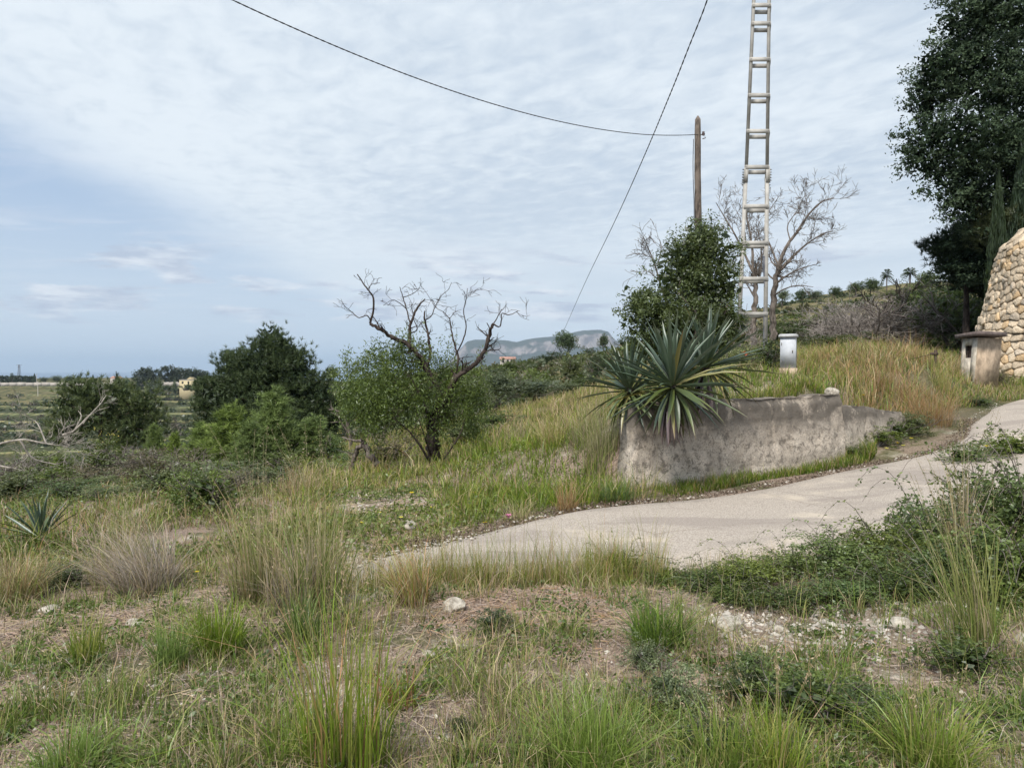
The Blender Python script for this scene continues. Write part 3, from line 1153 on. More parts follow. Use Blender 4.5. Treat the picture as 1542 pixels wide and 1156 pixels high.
o = local(hut, g.obj('side_wall', M_RENDER))
g = Geo()
v = [hutf(x, y, z) for z in (hz0, hzt - 0.05) for y in (0.5, 0.6) for x in (0.12, e1l - 0.12)]
g.add(v, [[0, 2, 3, 1], [4, 5, 7, 6], [0, 1, 5, 4], [2, 6, 7, 3], [0, 4, 6, 2], [1, 3, 7, 5]])
local(hut, g.obj('shade_backing', M_OPENING_SHADE))  # near-black sheet behind the bars; the shade inside the hutch is its colour
g = Geo()
for fx in (0.36, 0.52):
    a = hutf(e1l * fx, 0.06, hzt - 0.52)
    b = hutf(e1l * fx, 0.06, hzt - 0.18)
    tube(g, [a, b], 0.012, 6)
a = hutf(e1l * 0.2, 0.06, hzt - 0.34)
b = hutf(e1l * 0.68, 0.06, hzt - 0.34)
tube(g, [a, b], 0.012, 6)
local(hut, g.obj('window_bars', M_RUST))
g = Geo()
for (x_, y_, dz_) in ((0, 0, 0),):
    lo = [hutf(x, y, hzt + 0.004 + 0.05 * (x > 0)) for y in (-0.16, 1.35) for x in (-0.22, e1l + 0.18)]
    hi = [(p[0], p[1], p[2] + 0.10) for p in lo]
    g.add(lo + hi, [[0, 2, 3, 1], [4, 5, 7, 6], [0, 1, 5, 4], [2, 6, 7, 3], [0, 4, 6, 2], [1, 3, 7, 5]])
local(hut, g.obj('roof_slab', M_SLAB))

# ------------------------------------------------------------------ battened steel pylon
PY_ = 18.0
pb = GY(1132, PY_)
pyl = empty('electricity_pylon', (pb[0], pb[1], pb[2]), 'tall galvanised steel pylon like a ladder, with paired cross plates, standing on the bank', 'pylon')
zt_, zb_ = 14.9, pb[2] - 0.2


def leg_at(sx, sy, z):
    f = (z - 2.28) / (10.63 - 2.28)
    cxp = 1132.5 + (1143.5 - 1132.5) * f
    hw = (45 + (27 - 45) * f) / 2 * PY_ / F - 0.035
    cx_ = (cxp - PW / 2) / F * PY_
    # each plan corner of a square turned a little so the rear legs hide behind the front ones
    y = PY_ + (0 if sy < 0 else 2 * hw * 0.85)
    x = cx_ + sx * hw + (0.0 if sy < 0 else 0.20 * sx * 0 + (hw * 2 * 0.85) * cx_ / PY_ * 0.9)
    return np.array([x, y, z])


zsplice = at(1135, 258, PY_)[2]
for sy in (-1, 1):
    for sx in (-1, 1):
        g = Geo()
        for za, zc, wd in ((zb_, zsplice + 0.06, 0.078), (zsplice - 0.06, zt_, 0.066)):
            a, b = leg_at(sx, sy, za), leg_at(sx, sy, zc)
            if zc == zt_:
                off = np.array([-sx * 0.004, 0.004 * -sy, 0])
                a, b = a + off, b + off
            # an angle profile: one flange to the front, one to the side
            beam(g, a, b, wd, 0.009, up=(0, 1, 0))
            beam(g, a + np.array([sx * (wd / 2 - 0.003), -sy * (wd / 2), 0]), b + np.array([sx * (wd / 2 - 0.003), -sy * (wd / 2), 0]), 0.009, wd - 0.01, up=(0, 1, 0))
        o = local(pyl, g.obj('leg', M_STEEL))
        # splice plate with bolts
        g = Geo()
        s0, s1 = leg_at(sx, sy, zsplice - 0.27), leg_at(sx, sy, zsplice + 0.08)
        fo = np.array([0, -0.012 * (1 if sy < 0 else -1), 0])
        beam(g, s0 + fo, s1 + fo, 0.085, 0.01, up=(0, 1, 0))
        beam(g, s0 + np.array([sx * 0.046, 0, 0]), s1 + np.array([sx * 0.046, 0, 0]), 0.01, 0.08, up=(0, 1, 0))
        sp = g.obj('splice_plate', M_STEEL, o)
        g = Geo()
        for q in range(5):
            p = leg_at(sx, sy, zsplice - 0.22 + q * 0.065)
            tube(g, [p + np.array([sx * 0.03, 0, 0]), p + np.array([sx * 0.095, 0, 0])], 0.012, 6)
        g.obj('splice_bolts', M_BOLT, o)
g0 = [473, 420, 366, 311, 252, 198, 144, 90, 36, 8.5]
steps_z = [at(1132, y, PY_)[2] for y in g0]
while steps_z[-1] < zt_ - 0.5:
    steps_z.append(steps_z[-1] + (0.86 if len(steps_z) % 2 else 0.45))
for q, z in enumerate(steps_z):
    for sy in (-1, 1):
        zz0 = z
        a, b = leg_at(-1, sy, zz0), leg_at(1, sy, zz0)
        off = np.array([0, -0.012 * (1 if sy < 0 else -1), 0])
        g = Geo()
        beam(g, a + off, b + off, 0.012, 0.105, up=(0, 0, 1))
        v = Geo()
        x0, x1 = a[0] - 0.03, b[0] + 0.03
        box(v, x0, x1, a[1] + off[1] - 0.006, a[1] + off[1] + 0.004, zz0 - 0.052, zz0 + 0.052)
        for bx_ in (x0 + 0.028, x1 - 0.028):
            for bz_ in (-0.022, 0.022):
                yb_ = a[1] + off[1]
                tube(v, [(bx_, yb_ - 0.016, zz0 + bz_), (bx_, yb_ + 0.014, zz0 + bz_)], 0.009, 5)
        bt = local(pyl, v.obj('cross_plate', M_STEEL))
    # side plates
    for sx in (-1, 1):
        a, b = leg_at(sx, -1, z), leg_at(sx, 1, z)
        g = Geo()
        beam(g, a + np.array([sx * 0.045, 0, 0]), b + np.array([sx * 0.045, 0, 0]), 0.01, 0.10)
        local(pyl, g.obj('side_plate', M_STEEL))
g = Geo()
cx_ = leg_at(1, 1, 3)[0]
tube(g, [(cx_ - 0.10, PY_ + 0.25, pb[2] - 0.1), (cx_ - 0.10, PY_ + 0.25, at(0, 462, PY_)[2])], 0.035, 10)
tube(g, [(cx_ - 0.09, PY_ + 0.25, at(0, 430, PY_)[2]), (cx_ - 0.12, PY_ + 0.22, at(0, 400, PY_)[2]), (cx_ - 0.16, PY_ + 0.20, at(0, 384, PY_)[2])], [0.04, 0.05, 0.03], 10)
tube(g, [(cx_ - 0.10, PY_ + 0.25, at(0, 475, PY_)[2]), (cx_ - 0.09, PY_ + 0.25, at(0, 395, PY_)[2])], 0.012, 6)
local(pyl, g.obj('cable_conduit', M_CONDUIT))
g = Geo()
p0 = leg_at(-1, -1, zt_)
p1 = leg_at(1, 1, zt_)
box(g, p0[0] - 0.75, p1[0] + 0.75, p0[1] - 0.06, p0[1] + 0.04, zt_ + 0.004, zt_ + 0.10)
local(pyl, g.obj('top_arm', M_STEEL))
g = Geo()
box(g, pb[0] - 0.55, pb[0] + 0.6, PY_ - 0.4, PY_ + 0.95, pb[2] - 0.5, pb[2] + 0.06)
local(pyl, g.obj('concrete_footing', M_CAPGREY))

# ------------------------------------------------------------------ wooden pole
qb = GY(1050, 19.0)
pole = empty('wooden_pole', qb, 'weathered wooden utility pole rising out of the bushes left of the steel pylon', 'utility pole')
ptop = at(1052, 176, 19.0)
g = Geo()
n = 24
zs = np.linspace(qb[2] - 0.3, ptop[2] - 0.07, n)
u_ = (zs - zs[0]) / (zs[-1] - zs[0])
pts = np.stack([qb[0] + (ptop[0] - qb[0]) * u_ + 0.02 * np.sin(u_ * 5), np.full(n, 19.0), zs], 1)
tube(g, pts, np.interp(u_, [0, 1], [0.115, 0.072]), 12, rough=0.05)
tube(g, [pts[-1], pts[-1] + (0, 0, 0.04), pts[-1] + (0, 0, 0.10)], [0.071, 0.05, 0.01], 12)
local(pole, g.obj('pole_shaft', M_POLE, smooth=True))
hook = at(1050, 204, 19.0)
g = Geo()
tube(g, [hook + (0.0, 0, 0), hook + (0.16, -0.09, 0.0), hook + (0.18, -0.1, -0.10), hook + (0.11, -0.1, -0.12)], 0.014, 6)
local(pole, g.obj('bracket', M_BOLT))
g = Geo()
ii = hook + np.array([0.13, -0.1, 0.0])
tube(g, [ii + (0, 0, -0.04), ii + (0, 0, 0.0), ii + (0, 0, 0.03), ii + (0, 0, 0.06)], [0.02, 0.045, 0.03, 0.035], 10)
local(pole, g.obj('insulator', M_CERAMIC))
g = Geo()
zz = np.linspace(qb[2] + 0.1, hook[2] - 0.1, 30)
tube(g, np.stack([np.interp(zz, pts[:, 2], pts[:, 0]) - 0.115 - 0.01 * np.sin(zz * 3), np.full(30, 18.98), zz], 1), 0.009, 5)
local(pole, g.obj('earth_wire', M_CABLE))


# ------------------------------------------------------------------ cables
def twisted(name, P, r, label, pitch=0.35):
    P = np.asarray(P)
    d = np.concatenate([[0], np.cumsum(np.linalg.norm(np.diff(P, axis=0), axis=1))])
    g = Geo()
    for ph in (0, math.pi):
        off = np.stack([np.cos(d / pitch * 2 * math.pi + ph), 0 * d, np.sin(d / pitch * 2 * math.pi + ph)], 1) * r * 0.8
        tube(g, P + off, r, 5)
    o = g.obj(name, M_CABLE, smooth=True)
    return tag(o, label, 'cable', 'overhead cables')


tq = np.linspace(0, 2, 420)
c1 = np.stack([hook[0] + (-3.75 - hook[0]) * tq, 19 - 9 * tq - 0.07 * (1 - np.clip(tq * 5, 0, 1)), hook[2] - 1.04 * tq - 2.12 * tq * (1 - tq)], 1)
twisted('overhead_cable', c1, 0.0065, 'thin dark cable sagging from the top left of the picture to the wooden pole', 0.22)
ptsx = [(1085, -75), (1065, 0), (1037, 72), (1010, 140), (968, 240), (925, 335), (880, 428), (848, 500), (826, 548)]
dist_ = [17.2, 18.2, 19.6, 21.5, 26, 33, 46, 66, 105]
KP = np.array([at(a, b, c_) for (a, b), c_ in zip(ptsx, dist_)])
KP = np.vstack([[leg_at(-1, -1, zt_) + (-0.4, 0, 0)], KP])
P2 = catmull(KP, 800)
twisted('overhead_cable', P2, 0.0105, 'thick twisted dark cable running steeply down to the hill in the middle', 0.5)

# ------------------------------------------------------------------ meter cabinet pillar
cb = GY(1187, 15.0)
ct = at(1187, 503, 15.0)
cab = empty('meter_cabinet', cb, 'bluish white cabinet pillar with a grey cap in the grass right of the pylon', 'cabinet', rz=math.radians(-28))
hh = ct[2] - cb[2]
g = Geo()
box(g, -0.145, 0.145, -0.10, 0.10, 0.10, hh - 0.07)
box(g, -0.125, 0.125, -0.112, -0.10, 0.16, hh - 0.12)
ob = g.obj('cabinet_body', M_WHITEBOX, cab)
g = Geo()
box(g, -0.175, 0.175, -0.14, 0.13, hh - 0.068, hh - 0.025)
v = [(-0.175, -0.14, hh - 0.025), (0.175, -0.14, hh - 0.025), (-0.175, 0.13, hh - 0.025), (0.175, 0.13, hh - 0.025),
     (-0.15, -0.11, hh), (0.15, -0.11, hh), (-0.15, 0.10, hh), (0.15, 0.10, hh)]
g.add(v, [[4, 5, 7, 6], [0, 1, 5, 4], [2, 6, 7, 3], [0, 4, 6, 2], [1, 3, 7, 5]])
g.obj('cabinet_cap', M_CAPGREY, cab)
g = Geo()
box(g, -0.17, 0.17, -0.13, 0.13, -0.25, 0.098)
g.obj('plinth', M_RENDER, cab)
g = Geo()
for hz_ in (0.24, hh - 0.2):
    tube(g, [(-0.118, -0.118, hz_ - 0.025), (-0.118, -0.118, hz_ + 0.025)], 0.008, 6)
box(g, 0.085, 0.105, -0.125, -0.1125, hh * 0.52, hh * 0.58)
g.obj('hinges_and_latch', M_BOLT, cab)

# rusty iron post with its scrap of fence wire
rp = GY(1408, 17.5)
post = empty('iron_post', rp, 'short rusty iron post standing in the dry grass left of the hutch', 'post')
g = Geo()
zt2 = at(1408, 527, 17.5)[2] - rp[2]
beam(g, (0, 0, -0.2), (0.01, 0, zt2), 0.05, 0.05)
g.obj('post_shaft', M_RUST, post)
g = Geo()
box(g, -0.14, 0.05, -0.04, -0.026, zt2 - 0.12, zt2 - 0.06)
g.obj('post_bracket', M_RUST, post)
g = Geo()
tube(g, [(-0.1, 0, zt2 - 0.1), (-0.6, 0, zt2 - 0.22), (-1.2, -0.1, zt2 - 0.3), (-1.9, -0.1, zt2 - 0.33)], 0.006, 4)
g.obj('loose_wire', M_RUST, post)

# ------------------------------------------------------------------ far houses, walls and masts
def house(name, pxa, pxb, ytop, ybase, Y, wm, rm, label, flat_roof=True, windows=((0.25, 0.5), (0.62, 0.5)), depth=8.0):
    a, b = at(pxa, ybase, Y), at(pxb, ybase, Y)
    zt = at(pxa, ytop, Y)[2]
    zb = min(a[2], H(a[0], Y)) - 1.0
    root = empty(name, ((a[0] + b[0]) / 2, Y, a[2]), label, 'house')
    w = b[0] - a[0]
    g = Geo()
    box(g, -w / 2, w / 2, 0, depth, zb - a[2], zt - a[2])
    g.obj('wall', wm, root)
    h = zt - a[2]
    if flat_roof:
        g = Geo()
        for q in range(3):
            box(g, -w * 0.05 + q * w * 0.06, w * 0.40 - q * w * 0.09, 0.3 + 0.15 * q, depth * 0.6, h + q * h * 0.13 + 0.004, h + (q + 1) * h * 0.13)
        g.obj('roof_turret', wm, root)
        g = Geo()
        box(g, -w / 2 - 0.15, w / 2 + 0.15, -0.15, depth + 0.15, h - 0.35, h + 0.002)
        g.obj('cornice', M_WHITEWALL, root)
    else:
        g = Geo()
        v = [(-w / 2 - .3, -.3, h), (w / 2 + .3, -.3, h), (w / 2 + .3, depth + .3, h), (-w / 2 - .3, depth + .3, h), (-w / 2 - .3, depth / 2, h + 1.3), (w / 2 + .3, depth / 2, h + 1.3)]
        g.add(v, [[0, 1, 5, 4], [2, 3, 4, 5]])
        g.faces([[0, 4, 3], [1, 2, 5]])
        g.obj('roof', rm, root)
    for fx, fz in windows:
        g = Geo()
        x = -w / 2 + fx * w
        box(g, x - 0.55, x + 0.55, -0.06, 0.05, h * fz - 0.7, h * fz + 0.7)
        fr = g.obj('window', M_SHUTTER, root)
        g = Geo()
        box(g, x - 0.42, x + 0.42, -0.08, -0.055, h * fz - 0.57, h * fz + 0.57)
        g.obj('pane', M_WINDOW, fr)
    g = Geo()
    box(g, w * 0.36, w * 0.36 + 1.0, -0.05, 0.06, 0, min(2.1, h * 0.8))
    g.obj('door', M_SHUTTER, root)
    return root


house('farmhouse', 270, 295, 571.5, 581, 470, M_YHOUSE, None, 'small pale yellow house with a stepped roof turret on the far plateau', windows=((0.2, 0.55), (0.55, 0.55)))
house('cottage', 166, 176, 569, 576, 540, M_WHITEWALL, M_PINKROOF, 'tiny white cottage between dark trees on the left skyline', False, ((0.5, 0.5),))
house('villa', 753, 776, 540.5, 547, 380, M_WHITEWALL, M_PINKROOF, 'low villa with a pinkish tiled roof showing above the scrub below the mountain', False, ((0.2, 0.5), (0.5, 0.5), (0.75, 0.5)))


def far_wall(pa, pb_, yt, yb, Y, label):
    a, b = at(pa, yb, Y), at(pb_, yb, Y)
    h = (at(pa, yt, Y)[2] - a[2]) * 0.5
    o_ = Geo()
    x = np.linspace(a[0], b[0], 14)
    for q in range(13):
        box(o_, x[q] + 0.02, x[q + 1] - 0.02, Y, Y + 0.4, a[2] - 2, a[2] + h + 0.15 * math.sin(q * 2.1))
    return tag(o_.obj('boundary_wall', M_WHITEWALL), label, 'wall')


far_wall(-60, 100, 574.0, 577.5, 545, 'long low whitewashed wall along the plateau below the dark hedge')
far_wall(100, 218, 575.0, 577.8, 530, 'low pale wall continuing right of the dark hedge towards the cottage')
far_wall(243, 272, 573.0, 577.5, 480, 'short pale wall left of the yellow house')

ma = at(29, 567, 620)
mast = empty('lattice_mast', ma, 'tiny dark lattice mast rising above the hedge on the far left skyline', 'mast')
hM = at(29, 549, 620)[2] - ma[2]
for sx in (-1, 1):
    for sy in (-1, 1):
        g = Geo()
        beam(g, (sx * 1.0, sy * 1.0, -2), (sx * 0.35, sy * 0.35, hM), 0.22, 0.22)
        g.obj('leg', M_CONDUIT, mast)
g = Geo()
for q in range(6):
    z0_, z1_ = hM * q / 6, hM * (q + 1) / 6
    w0, w1 = 1 - 0.65 * q / 6, 1 - 0.65 * (q + 1) / 6
    beam(g, (-w0, -w0, z0_), (w1, -w1, z1_), 0.14, 0.14)
    beam(g, (w0, -w0, z0_), (-w1, -w1, z1_), 0.14, 0.14)
g.obj('bracing', M_CONDUIT, mast)
for q, z in enumerate((hM * 0.97, hM * 0.82)):
    g = Geo()
    beam(g, (-2.4 + q, 0, z), (2.4 - q, 0, z), 0.22, 0.22)
    g.obj('cross_arm', M_CONDUIT, mast)
for px_q, y0_, y1_, Yq, lb in ((57, 574, 588, 400, 'thin pale post on the terraces of the far left slope'), (55, 563, 574, 545, 'slim lamp post beside the far whitewashed wall')):
    a = at(px_q, y1_, Yq)
    zt = at(px_q, y0_, Yq)[2]
    g = Geo()
    tube(g, [(a[0], Yq, a[2] - 3), (a[0], Yq, zt)], 0.12, 6)
    tube(g, [(a[0], Yq, zt), (a[0] + 0.5, Yq, zt + 0.15)], 0.09, 6)
    tag(g.obj('post', M_WHITEWALL), lb, 'post')
# ------------------------------------------------------------------ foliage tools
def unit(v):
    return v / (np.linalg.norm(v, axis=-1, keepdims=True) + 1e-9)


def rand_dirs(n, rg=RNG):
    return unit(rg.normal(size=(n, 3)))


def leaf_quads(g, P, size, ca_, cb_, aspect=0.45, up=0.0, jitter=0.35, rg=RNG, shade=None):
    """one folded-free rhombic leaf at each point"""
    n = len(P)
    a = unit(rg.normal(size=(n, 3)) + np.array([0, 0, up]))
    b = unit(np.cross(a, rg.normal(size=(n, 3))))
    L = (np.broadcast_to(size, (n,)) * rg.uniform(1 - jitter, 1 + jitter, n))[:, None]
    Wd = L * aspect
    V = np.stack([P - a * L * .5, P + b * Wd * .5 - a * L * 0.05, P + a * L * .5, P - b * Wd * .5 - a * L * 0.05], 1).reshape(-1, 3)
    t_ = rg.random(n) if shade is None else np.clip(shade + rg.normal(0, 0.18, n), 0, 1)
    C = np.asarray(ca_)[None] * (1 - t_[:, None]) + np.asarray(cb_)[None] * t_[:, None]
    g.add(V, np.arange(n * 4).reshape(-1, 4), np.repeat(C, 4, 0))


def needle_tufts(g, P, D, L, w, per, ca_, cb_, rg=RNG, spread=0.75):
    n = len(P)
    P2 = np.repeat(P, per, 0)
    d = unit(np.repeat(D, per, 0) + rg.normal(size=(n * per, 3)) * spread)
    s = unit(np.cross(d, rg.normal(size=(n * per, 3))))
    ll = (L * rg.uniform(0.6, 1.2, n * per))[:, None]
    P2 = P2 + rg.normal(size=P2.shape) * L * 0.12
    V = np.stack([P2 - s * w, P2 + s * w, P2 + d * ll], 1).reshape(-1, 3)
    t_ = np.repeat(rg.random(n), per)
    C = np.asarray(ca_)[None] * (1 - t_[:, None]) + np.asarray(cb_)[None] * t_[:, None]
    g.add(V, np.arange(n * per * 3).reshape(-1, 3), np.repeat(C, 3, 0))


def clump_points(blobs, ncl, nper, sig, rg=RNG, inner=0.55, out=1.06, bottom=None, flat=1.0):
    """points gathered in clumps through the outer part of ellipsoids; returns points, a shade number per clump"""
    C = np.array([b[0] for b in blobs], float)
    R = np.array([b[1] if np.ndim(b[1]) else (b[1],) * 3 for b in blobs], float)
    wgt = (R.prod(1)) ** (2 / 3)
    k = rg.choice(len(blobs), ncl, p=wgt / wgt.sum())
    d = rand_dirs(ncl, rg)
    rr = inner + (out - inner) * rg.random(ncl) ** 0.6
    c = C[k] + d * R[k] * rr[:, None]
    tone_ = rg.random(ncl)
    kk = np.repeat(np.arange(ncl), nper)
    P = c[kk] + rg.normal(size=(len(kk), 3)).clip(-1.7, 1.7) * sig * np.array([1, 1, flat]) * np.repeat(rg.uniform(0.6, 1.4, ncl), nper)[:, None]
    if bottom is not None:
        m_ = P[:, 2] > bottom
        P, kk = P[m_], kk[m_]
    return P, tone_[kk], c, d


def boughs(bl, n, size, rg, flat=0.35, out=0.95):
    """small layered boughs standing out of a crown"""
    R = np.array([b[1] for b in bl])
    k = rg.choice(len(bl), n, p=R.prod(1) ** (2 / 3) / (R.prod(1) ** (2 / 3)).sum())
    d = rand_dirs(n, rg)
    C = np.array([bl[i][0] for i in k]) + d * R[k] * out
    return [(tuple(c), tuple(np.array([1, .9, flat]) * size * rg.uniform(.6, 1.35))) for c in C]


def grow(lines, p, d, L, r, lev, rg, nseg=6, wob=0.22, kids=3, up=0.05, shrink=0.62, ang=0.7, minr=0.002):
    """a branch and its side branches as polylines"""
    pts = [p]
    dd = d.copy()
    for s in range(nseg):
        dd = unit(dd + rg.normal(size=3) * wob + np.array([0, 0, up]))
        pts.append(pts[-1] + dd * L / nseg)
    pts = np.array(pts)
    rad = np.maximum(np.linspace(r, r * 0.45, nseg + 1), minr)
    lines.append((pts, rad, lev))
    if lev <= 0:
        return
    for q in range(kids):
        f = rg.uniform(0.3, 1.0)
        i_ = min(nseg - 1, int(f * nseg))
        base = pts[i_] + (pts[i_ + 1] - pts[i_]) * (f * nseg - i_)
        ax = unit(pts[i_ + 1] - pts[i_])
        sd_ = unit(np.cross(ax, rg.normal(size=3)))
        nd = unit(ax * math.cos(ang) + sd_ * math.sin(ang) * rg.uniform(0.7, 1.3))
        grow(lines, base, nd, L * shrink * rg.uniform(0.7, 1.15), max(minr, rad[i_] * 0.62), lev - 1, rg, max(3, nseg - 1), wob, kids, up, shrink, ang, minr)


def lines_geo(g, lines, col=(1, 1, 1), s_big=7, s_small=3, rough=0.0):
    for pts, rad, lev in lines:
        tube(g, pts, rad, s_big if rad[0] > 0.02 else (4 if rad[0] > 0.008 else s_small), col, cap=False, rough=rough if rad[0] > 0.02 else 0)


# ------------------------------------------------------------------ unit plants (1 m high, about 1 m wide) that share their meshes
def u_round(seed, ca_, cb_, size=0.04, ncl=170, nper=20, shape=None, trunk=True, asp=0.5, bott=None):
    rg = np.random.default_rng(seed)
    if shape is None:
        shape = [((rg.uniform(-.16, .16), rg.uniform(-.16, .16), rg.uniform(.5, .68)), (rg.uniform(.2, .3), rg.uniform(.2, .3), rg.uniform(.2, .28))) for _ in range(6)]
        shape += [((0, 0, .52), (.42, .42, .3))]
    g = Geo()
    P, tn, c, d = clump_points(shape, ncl, nper, 0.035, rg, 0.5, 1.05, bott)
    leaf_quads(g, P, size, ca_, cb_, asp, rg=rg, shade=tn)
    Q = np.array([[0, 0, 0]]) + rg.normal(size=(260, 3)).clip(-1.6, 1.6) * 0.09 + np.array([0, 0, np.mean([s[0][2] for s in shape])])
    if bott is not None:
        Q = Q[Q[:, 2] > bott]
    leaf_quads(g, Q, 0.09, ca_, ca_, 0.7, rg=rg)
    cm = g.mesh('crown', M_LEAF)
    tm = None
    if trunk:
        g = Geo()
        lines = []
        grow(lines, np.array([0, 0, -0.12]), np.array([0, 0, 1.0]), 0.62, 0.035, 2, rg, 6, 0.12, 4, 0.05, 0.55, 0.6)
        lines_geo(g, lines)
        tm = g.mesh('trunk', M_BARK_GREY)
    return cm, tm, M_LEAF


def u_bush(seed, ca_, cb_, size=0.045, ncl=150, nper=20, asp=0.45):
    rg = np.random.default_rng(seed)
    shape = [((rg.uniform(-.25, .25), rg.uniform(-.25, .25), rg.uniform(.15, .5)), (rg.uniform(.2, .32), rg.uniform(.2, .32), rg.uniform(.2, .42))) for _ in range(6)]
    shape += [((0, 0, .28), (.44, .44, .52))]
    cm, _, _ = u_round(seed, ca_, cb_, size, ncl, nper, shape, False, asp, -0.05)
    g = Geo()
    lines = []
    for q in range(5):
        a = rg.uniform(0, 6.28)
        grow(lines, np.array([0, 0, -0.08]), unit(np.array([math.cos(a) * .5, math.sin(a) * .5, 1.0])), 0.75, 0.014, 1, rg, 5, 0.15, 4, 0.02, 0.5, 0.6)
    lines_geo(g, lines)
    return cm, g.mesh('stems', M_TWIG), M_LEAF


def u_pine(seed, ca_, cb_, ncl=520, per=16, L=0.06, w=0.0028, cone=True, wid=0.46):
    rg = np.random.default_rng(seed)
    g = Geo()
    lines = []
    tr = np.array([[0, 0, -0.1], [0.01, 0.0, 0.3], [0.0, 0.012, 0.6], [0, 0, 0.96]])
    lines.append((tr, np.array([0.03, 0.025, 0.015, 0.004]), 3))
    tips, dirs = [], []
    z = 0.1
    while z < 0.95:
        k = rg.integers(4, 7)
        a0 = rg.uniform(0, 6.28)
        R = wid * ((1 - z) ** 0.75 if cone else math.sqrt(max(0.02, 1 - ((z - .45) / .55) ** 2))) * rg.uniform(0.75, 1.1)
        for q in range(k):
            a = a0 + q * 6.28 / k + rg.uniform(-.3, .3)
            e = np.array([math.cos(a), math.sin(a), 0.0])
            n_ = 6
            u_ = np.linspace(0, 1, n_)[:, None]
            rr = R * rg.uniform(0.75, 1.15)
            pts = np.array([[0, 0, z]]) + e * u_ * rr + np.array([0, 0, 1]) * (u_ ** 1.6) * rr * rg.uniform(0.35, 0.75)
            lines.append((pts, np.linspace(0.008, 0.003, n_), 1))
            m_ = int(5 + 16 * rr / 0.45)
            f = rg.uniform(0.25, 1, m_) ** 0.7
            pp = np.stack([np.interp(f, u_[:, 0], pts[:, j]) for j in range(3)], 1)
            side = rg.normal(size=(m_, 3)) * 0.045 * (0.5 + f[:, None])
            tips.append(pp + side)
            dirs.append(unit(e * 0.6 + side * 8 + np.array([0, 0, 0.8])))
        z += rg.uniform(0.045, 0.075)
    tips.append(np.array([[0, 0, 0.93], [0, 0, 0.96], [0.01, 0, 0.9], [0, 0.01, 0.88]]))
    dirs.append(np.tile([0, 0, 1.0], (4, 1)))
    P, D = np.concatenate(tips), np.concatenate(dirs)
    needle_tufts(g, P, D, L, w, per, ca_, cb_, rg)
    # older needles inside
    needle_tufts(g, P * np.array([0.7, 0.7, 1]) - np.array([0, 0, 0.02]), D, L * 1.1, w * 1.8, 4, ca_, ca_, rg, 1.2)
    cm = g.mesh('crown', M_NEEDLE)
    g = Geo()
    lines_geo(g, lines)
    return cm, g.mesh('trunk', M_BARK_GREY), M_NEEDLE


def u_bare(seed, lev=3, stems=4, spread=0.7, kids=4, L=0.45, r=0.02, matl=None, minr=0.0035):
    rg = np.random.default_rng(seed)
    g = Geo()
    lines = []
    for q in range(stems):
        a = rg.uniform(0, 6.28)
        grow(lines, np.array([0, 0, -0.06]), unit(np.array([math.cos(a) * spread, math.sin(a) * spread, 1.0])), L, r, lev, rg, 5, 0.22, kids, 0.04, 0.66, 0.75, minr)
    lines_geo(g, lines)
    return g.mesh('branches', matl or M_TWIG), None, None


def u_palm(seed):
    rg = np.random.default_rng(seed)
    g = Geo()
    for q in range(60):
        a = rg.uniform(0, 6.28)
        el = rg.uniform(-0.5, 1.45)
        n_ = 7
        u_ = np.linspace(0, 1, n_)
        L = 0.42
        e = np.array([math.cos(a), math.sin(a), 0])
        c_ = np.array([0, 0, 0.72]) + e * (u_ * math.cos(el) * L)[:, None] + np.array([0, 0, 1]) * (u_ * math.sin(el) * L - u_ ** 2 * 0.20)[:, None]
        s = np.array([-math.sin(a), math.cos(a), 0])
        for k in range(1, n_):
            for sg in (-1, 1):
                b = c_[k]
                tip = b + s * sg * 0.085 * (1 - 0.4 * u_[k]) + e * 0.05 - np.array([0, 0, 0.03])
                g.add([b - e * 0.01, b + e * 0.06, tip], [[0, 1, 2]], (0.045, 0.065, 0.03))
    cm = g.mesh('fronds', M_LEAF)
    g = Geo()
    tube(g, [(0, 0, -0.1), (0.01, 0, 0.35), (0, 0, 0.73)], [0.045, 0.035, 0.045], 8)
    return cm, g.mesh('trunk', M_BARK_GREY), M_LEAF


def u_cypress(seed, ca_=(0.018, 0.034, 0.018), cb_=(0.04, 0.062, 0.026)):
    rg = np.random.default_rng(seed)
    g = Geo()
    n = 3600
    z = rg.random(n) ** 0.85
    R = 0.5 * np.minimum(1, (1 - z) * 1.9 + 0.02) * np.minimum(1, z * 6 + 0.4)
    a = rg.uniform(0, 6.28, n)
    rr = R * (0.55 + 0.5 * rg.random(n))
    P = np.stack([np.cos(a) * rr, np.sin(a) * rr, z], 1)
    leaf_quads(g, P, 0.05, ca_, cb_, 0.35, up=1.5, rg=rg)
    return g.mesh('crown', M_LEAF), None, M_LEAF


def put(proto, name, px, py, Y, w, h, label, cat, group=None, tn=('crown', 'trunk'), tall=None, onground=True, rz=None, sink=0.0):
    """place a plant by the image column of its foot; w and h in metres"""
    if Y is None:
        b = G(px, py)
    else:
        b = GY(px, Y) if onground else at(px, py, Y)
    rzv = random.uniform(0, 6.28) if rz is None else rz
    if isinstance(proto[1], type(None)):
        o = bpy.data.objects.new(name, proto[0])
        link(o)
        tag(o, label, cat, group)
    else:
        o = empty(name, (0, 0, 0), label, cat, group)
        link(bpy.data.objects.new(tn[0], proto[0]), o)
        link(bpy.data.objects.new(tn[1], proto[1]), o)
    o.location = (b[0], b[1], b[2] - sink)
    o.rotation_euler = (0, 0, rzv)
    o.scale = (w, w, h)
    return o


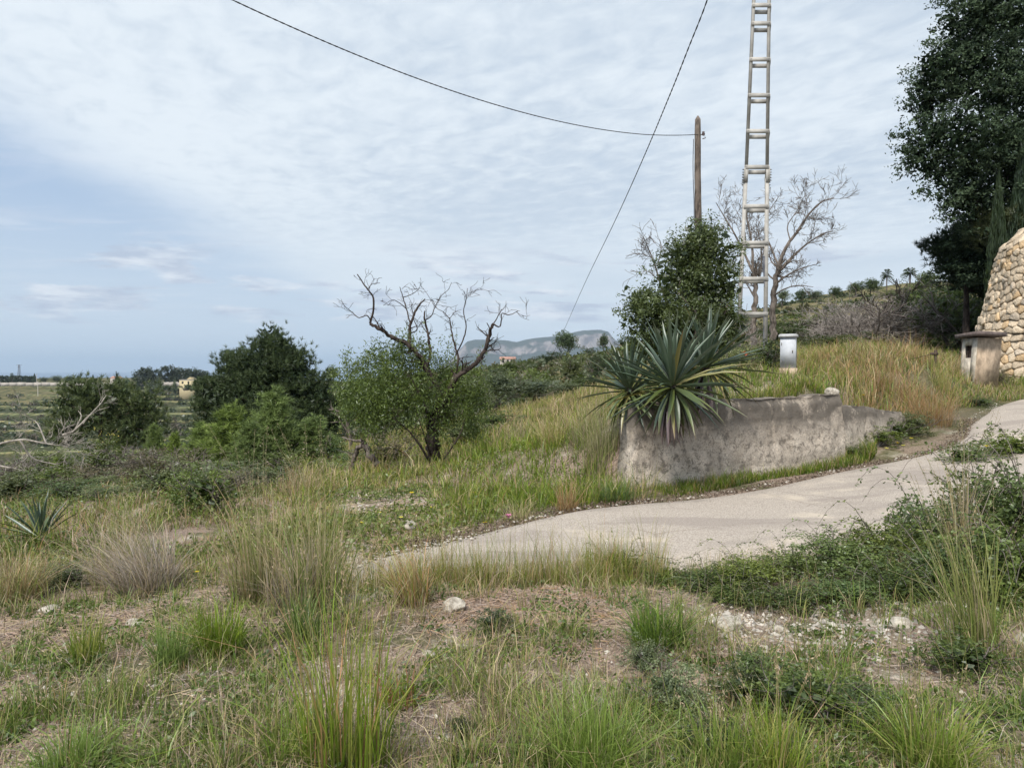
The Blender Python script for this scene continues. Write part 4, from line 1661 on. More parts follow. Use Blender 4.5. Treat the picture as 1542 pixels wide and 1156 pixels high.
def putpx(proto, name, px, ybase, ytop, wpx, Y, label, cat, group=None, tn=('crown', 'trunk'), grow_=1.0):
    """a plant whose foot stands on the ground at depth Y and whose top reaches image row ytop"""
    b = GY(px, Y)
    zt = at(px, ytop, Y)[2]
    h = max(0.2, zt - b[2])
    w = wpx * Y / F
    return put(proto, name, px, None, Y, w * grow_, h, label, cat, group, tn)


GREEN_D, GREEN_M = (0.032, 0.052, 0.018), (0.095, 0.135, 0.045)
OLIVE_D, OLIVE_M = (0.06, 0.08, 0.042), (0.17, 0.20, 0.11)
PROT = {
    'round': [u_round(s, GREEN_D, GREEN_M) for s in (1, 2)],
    'gum': [u_round(s, (0.016, 0.024, 0.014), (0.045, 0.06, 0.034), 0.05, 200, 24) for s in (31, 32)],
    'olive': [u_round(s, OLIVE_D, OLIVE_M, 0.032, 190, 26, asp=0.35) for s in (3, 4, 5)],
    'leafy': [u_round(s, (0.05, 0.085, 0.022), (0.14, 0.20, 0.06), 0.035, 180, 24, asp=0.4) for s in (6, 7)],
    'bush_dark': [u_bush(s, GREEN_D, (0.08, 0.11, 0.04)) for s in (8, 9)],
    'bush_green': [u_bush(s, (0.05, 0.08, 0.02), (0.15, 0.205, 0.05)) for s in (10, 11, 12)],
    'bush_olive': [u_bush(s, (0.085, 0.11, 0.045), (0.22, 0.255, 0.11), 0.035, 190, 22) for s in (13, 14)],
    'bush_brown': [u_bush(s, (0.09, 0.078, 0.045), (0.22, 0.185, 0.115), 0.035, 150, 22) for s in (15, 16)],
    'pine': [u_pine(s, (0.03, 0.05, 0.02), (0.08, 0.12, 0.035)) for s in (17, 18)],
    'young_pine': [u_pine(s, (0.10, 0.145, 0.03), (0.25, 0.33, 0.08), per=18, L=0.075, w=0.0032, wid=0.42) for s in (19, 20, 21)],
    'bare': [u_bare(s, 3, 4, 0.8, 4, 0.42, 0.022) for s in (22, 23)],
    'grey_shrub': [u_bare(s, 3, 7, 1.0, 5, 0.40, 0.013, M_TWIG, 0.0028) for s in (24, 25)],
    'silver': [u_bare(s, 3, 9, 1.0, 5, 0.40, 0.011, M_SILVER, 0.0022) for s in (34, 35)],
    'palm': [u_palm(s) for s in (26, 27)],
    'cypress': [u_cypress(28)],
}


def pr(k, i=None):
    L_ = PROT[k]
    return L_[(random.randrange(len(L_)) if i is None else i) % len(L_)]


# ------------------------------------------------------------------ far plateau skyline, left
for q, (px, yt, w) in enumerate([(18, 561, 8)]):
    putpx(pr('palm', 0), 'palm_tree', px, 0, 560, 9, 560, 'tiny palm tree above the dark hedge on the far left skyline', 'palm')
g = Geo()
rg = np.random.default_rng(3)
a, b = at(-40, 574, 590), at(53, 574, 590)
n = 5200
u_ = rg.random(n)
zt = (at(0, 566, 590)[2] - a[2]) * (0.85 + 0.25 * vnoise(u_ * 40, u_ * 0))
P = np.stack([a[0] + (b[0] - a[0]) * u_, 590 + rg.uniform(-1.5, 1.5, n), a[2] - 1 + (zt + 1) * rg.random(n)], 1)
leaf_quads(g, P, 1.3, (0.016, 0.028, 0.014), (0.035, 0.052, 0.022), 0.5, up=1.0, rg=rg)
tag(g.obj('hedge', M_LEAF), 'long dark clipped hedge on the far left skyline', 'hedge')
for q, (px, yt, w, k, nm, lb, ct_) in enumerate([
        (52, 562, 6, 'cypress', 'cypress_tree', 'dark narrow cypress closing the right end of the far hedge', 'cypress'),
        (38, 565, 5, 'cypress', 'cypress_tree', 'small dark cypress standing up out of the far hedge, below the mast', 'cypress'),
        (66, 565, 17, 'olive', 'distant_tree', 'first grey-green round tree right of the far dark hedge', 'tree'),
        (85, 563, 22, 'olive', 'distant_tree', 'largest round grey-green tree in the row right of the far hedge', 'tree'),
        (104, 564, 18, 'round', 'distant_tree', 'dark tree near the right end of the row beyond the far wall', 'tree'),
        (116, 567, 12, 'olive', 'distant_tree', 'lowest tree ending the row right of the far hedge', 'tree'),
        (140, 564, 10, 'cypress', 'cypress_tree', 'pointed dark conifer, the tallest between the far tree row and the white cottage', 'cypress'),
        (150, 567, 8, 'cypress', 'cypress_tree', 'lower pointed conifer just left of the white cottage', 'cypress'),
        (176, 562, 12, 'pine', 'distant_tree', 'small dark conifer right of the white cottage', 'tree'),
        (192, 563, 17, 'round', 'distant_tree', 'small round dark tree between the white cottage and the tall eucalyptus', 'tree'),
        (207, 568, 10, 'round', 'distant_tree', 'low dark bushy tree at the foot of the tall eucalyptus', 'tree'),
        (222, 546, 42, 'gum', 'eucalyptus_tree', 'tall dark eucalyptus with a ragged crown on the skyline left of the yellow house', 'tree'),
        (240, 563, 18, 'olive', 'distant_tree', 'small grey-green tree right under the tall eucalyptus', 'tree'),
        (228, 570, 18, 'olive', 'distant_tree', 'low rounded olive tree in front of the tall eucalyptus', 'tree'),
        (262, 546, 44, 'gum', 'eucalyptus_tree', 'wide dark tree crown on the skyline directly behind the yellow house', 'tree'),
        (290, 548, 48, 'gum', 'eucalyptus_tree', 'broad dark tree on the skyline touching the big pine, above the yellow house', 'tree'),
        (263, 567, 9, 'olive', 'distant_tree', 'tiny round tree at the left wall of the yellow house', 'tree'),
        (497, 545, 22, 'round', 'distant_tree', 'small distant dark round tree in the gap between the big pine and the almond', 'tree')]):
    Y = 500 if 'skyline' in lb else 470 + (q % 4) * 12
    if px < 130:
        Y = 575
    if 'in front' in lb or 'left wall' in lb:
        Y = 455
    putpx(pr(k, q), nm, px, 0, yt, w * 1.15, Y, lb, ct_)
putpx(pr('bare', 0), 'bare_tree', 241, 0, 543, 12, 505, 'thin bare pale tree on the skyline between the two dark eucalyptus crowns', 'tree')
putpx(pr('bare', 1), 'bare_tree', 171, 0, 559, 9, 520, 'tiny bare tree beside the white cottage on the skyline', 'tree')

# scrub over the terraced slope (far, reads as a mass)
def scatter_mass(name, pts, kinds, wr, hr, seed, mt=None, thin=1.0):
    """far bushes joined into one mesh"""
    rg = np.random.default_rng(seed)
    g = Geo()
    for p in pts:
        c1_, c2_ = kinds[rg.integers(len(kinds))]
        sc = rg.uniform(0.55, 1.4)
        w, h = wr * sc, hr * sc * rg.uniform(0.8, 1.2)
        nf = 1.0 if p[1] > 75 else 0.55
        n = int(95 * thin / nf ** 0.9)
        d = rand_dirs(n, rg)
        d[:, 2] = np.abs(d[:, 2])
        lump = 0.75 + 0.35 * np.sin(d[:, 0] * 5 + p[0]) * np.cos(d[:, 1] * 4 + p[1])
        P = p + d * np.array([w / 2, w / 2, h]) * (rg.uniform(0.55, 1.0, (n, 1)) * lump[:, None])
        leaf_quads(g, P, w * 0.21 * nf ** .8, c1_, c2_, 0.7, rg=rg, shade=np.full(n, rg.random()))
    return tag(g.obj(name, mt or M_LEAF), kind='stuff')


rg = np.random.default_rng(8)
pts = []
while len(pts) < 1150:
    px, Y = rg.uniform(-60, 620), rg.uniform(235, 540)
    x = (px - PW / 2) / F * Y
    if vnoise(x, Y, 0.02, 3) < (0.50 if px < 130 else 0.02):
        continue
    if x > -55:
        continue
    u0 = (Y - 250 + 14 * math.sin(x * 0.02)) / 300
    q = u0 * 11
    z = -36 + 25.5 * (0.25 * u0 + 0.75 * (math.floor(q) + float(sstep(q - math.floor(q), 0.88, 1.0))) / 11)
    z = max(z, H(x, Y))
    pts.append(np.array([x, Y, z - 0.3]))
for q in range(26):
    pts.append(at(rg.uniform(225, 305), rg.uniform(583, 588), 452 + rg.uniform(-5, 5)))
scatter_mass('scrub', pts, [(GREEN_D, (0.06, 0.08, 0.035)), (OLIVE_D, (0.10, 0.115, 0.07)), ((0.07, 0.06, 0.045), (0.13, 0.11, 0.085))], 5.2, 2.6, 4, thin=.5)

# scrub covering the hill in the middle and the slopes that lead to it
pts = []
tries = 0
while len(pts) < 1500:
    px = rg.uniform(470, 1010)
    Y = math.exp(rg.uniform(math.log(40), math.log(150)))
    x = (px - PW / 2) / F * Y
    pts.append(np.array([x, Y, H(x, Y) - 0.25]))
scatter_mass('hill_scrub', pts, [(GREEN_D, (0.075, 0.10, 0.035)), ((0.05, 0.075, 0.022), (0.13, 0.175, 0.055)), (OLIVE_D, (0.12, 0.14, 0.08)), ((0.06, 0.055, 0.03), (0.14, 0.125, 0.07))], 2.2, 0.95, 6, thin=0.5)
pts = []
while len(pts) < 750:
    px = rg.uniform(-80, 560)
    Y = math.exp(rg.uniform(math.log(34), math.log(255)))
    x = (px - PW / 2) / F * Y
    if px < 140 and (Y > 238 or (Y > 95 and rg.random() < .5)):
        continue
    pts.append(np.array([x, Y, H(x, Y) - 0.3]))
scatter_mass('valley_scrub', pts, [(GREEN_D, (0.05, 0.07, 0.028)), (OLIVE_D, (0.11, 0.125, 0.075)), ((0.07, 0.06, 0.045), (0.15, 0.13, 0.10))], 2.8, 1.6, 7, thin=.55)
pts = []
while len(pts) < 520:
    px = rg.uniform(1080, 1560)
    Y = math.exp(rg.uniform(math.log(38), math.log(150)))
    x = (px - PW / 2) / F * Y
    if vnoise(x, Y, 0.05, 5) < 0.42:
        continue
    pts.append(np.array([x, Y, H(x, Y) - 0.25]))
scatter_mass('right_hill_scrub', pts, [(GREEN_D, (0.07, 0.09, 0.03)), ((0.09, 0.075, 0.045), (0.20, 0.165, 0.10)), (OLIVE_D, (0.12, 0.13, 0.08))], 2.0, 1.0, 9, thin=.5)

# ------------------------------------------------------------------ ridge trees on the right skyline
for q, (px, yt, w, k, nm, lb, Y) in enumerate([
        (1178, 433, 30, 'olive', 'ridge_tree', 'small grey-green tree on the ridge just right of the cabinet, behind the bare tree', 118),
        (1205, 431, 30, 'round', 'ridge_tree', 'dark little tree on the ridge behind the bare tree, second from the pylon', 120),
        (1228, 433, 28, 'olive', 'ridge_tree', 'grey-green tree on the ridge at the right edge of the bare tree', 120),
        (1257, 428, 24, 'round', 'ridge_tree', 'isolated small round tree on the ridge with sky on both sides', 124),
        (1286, 421, 28, 'round', 'ridge_tree', 'dark tree on the ridge, left one of the close pair before the palm', 124),
        (1312, 415, 34, 'round', 'ridge_tree', 'largest dark round tree on the ridge, directly left of the first palm', 122),
        (1397, 402, 46, 'round', 'ridge_tree', 'dark tree on the ridge right of the second palm, touching the tall dark tree', 108),
        (1380, 420, 40, 'bush_green', 'ridge_shrub', 'bright green shrub below the second palm on the ridge', 95),
        (1432, 425, 60, 'bush_dark', 'ridge_shrub', 'dark shrub under the overhanging dark tree on the right ridge', 85),
        (1340, 432, 44, 'bush_olive', 'ridge_shrub', 'grey-green shrub at the foot of the first palm', 105)]):
    putpx(pr(k, q), nm, px, 0, yt, w * 1.1, Y, lb, 'tree' if 'tree' in nm else 'shrub', tn=('crown', 'trunk'))
putpx(pr('palm', 0), 'palm_tree', 1334, 0, 402, 22, 118, 'small palm with a full round head of fronds standing alone on the right ridge', 'palm')
putpx(pr('palm', 1), 'palm_tree', 1369, 0, 400, 30, 112, 'second palm on the right ridge, half hidden by shrubs', 'palm')

# hill skyline in the middle
for q, (px, yt, w, k, nm, lb, Y) in enumerate([
        (853, 492, 44, 'round', 'hill_tree', 'dark wind-combed tree on the hill crest in front of the mountain', 112),
        (908, 498, 20, 'round', 'hill_tree', 'small upright tree on the hill crest under the mountain\'s right end', 115),
        (940, 497, 30, 'bush_dark', 'hill_shrub', 'dark shrub on the hill crest just left of the spiky plants', 100),
        (886, 515, 22, 'bush_dark', 'hill_shrub', 'low dark shrub between the two trees on the hill crest', 110)]):
    putpx(pr(k, q), nm, px, 0, yt, w * 1.15, Y, lb, 'tree' if 'tree' in nm else 'shrub')
# a few bushes on the hill that stand out
for q, (px, Y, w, h, k, lb) in enumerate([
        (860, 62, 4.2, 3.0, 'bush_olive', 'pale silvery grey round bush halfway down the scrubby hill'),
        (800, 52, 4.6, 3.0, 'bush_green', 'green bush low on the scrubby hill, left of the silvery grey one'),
        (905, 55, 3.4, 2.4, 'bush_dark', 'dark bush on the hill close left of the spiky plants'),
        (770, 90, 5, 2.6, 'bush_green', 'bright green bush on the hill below the pink-roofed villa'),
        (830, 100, 5, 2.4, 'bush_dark', 'dark bush near the hill crest where the thick cable meets the hill')]):
    put(pr(k, q), 'hill_bush', px, None, Y, w, h, lb, 'bush', tn=('foliage', 'stems'))

# ------------------------------------------------------------------ olive and wild trees behind the meadow
for q, (px, Y, yt, w, k, lb) in enumerate([
        (530, 24, 545, 80, 'leafy', 'light green leafy tree between the big dark pine and the almond tree'),
        (575, 27, 532, 90, 'leafy', 'light green leafy tree directly behind the left side of the almond tree'),
        (500, 33, 585, 90, 'olive', 'grey-green wild olive low in the gap right of the big pine'),
        (700, 26, 560, 120, 'olive', 'broad grey-green olive tree behind the right side of the almond tree'),
        (745, 31, 553, 110, 'olive', 'grey-green olive tree second to the right behind the almond tree'),
        (800, 33, 563, 110, 'olive', 'grey-green olive tree behind the tall straw grass'),
        (850, 36, 572, 100, 'olive', 'grey-green olive tree behind the straw grass, left of the last olive by the spiky plants'),
        (890, 38, 566, 80, 'round', 'dark green small tree left of the spiky plants, behind the grass'),
        (655, 29, 572, 110, 'round', 'dark green tree in the shade straight behind the almond trunk'),
        (925, 34, 560, 70, 'olive', 'olive tree just left of the spiky plants above the wall end')]):
    putpx(pr(k, q), 'wild_tree', px, 0, yt, w * 1.15, Y, lb, 'tree')

# ------------------------------------------------------------------ big dark pine on the left
def crown_px(blobs, Y0, depth_sq=0.8):
    """ellipsoids from outline circles: (px, py, rx, ry, depth offset)"""
    out = []
    for b in blobs:
        px, py, rx, ry, dy = b
        c = at(px, py, Y0 + dy)
        s = (Y0 + dy) / F
        out.append((tuple(c), (rx * s, rx * s * depth_sq, ry * s)))
    return out


def big_pine(px0, Y0, blobs, label, ca_, cb_, ncl, per, L, w, seed, cat='pine', nm='pine_tree'):
    rg = np.random.default_rng(seed)
    b = GY(px0, Y0)
    root = empty(nm, b, label, cat)
    B = crown_px(blobs, Y0)
    P, tn, c, d = clump_points(B + boughs(B, int(ncl / 22), 0.36, rg, 0.6), ncl, 3, 0.13, rg, 0.45, 1.04)
    g = Geo()
    D = unit(np.repeat(d, 3, 0)[:len(P)] * 0.7 + np.array([0, 0, 0.7]))
    needle_tufts(g, P, D, L, w, per, ca_, cb_, rg, 0.6)
    Pi, _, _, _ = clump_points(B, int(ncl * 0.6), 6, 0.12, rg, 0.1, 0.72)
    leaf_quads(g, Pi, 0.24, ca_, ca_, 0.4, rg=rg)
    local(root, g.obj('crown', M_NEEDLE))
    g = Geo()
    topz = max(q[0][2] for q in B)
    tr = np.array([b + (0, 0, -0.3), b + (0.05, 0, (topz - b[2]) * .4), b + (-0.05, 0, topz - b[2])])
    lines = [(catmull(tr, 10), np.linspace(0.17, 0.03, 10), 3)]
    for (cc, rr) in B:
        cc = np.array(cc)
        st = np.array([b[0], b[1], max(b[2] + 0.6, cc[2] - 0.6 * rr[2] - 0.3)])
        lines.append((catmull([st, (st + cc) / 2 + (0, 0, -0.1), cc], 7), np.linspace(0.06, 0.015, 7), 2))
        for _ in range(5):
            e = cc + rand_dirs(1, rg)[0] * np.array(rr) * 0.85
            lines.append((catmull([cc, (cc + e) / 2 + rg.normal(size=3) * .1, e], 5), np.linspace(0.025, 0.008, 5), 1))
    lines_geo(g, lines)
    local(root, g.obj('trunk', M_BARK_DARK))
    return root


big_pine(400, 31, [(408, 512, 22, 24, 0), (398, 545, 48, 30, 0), (365, 560, 40, 32, .5), (442, 560, 36, 34, 0), (340, 600, 48, 40, .3), (400, 600, 62, 46, 0),
                   (468, 600, 42, 42, 0), (320, 640, 34, 36, 0), (380, 650, 64, 40, -.5), (455, 648, 56, 40, -.3), (490, 630, 26, 34, .4), (425, 530, 26, 24, 0), (318, 595, 22, 22, .5)],
         'large dark green pine with a broad domed crown left of the almond tree', (0.036, 0.058, 0.022), (0.105, 0.145, 0.052), 3200, 12, 0.20, 0.012, 41)
big_pine(150, 27, [(135, 590, 40, 20, 0), (170, 600, 44, 26, 0), (110, 612, 38, 22, .3), (215, 610, 28, 24, 0), (150, 632, 56, 26, 0), (205, 645, 40, 28, 0), (100, 650, 34, 22, 0)],
         'spreading green pine with bleached dead lower limbs at the left, in front of the terraces', (0.055, 0.078, 0.034), (0.13, 0.165, 0.07), 560, 14, 0.19, 0.010, 42)
for q, (px, Y, yt, w, lb) in enumerate([
        (412, 19.5, 590, 100, 'tallest bright green young pine with a pointed leader, before the big pine'),
        (346, 20.0, 616, 100, 'bright green young pine left of the tallest one, before the big pine'),
        (472, 20.0, 630, 92, 'bright green young pine at the right foot of the big pine'),
        (306, 21.5, 640, 80, 'low young pine at the left foot of the big pine'),
        (378, 18.5, 640, 76, 'small bushy young pine in front between the two taller young pines'),
        (232, 24, 642, 46, 'slim yellow-green young pine right of the dead pale limbs'),
        (90, 17.0, 690, 56, 'low round young pine near the left edge above the tall dry grass'),
        (262, 23, 655, 40, 'small yellowish young pine left of the group before the big pine')]):
    putpx(pr('young_pine', q), 'young_pine', px, 0, yt, w * 1.25, Y, lb, 'pine')

# dead bleached limbs at the far left
def limb_tree(name, polys, Y, label, cat, matl, seed, twig=(3, 2, 0.5), base=None, sub='branch', rough=0.12, trunk_n=1, tmin=0.004, kids=3, twig_every=0.35, wob=0.25, tupw=0.1):
    """a bare tree drawn limb by limb; each polyline is [(px, py, dy), ...], r0, r1"""
    rg = np.random.default_rng(seed)
    first = polys[0][0][0]
    b = at(first[0], first[1], Y + first[2])
    root = empty(name, b, label, cat)
    for j, (poly, r0, r1) in enumerate(polys):
        if name == 'almond_tree' and j:
            r0, r1 = r0 * .68, r1 * .75
        if name == 'bare_tree':
            r0, r1 = r0 * .75, r1 * .8
        pts = np.array([at(p[0], p[1], Y + p[2]) for p in poly])
        n_ = max(6, len(pts) * 4)
        C = catmull(pts, n_)
        C[1:-1] += rg.normal(size=(n_ - 2, 3)) * r1 * 0.35
        rad = np.interp(np.linspace(0, 1, n_), [0, 1], [r0, r1])
        g = Geo()
        lines = [(C, rad, 3)]
        lev, kd, L = twig
        Ltot = np.linalg.norm(np.diff(C, axis=0), axis=1).sum()
        if lev > 0:
            for q in range(int(Ltot / twig_every)):
                f = rg.uniform(0.25 if j else 0.75, 1.0)
                i_ = min(n_ - 2, int(f * (n_ - 1)))
                ax = unit(C[i_ + 1] - C[i_])
                sd_ = unit(np.cross(ax, rg.normal(size=3)))
                nd = unit(ax * 0.6 + sd_ * 0.8 + np.array([0, 0, tupw]))
                grow(lines, C[i_], nd, L * rg.uniform(0.35, 1.1), max(tmin, rad[i_] * 0.4), lev - 1, rg, 5, wob, kd, tupw * 0.3, 0.6, 0.7, tmin)
        lines_geo(g, lines, rough=rough, s_big=9)
        o = local(root, g.obj('trunk' if j < trunk_n else sub, matl, smooth=True))
    return root


limb_tree('dead_branches', [([(95, 655, 0), (112, 648, 0), (125, 635, 0), (148, 612, .2), (160, 595, .4)], 0.045, 0.012),
                            ([(112, 648, 0), (122, 628, 0.1), (118, 618, 0.3)], 0.025, 0.008),
                            ([(125, 638, 0), (140, 622, -.2), (165, 612, -.4)], 0.02, 0.006)], 23.5,
          'bleached dead pine limb reaching up in front of the spreading pine', 'dead branch', M_BARK_PALE, 5, (2, 3, 0.7), trunk_n=1)
limb_tree('dead_branches', [([(-15, 672, 0), (30, 662, 0), (70, 668, 0), (100, 672, .2)], 0.03, 0.008), ([(30, 662, 0), (50, 690, 0.1), (90, 700, .3)], 0.025, 0.008),
                            ([(-10, 700, 0), (25, 706, 0), (60, 716, .2)], 0.025, 0.006), ([(70, 668, 0), (58, 640, 0.1), (50, 632, .3)], 0.02, 0.006)], 16.0,
          'tangle of fallen grey dead branches at the left edge of the slope', 'dead branch', M_BARK_PALE, 6, (3, 4, 0.8), trunk_n=1, twig_every=0.2)
for q, (px, Y, w, h, k, nm, lb) in enumerate([
        (40, 19, 2.6, 1.2, 'grey_shrub', 'bare_shrub', 'grey twiggy leafless shrub at the left edge above the small young pine'),
        (120, 18.5, 2.0, 1.0, 'grey_shrub', 'bare_shrub', 'grey twiggy shrub between the small young pine and the flowering broom'),
        (222, 17.0, 1.9, 1.2, 'grey_shrub', 'bare_shrub', 'grey leafless shrub in front of the slim young pine'),
        (268, 14.5, 1.3, 0.6, 'grey_shrub', 'bare_shrub', 'low purplish grey twiggy shrub left of the tall yellow-green grass'),
        (205, 17.5, 1.8, 0.83, 'bush_olive', 'slope_bush', 'grey-green bush just left of the leafless shrub on the near slope'),
        (300, 14.2, 1.5, 0.44, 'bush_olive', 'slope_bush', 'olive-green bush behind the big dry tussock'),
        (308, 9.6, 1.2, 0.90, 'bush_green', 'slope_bush', 'fresh green bush right of the big dry tussock'),
        (150, 15.8, 1.8, 0.59, 'bush_brown', 'slope_bush', 'brownish bush below the flowering broom'),
        (15, 14.5, 2.2, 0.49, 'bush_brown', 'slope_bush', 'brown low bush at the left edge behind the blue-green agave'),
        (60, 20, 2.4, 1.36, 'bush_olive', 'slope_bush', 'olive-green bush behind the small young pine at left'),
        (180, 21, 2.6, 0.90, 'bush_green', 'slope_bush', 'green bush beneath the dead pale limbs'),
        (335, 16.5, 2.0, 0.49, 'bush_olive', 'slope_bush', 'grey-green bush below the left young pines'),
        (290, 18.5, 2.2, 0.95, 'bush_brown', 'slope_bush', 'brown bush left below the low young pine'),
        (500, 16, 1.4, 0.45, 'bush_olive', 'slope_bush', 'small olive-coloured bush below the right young pine'),
        (540, 18, 1.8, 0.55, 'bush_green', 'slope_bush', 'green bush behind the leaning broken trunk'),
        (20, 12.5, 1.5, 0.74, 'bush_olive', 'slope_bush', 'olive-green bush at the left edge just behind the agave'),
        (105, 12.0, 1.3, 0.45, 'bush_green', 'slope_bush', 'green bush on the near slope right behind the agave'),
        (160, 11.5, 1.1, 0.33, 'bush_olive', 'slope_bush', 'olive-green bush behind the seed-headed buff tussock'),
        (250, 12.0, 1.5, 0.79, 'bush_olive', 'slope_bush', 'grey-green bush behind the big dead tussock'),
        (345, 11.6, 1.2, 0.53, 'bush_brown', 'slope_bush', 'brownish bush directly behind the left one of the tall tussock pair'),
        (395, 13.2, 1.5, 0.46, 'bush_olive', 'slope_bush', 'grey-green bush between the tall tussock pair and the young pines'),
        (435, 15.0, 1.3, 0.74, 'bush_green', 'slope_bush', 'green bush just below the tallest young pine'),
        (60, 15.0, 1.7, 0.67, 'bush_green', 'slope_bush', 'yellowish green bush at the foot of the low round young pine'),
        (130, 14.5, 1.6, 0.43, 'bush_olive', 'slope_bush', 'grey-green bush right of the low round young pine'),
        (240, 15.5, 1.8, 1.01, 'bush_brown', 'slope_bush', 'brown-grey bush behind the low purplish shrub'),
        (350, 14.0, 1.2, 0.37, 'bush_brown', 'slope_bush', 'small brown bush in the grass below the left young pines'),
        (470, 14.5, 1.2, 0.31, 'bush_brown', 'slope_bush', 'small brown bush in the grass below the right young pine'),
        (585, 17, 1.9, 0.95, 'bush_brown', 'slope_bush', 'brownish bush in the shade left of the almond trunk'),
        (700, 19, 2.2, 0.75, 'bush_olive', 'slope_bush', 'olive-green bush at the meadow edge right of the almond trunk'),
        (745, 21, 2.2, 0.61, 'bush_green', 'slope_bush', 'green bush at the meadow edge left of the pinkish tussock'),
        (615, 13.8, 0.9, 0.45, 'bush_brown', 'slope_bush', 'small brown bush at the left foot of the almond trunk')]):
    put(pr(k, q), nm, px, None, Y, w, h, lb, 'shrub', tn=('foliage', 'stems'))
# broom in yellow flower
for px, Y, w, h, lb in ((152, 19, 1.6, 1.5, 'broom bush with yellow flowers between the small young pine and the grey shrubs'),
                        (500, 19.5, 1.3, 0.95, 'broom bush with yellow flowers between the right young pine and the broken trunk')):
    o = put(pr('bush_green', 1), 'broom_bush', px, None, Y, w, h, lb, 'shrub', tn=('foliage', 'stems'))
    g = Geo()
    P, _, _, _ = clump_points([((0, 0, .62), (.4, .4, .36))], 14, 7, 0.05, RNG, 0.85, 1.1)
    leaf_quads(g, P, 0.022, (0.50, 0.42, 0.08), (0.6, 0.54, 0.16), 0.8)
    g.obj('flowers', M_LEAF, o)['kind'] = 'stuff'

# leaning broken trunk
limb_tree('broken_trunk', [([(570, 700, 0), (562, 690, 0), (552, 672, 0), (547, 664, 0)], 0.075, 0.055), ([(547, 664, 0), (532, 663, .1), (515, 658, .2)], 0.035, 0.012),
                           ([(547, 668, 0), (538, 678, 0.05), (533, 690, .1), (532, 712, 0.1)], 0.05, 0.05)], 15.5,
          'leaning broken grey trunk with a snapped side branch left of the almond tree', 'dead tree', M_BARK_GREY, 7, (1, 2, 0.2), trunk_n=1, twig_every=0.6)

# ------------------------------------------------------------------ the almond tree with dead top
AY = 14.6
alm = [
    ([(657, 722, 0), (656, 700, 0), (653, 675, 0), (652, 648, 0), (655, 622, 0)], 0.150, 0.115),
    ([(655, 625, 0), (662, 600, 0), (660, 585, 0), (645, 560, -.1), (630, 535, -.2), (612, 518, -.2), (592, 508, -.25), (575, 497, -.3), (557, 487, -.3)], 0.10, 0.040),
    ([(557, 487, -.3), (562, 470, -.3), (562, 448, -.35), (554, 436, -.4), (546, 425, -.4), (538, 413, -.4)], 0.034, 0.012),
    ([(558, 482, -.3), (552, 475, -.4), (540, 478, -.5), (528, 468, -.5), (518, 460, -.6)], 0.020, 0.006),
    ([(554, 436, -.35), (560, 428, -.3), (572, 426, -.2)], 0.014, 0.006),
    ([(616, 520, -.2), (617, 500, -.1), (618, 490, -.1), (625, 470, 0), (634, 456, .1), (640, 450, .1)], 0.055, 0.014),
    ([(618, 488, -.1), (612, 465, 0), (606, 445, .1), (602, 432, .1)], 0.022, 0.008),
    ([(612, 465, 0), (600, 455, -.2), (590, 452, -.3), (577, 460, -.3)], 0.015, 0.005),
    ([(606, 448, .1), (618, 444, .2), (630, 436, .3), (634, 427, .3)], 0.014, 0.005),
    ([(617, 502, -.1), (628, 496, -.3), (622, 478, -.3)], 0.028, 0.008),
    ([(605, 435, .1), (616, 426, .1)], 0.010, 0.004),
    ([(640, 556, -.1), (648, 535, .1), (646, 515, .2), (644, 500, .3), (640, 483, .3), (640, 468, .3)], 0.05, 0.018),
    ([(641, 482, .3), (650, 475, .3), (655, 462, .4), (664, 446, .4), (675, 436, .5), (680, 425, .5)], 0.018, 0.005),
    ([(655, 462, .4), (648, 450, .3), (640, 438, .3), (632, 428, .2)], 0.010, 0.004),
    ([(665, 605, .1), (686, 560, .3), (690, 540, .3), (685, 520, .3), (680, 500, .3), (677, 478, .3)], 0.045, 0.014),
    ([(686, 535, .3), (698, 510, .2), (702, 490, .2), (698, 470, .2), (702, 450, .1), (704, 434, .1)], 0.024, 0.007),
    ([(677, 480, .3), (668, 470, .3), (658, 464, .3), (652, 452, .4)], 0.013, 0.004),
    ([(677, 480, .3), (685, 470, .4), (695, 466, .4)], 0.012, 0.004),
    ([(704, 442, .1), (716, 438, 0), (728, 434, 0)], 0.008, 0.003),
    ([(664, 620, 0), (678, 585, -.2), (690, 566, -.3), (710, 552, -.3), (724, 538, -.3), (733, 520, -.35), (738, 500, -.4), (743, 488, -.4)], 0.085, 0.042),
    ([(743, 488, -.4), (752, 492, -.45), (755, 482, -.5), (756, 472, -.5), (768, 474, -.5), (780, 468, -.6)], 0.022, 0.010),
    ([(778, 469, -.6), (785, 477, -.6), (797, 482, -.7)], 0.009, 0.004),
    ([(738, 495, -.4), (733, 486, -.4)], 0.018, 0.010),
    ([(645, 645, 0), (640, 610, -.3), (625, 580, -.5), (612, 560, -.6)], 0.03, 0.008),
    ([(650, 700, -.1), (632, 670, -.4), (612, 645, -.6), (590, 628, -.8)], 0.04, 0.008),
    ([(662, 700, -.1), (676, 680, -.3), (692, 655, -.4), (700, 630, -.5)], 0.03, 0.008),
    ([(650, 690, -.1), (637, 650, -.5), (628, 625, -.6)], 0.025, 0.008),
    ([(672, 597, 0), (680, 600, -.1), (672, 625, .1), (665, 640, .1)], 0.022, 0.02),
]
root = limb_tree('almond_tree', alm, AY, 'old dark-barked almond tree with dead crooked branches above fresh green shoots, centre left', 'tree', M_BARK_DARK, 9,
                 (2, 3, 0.36), trunk_n=1, twig_every=0.17, tmin=0.0035, wob=0.3, rough=0.14)
rg = np.random.default_rng(31)
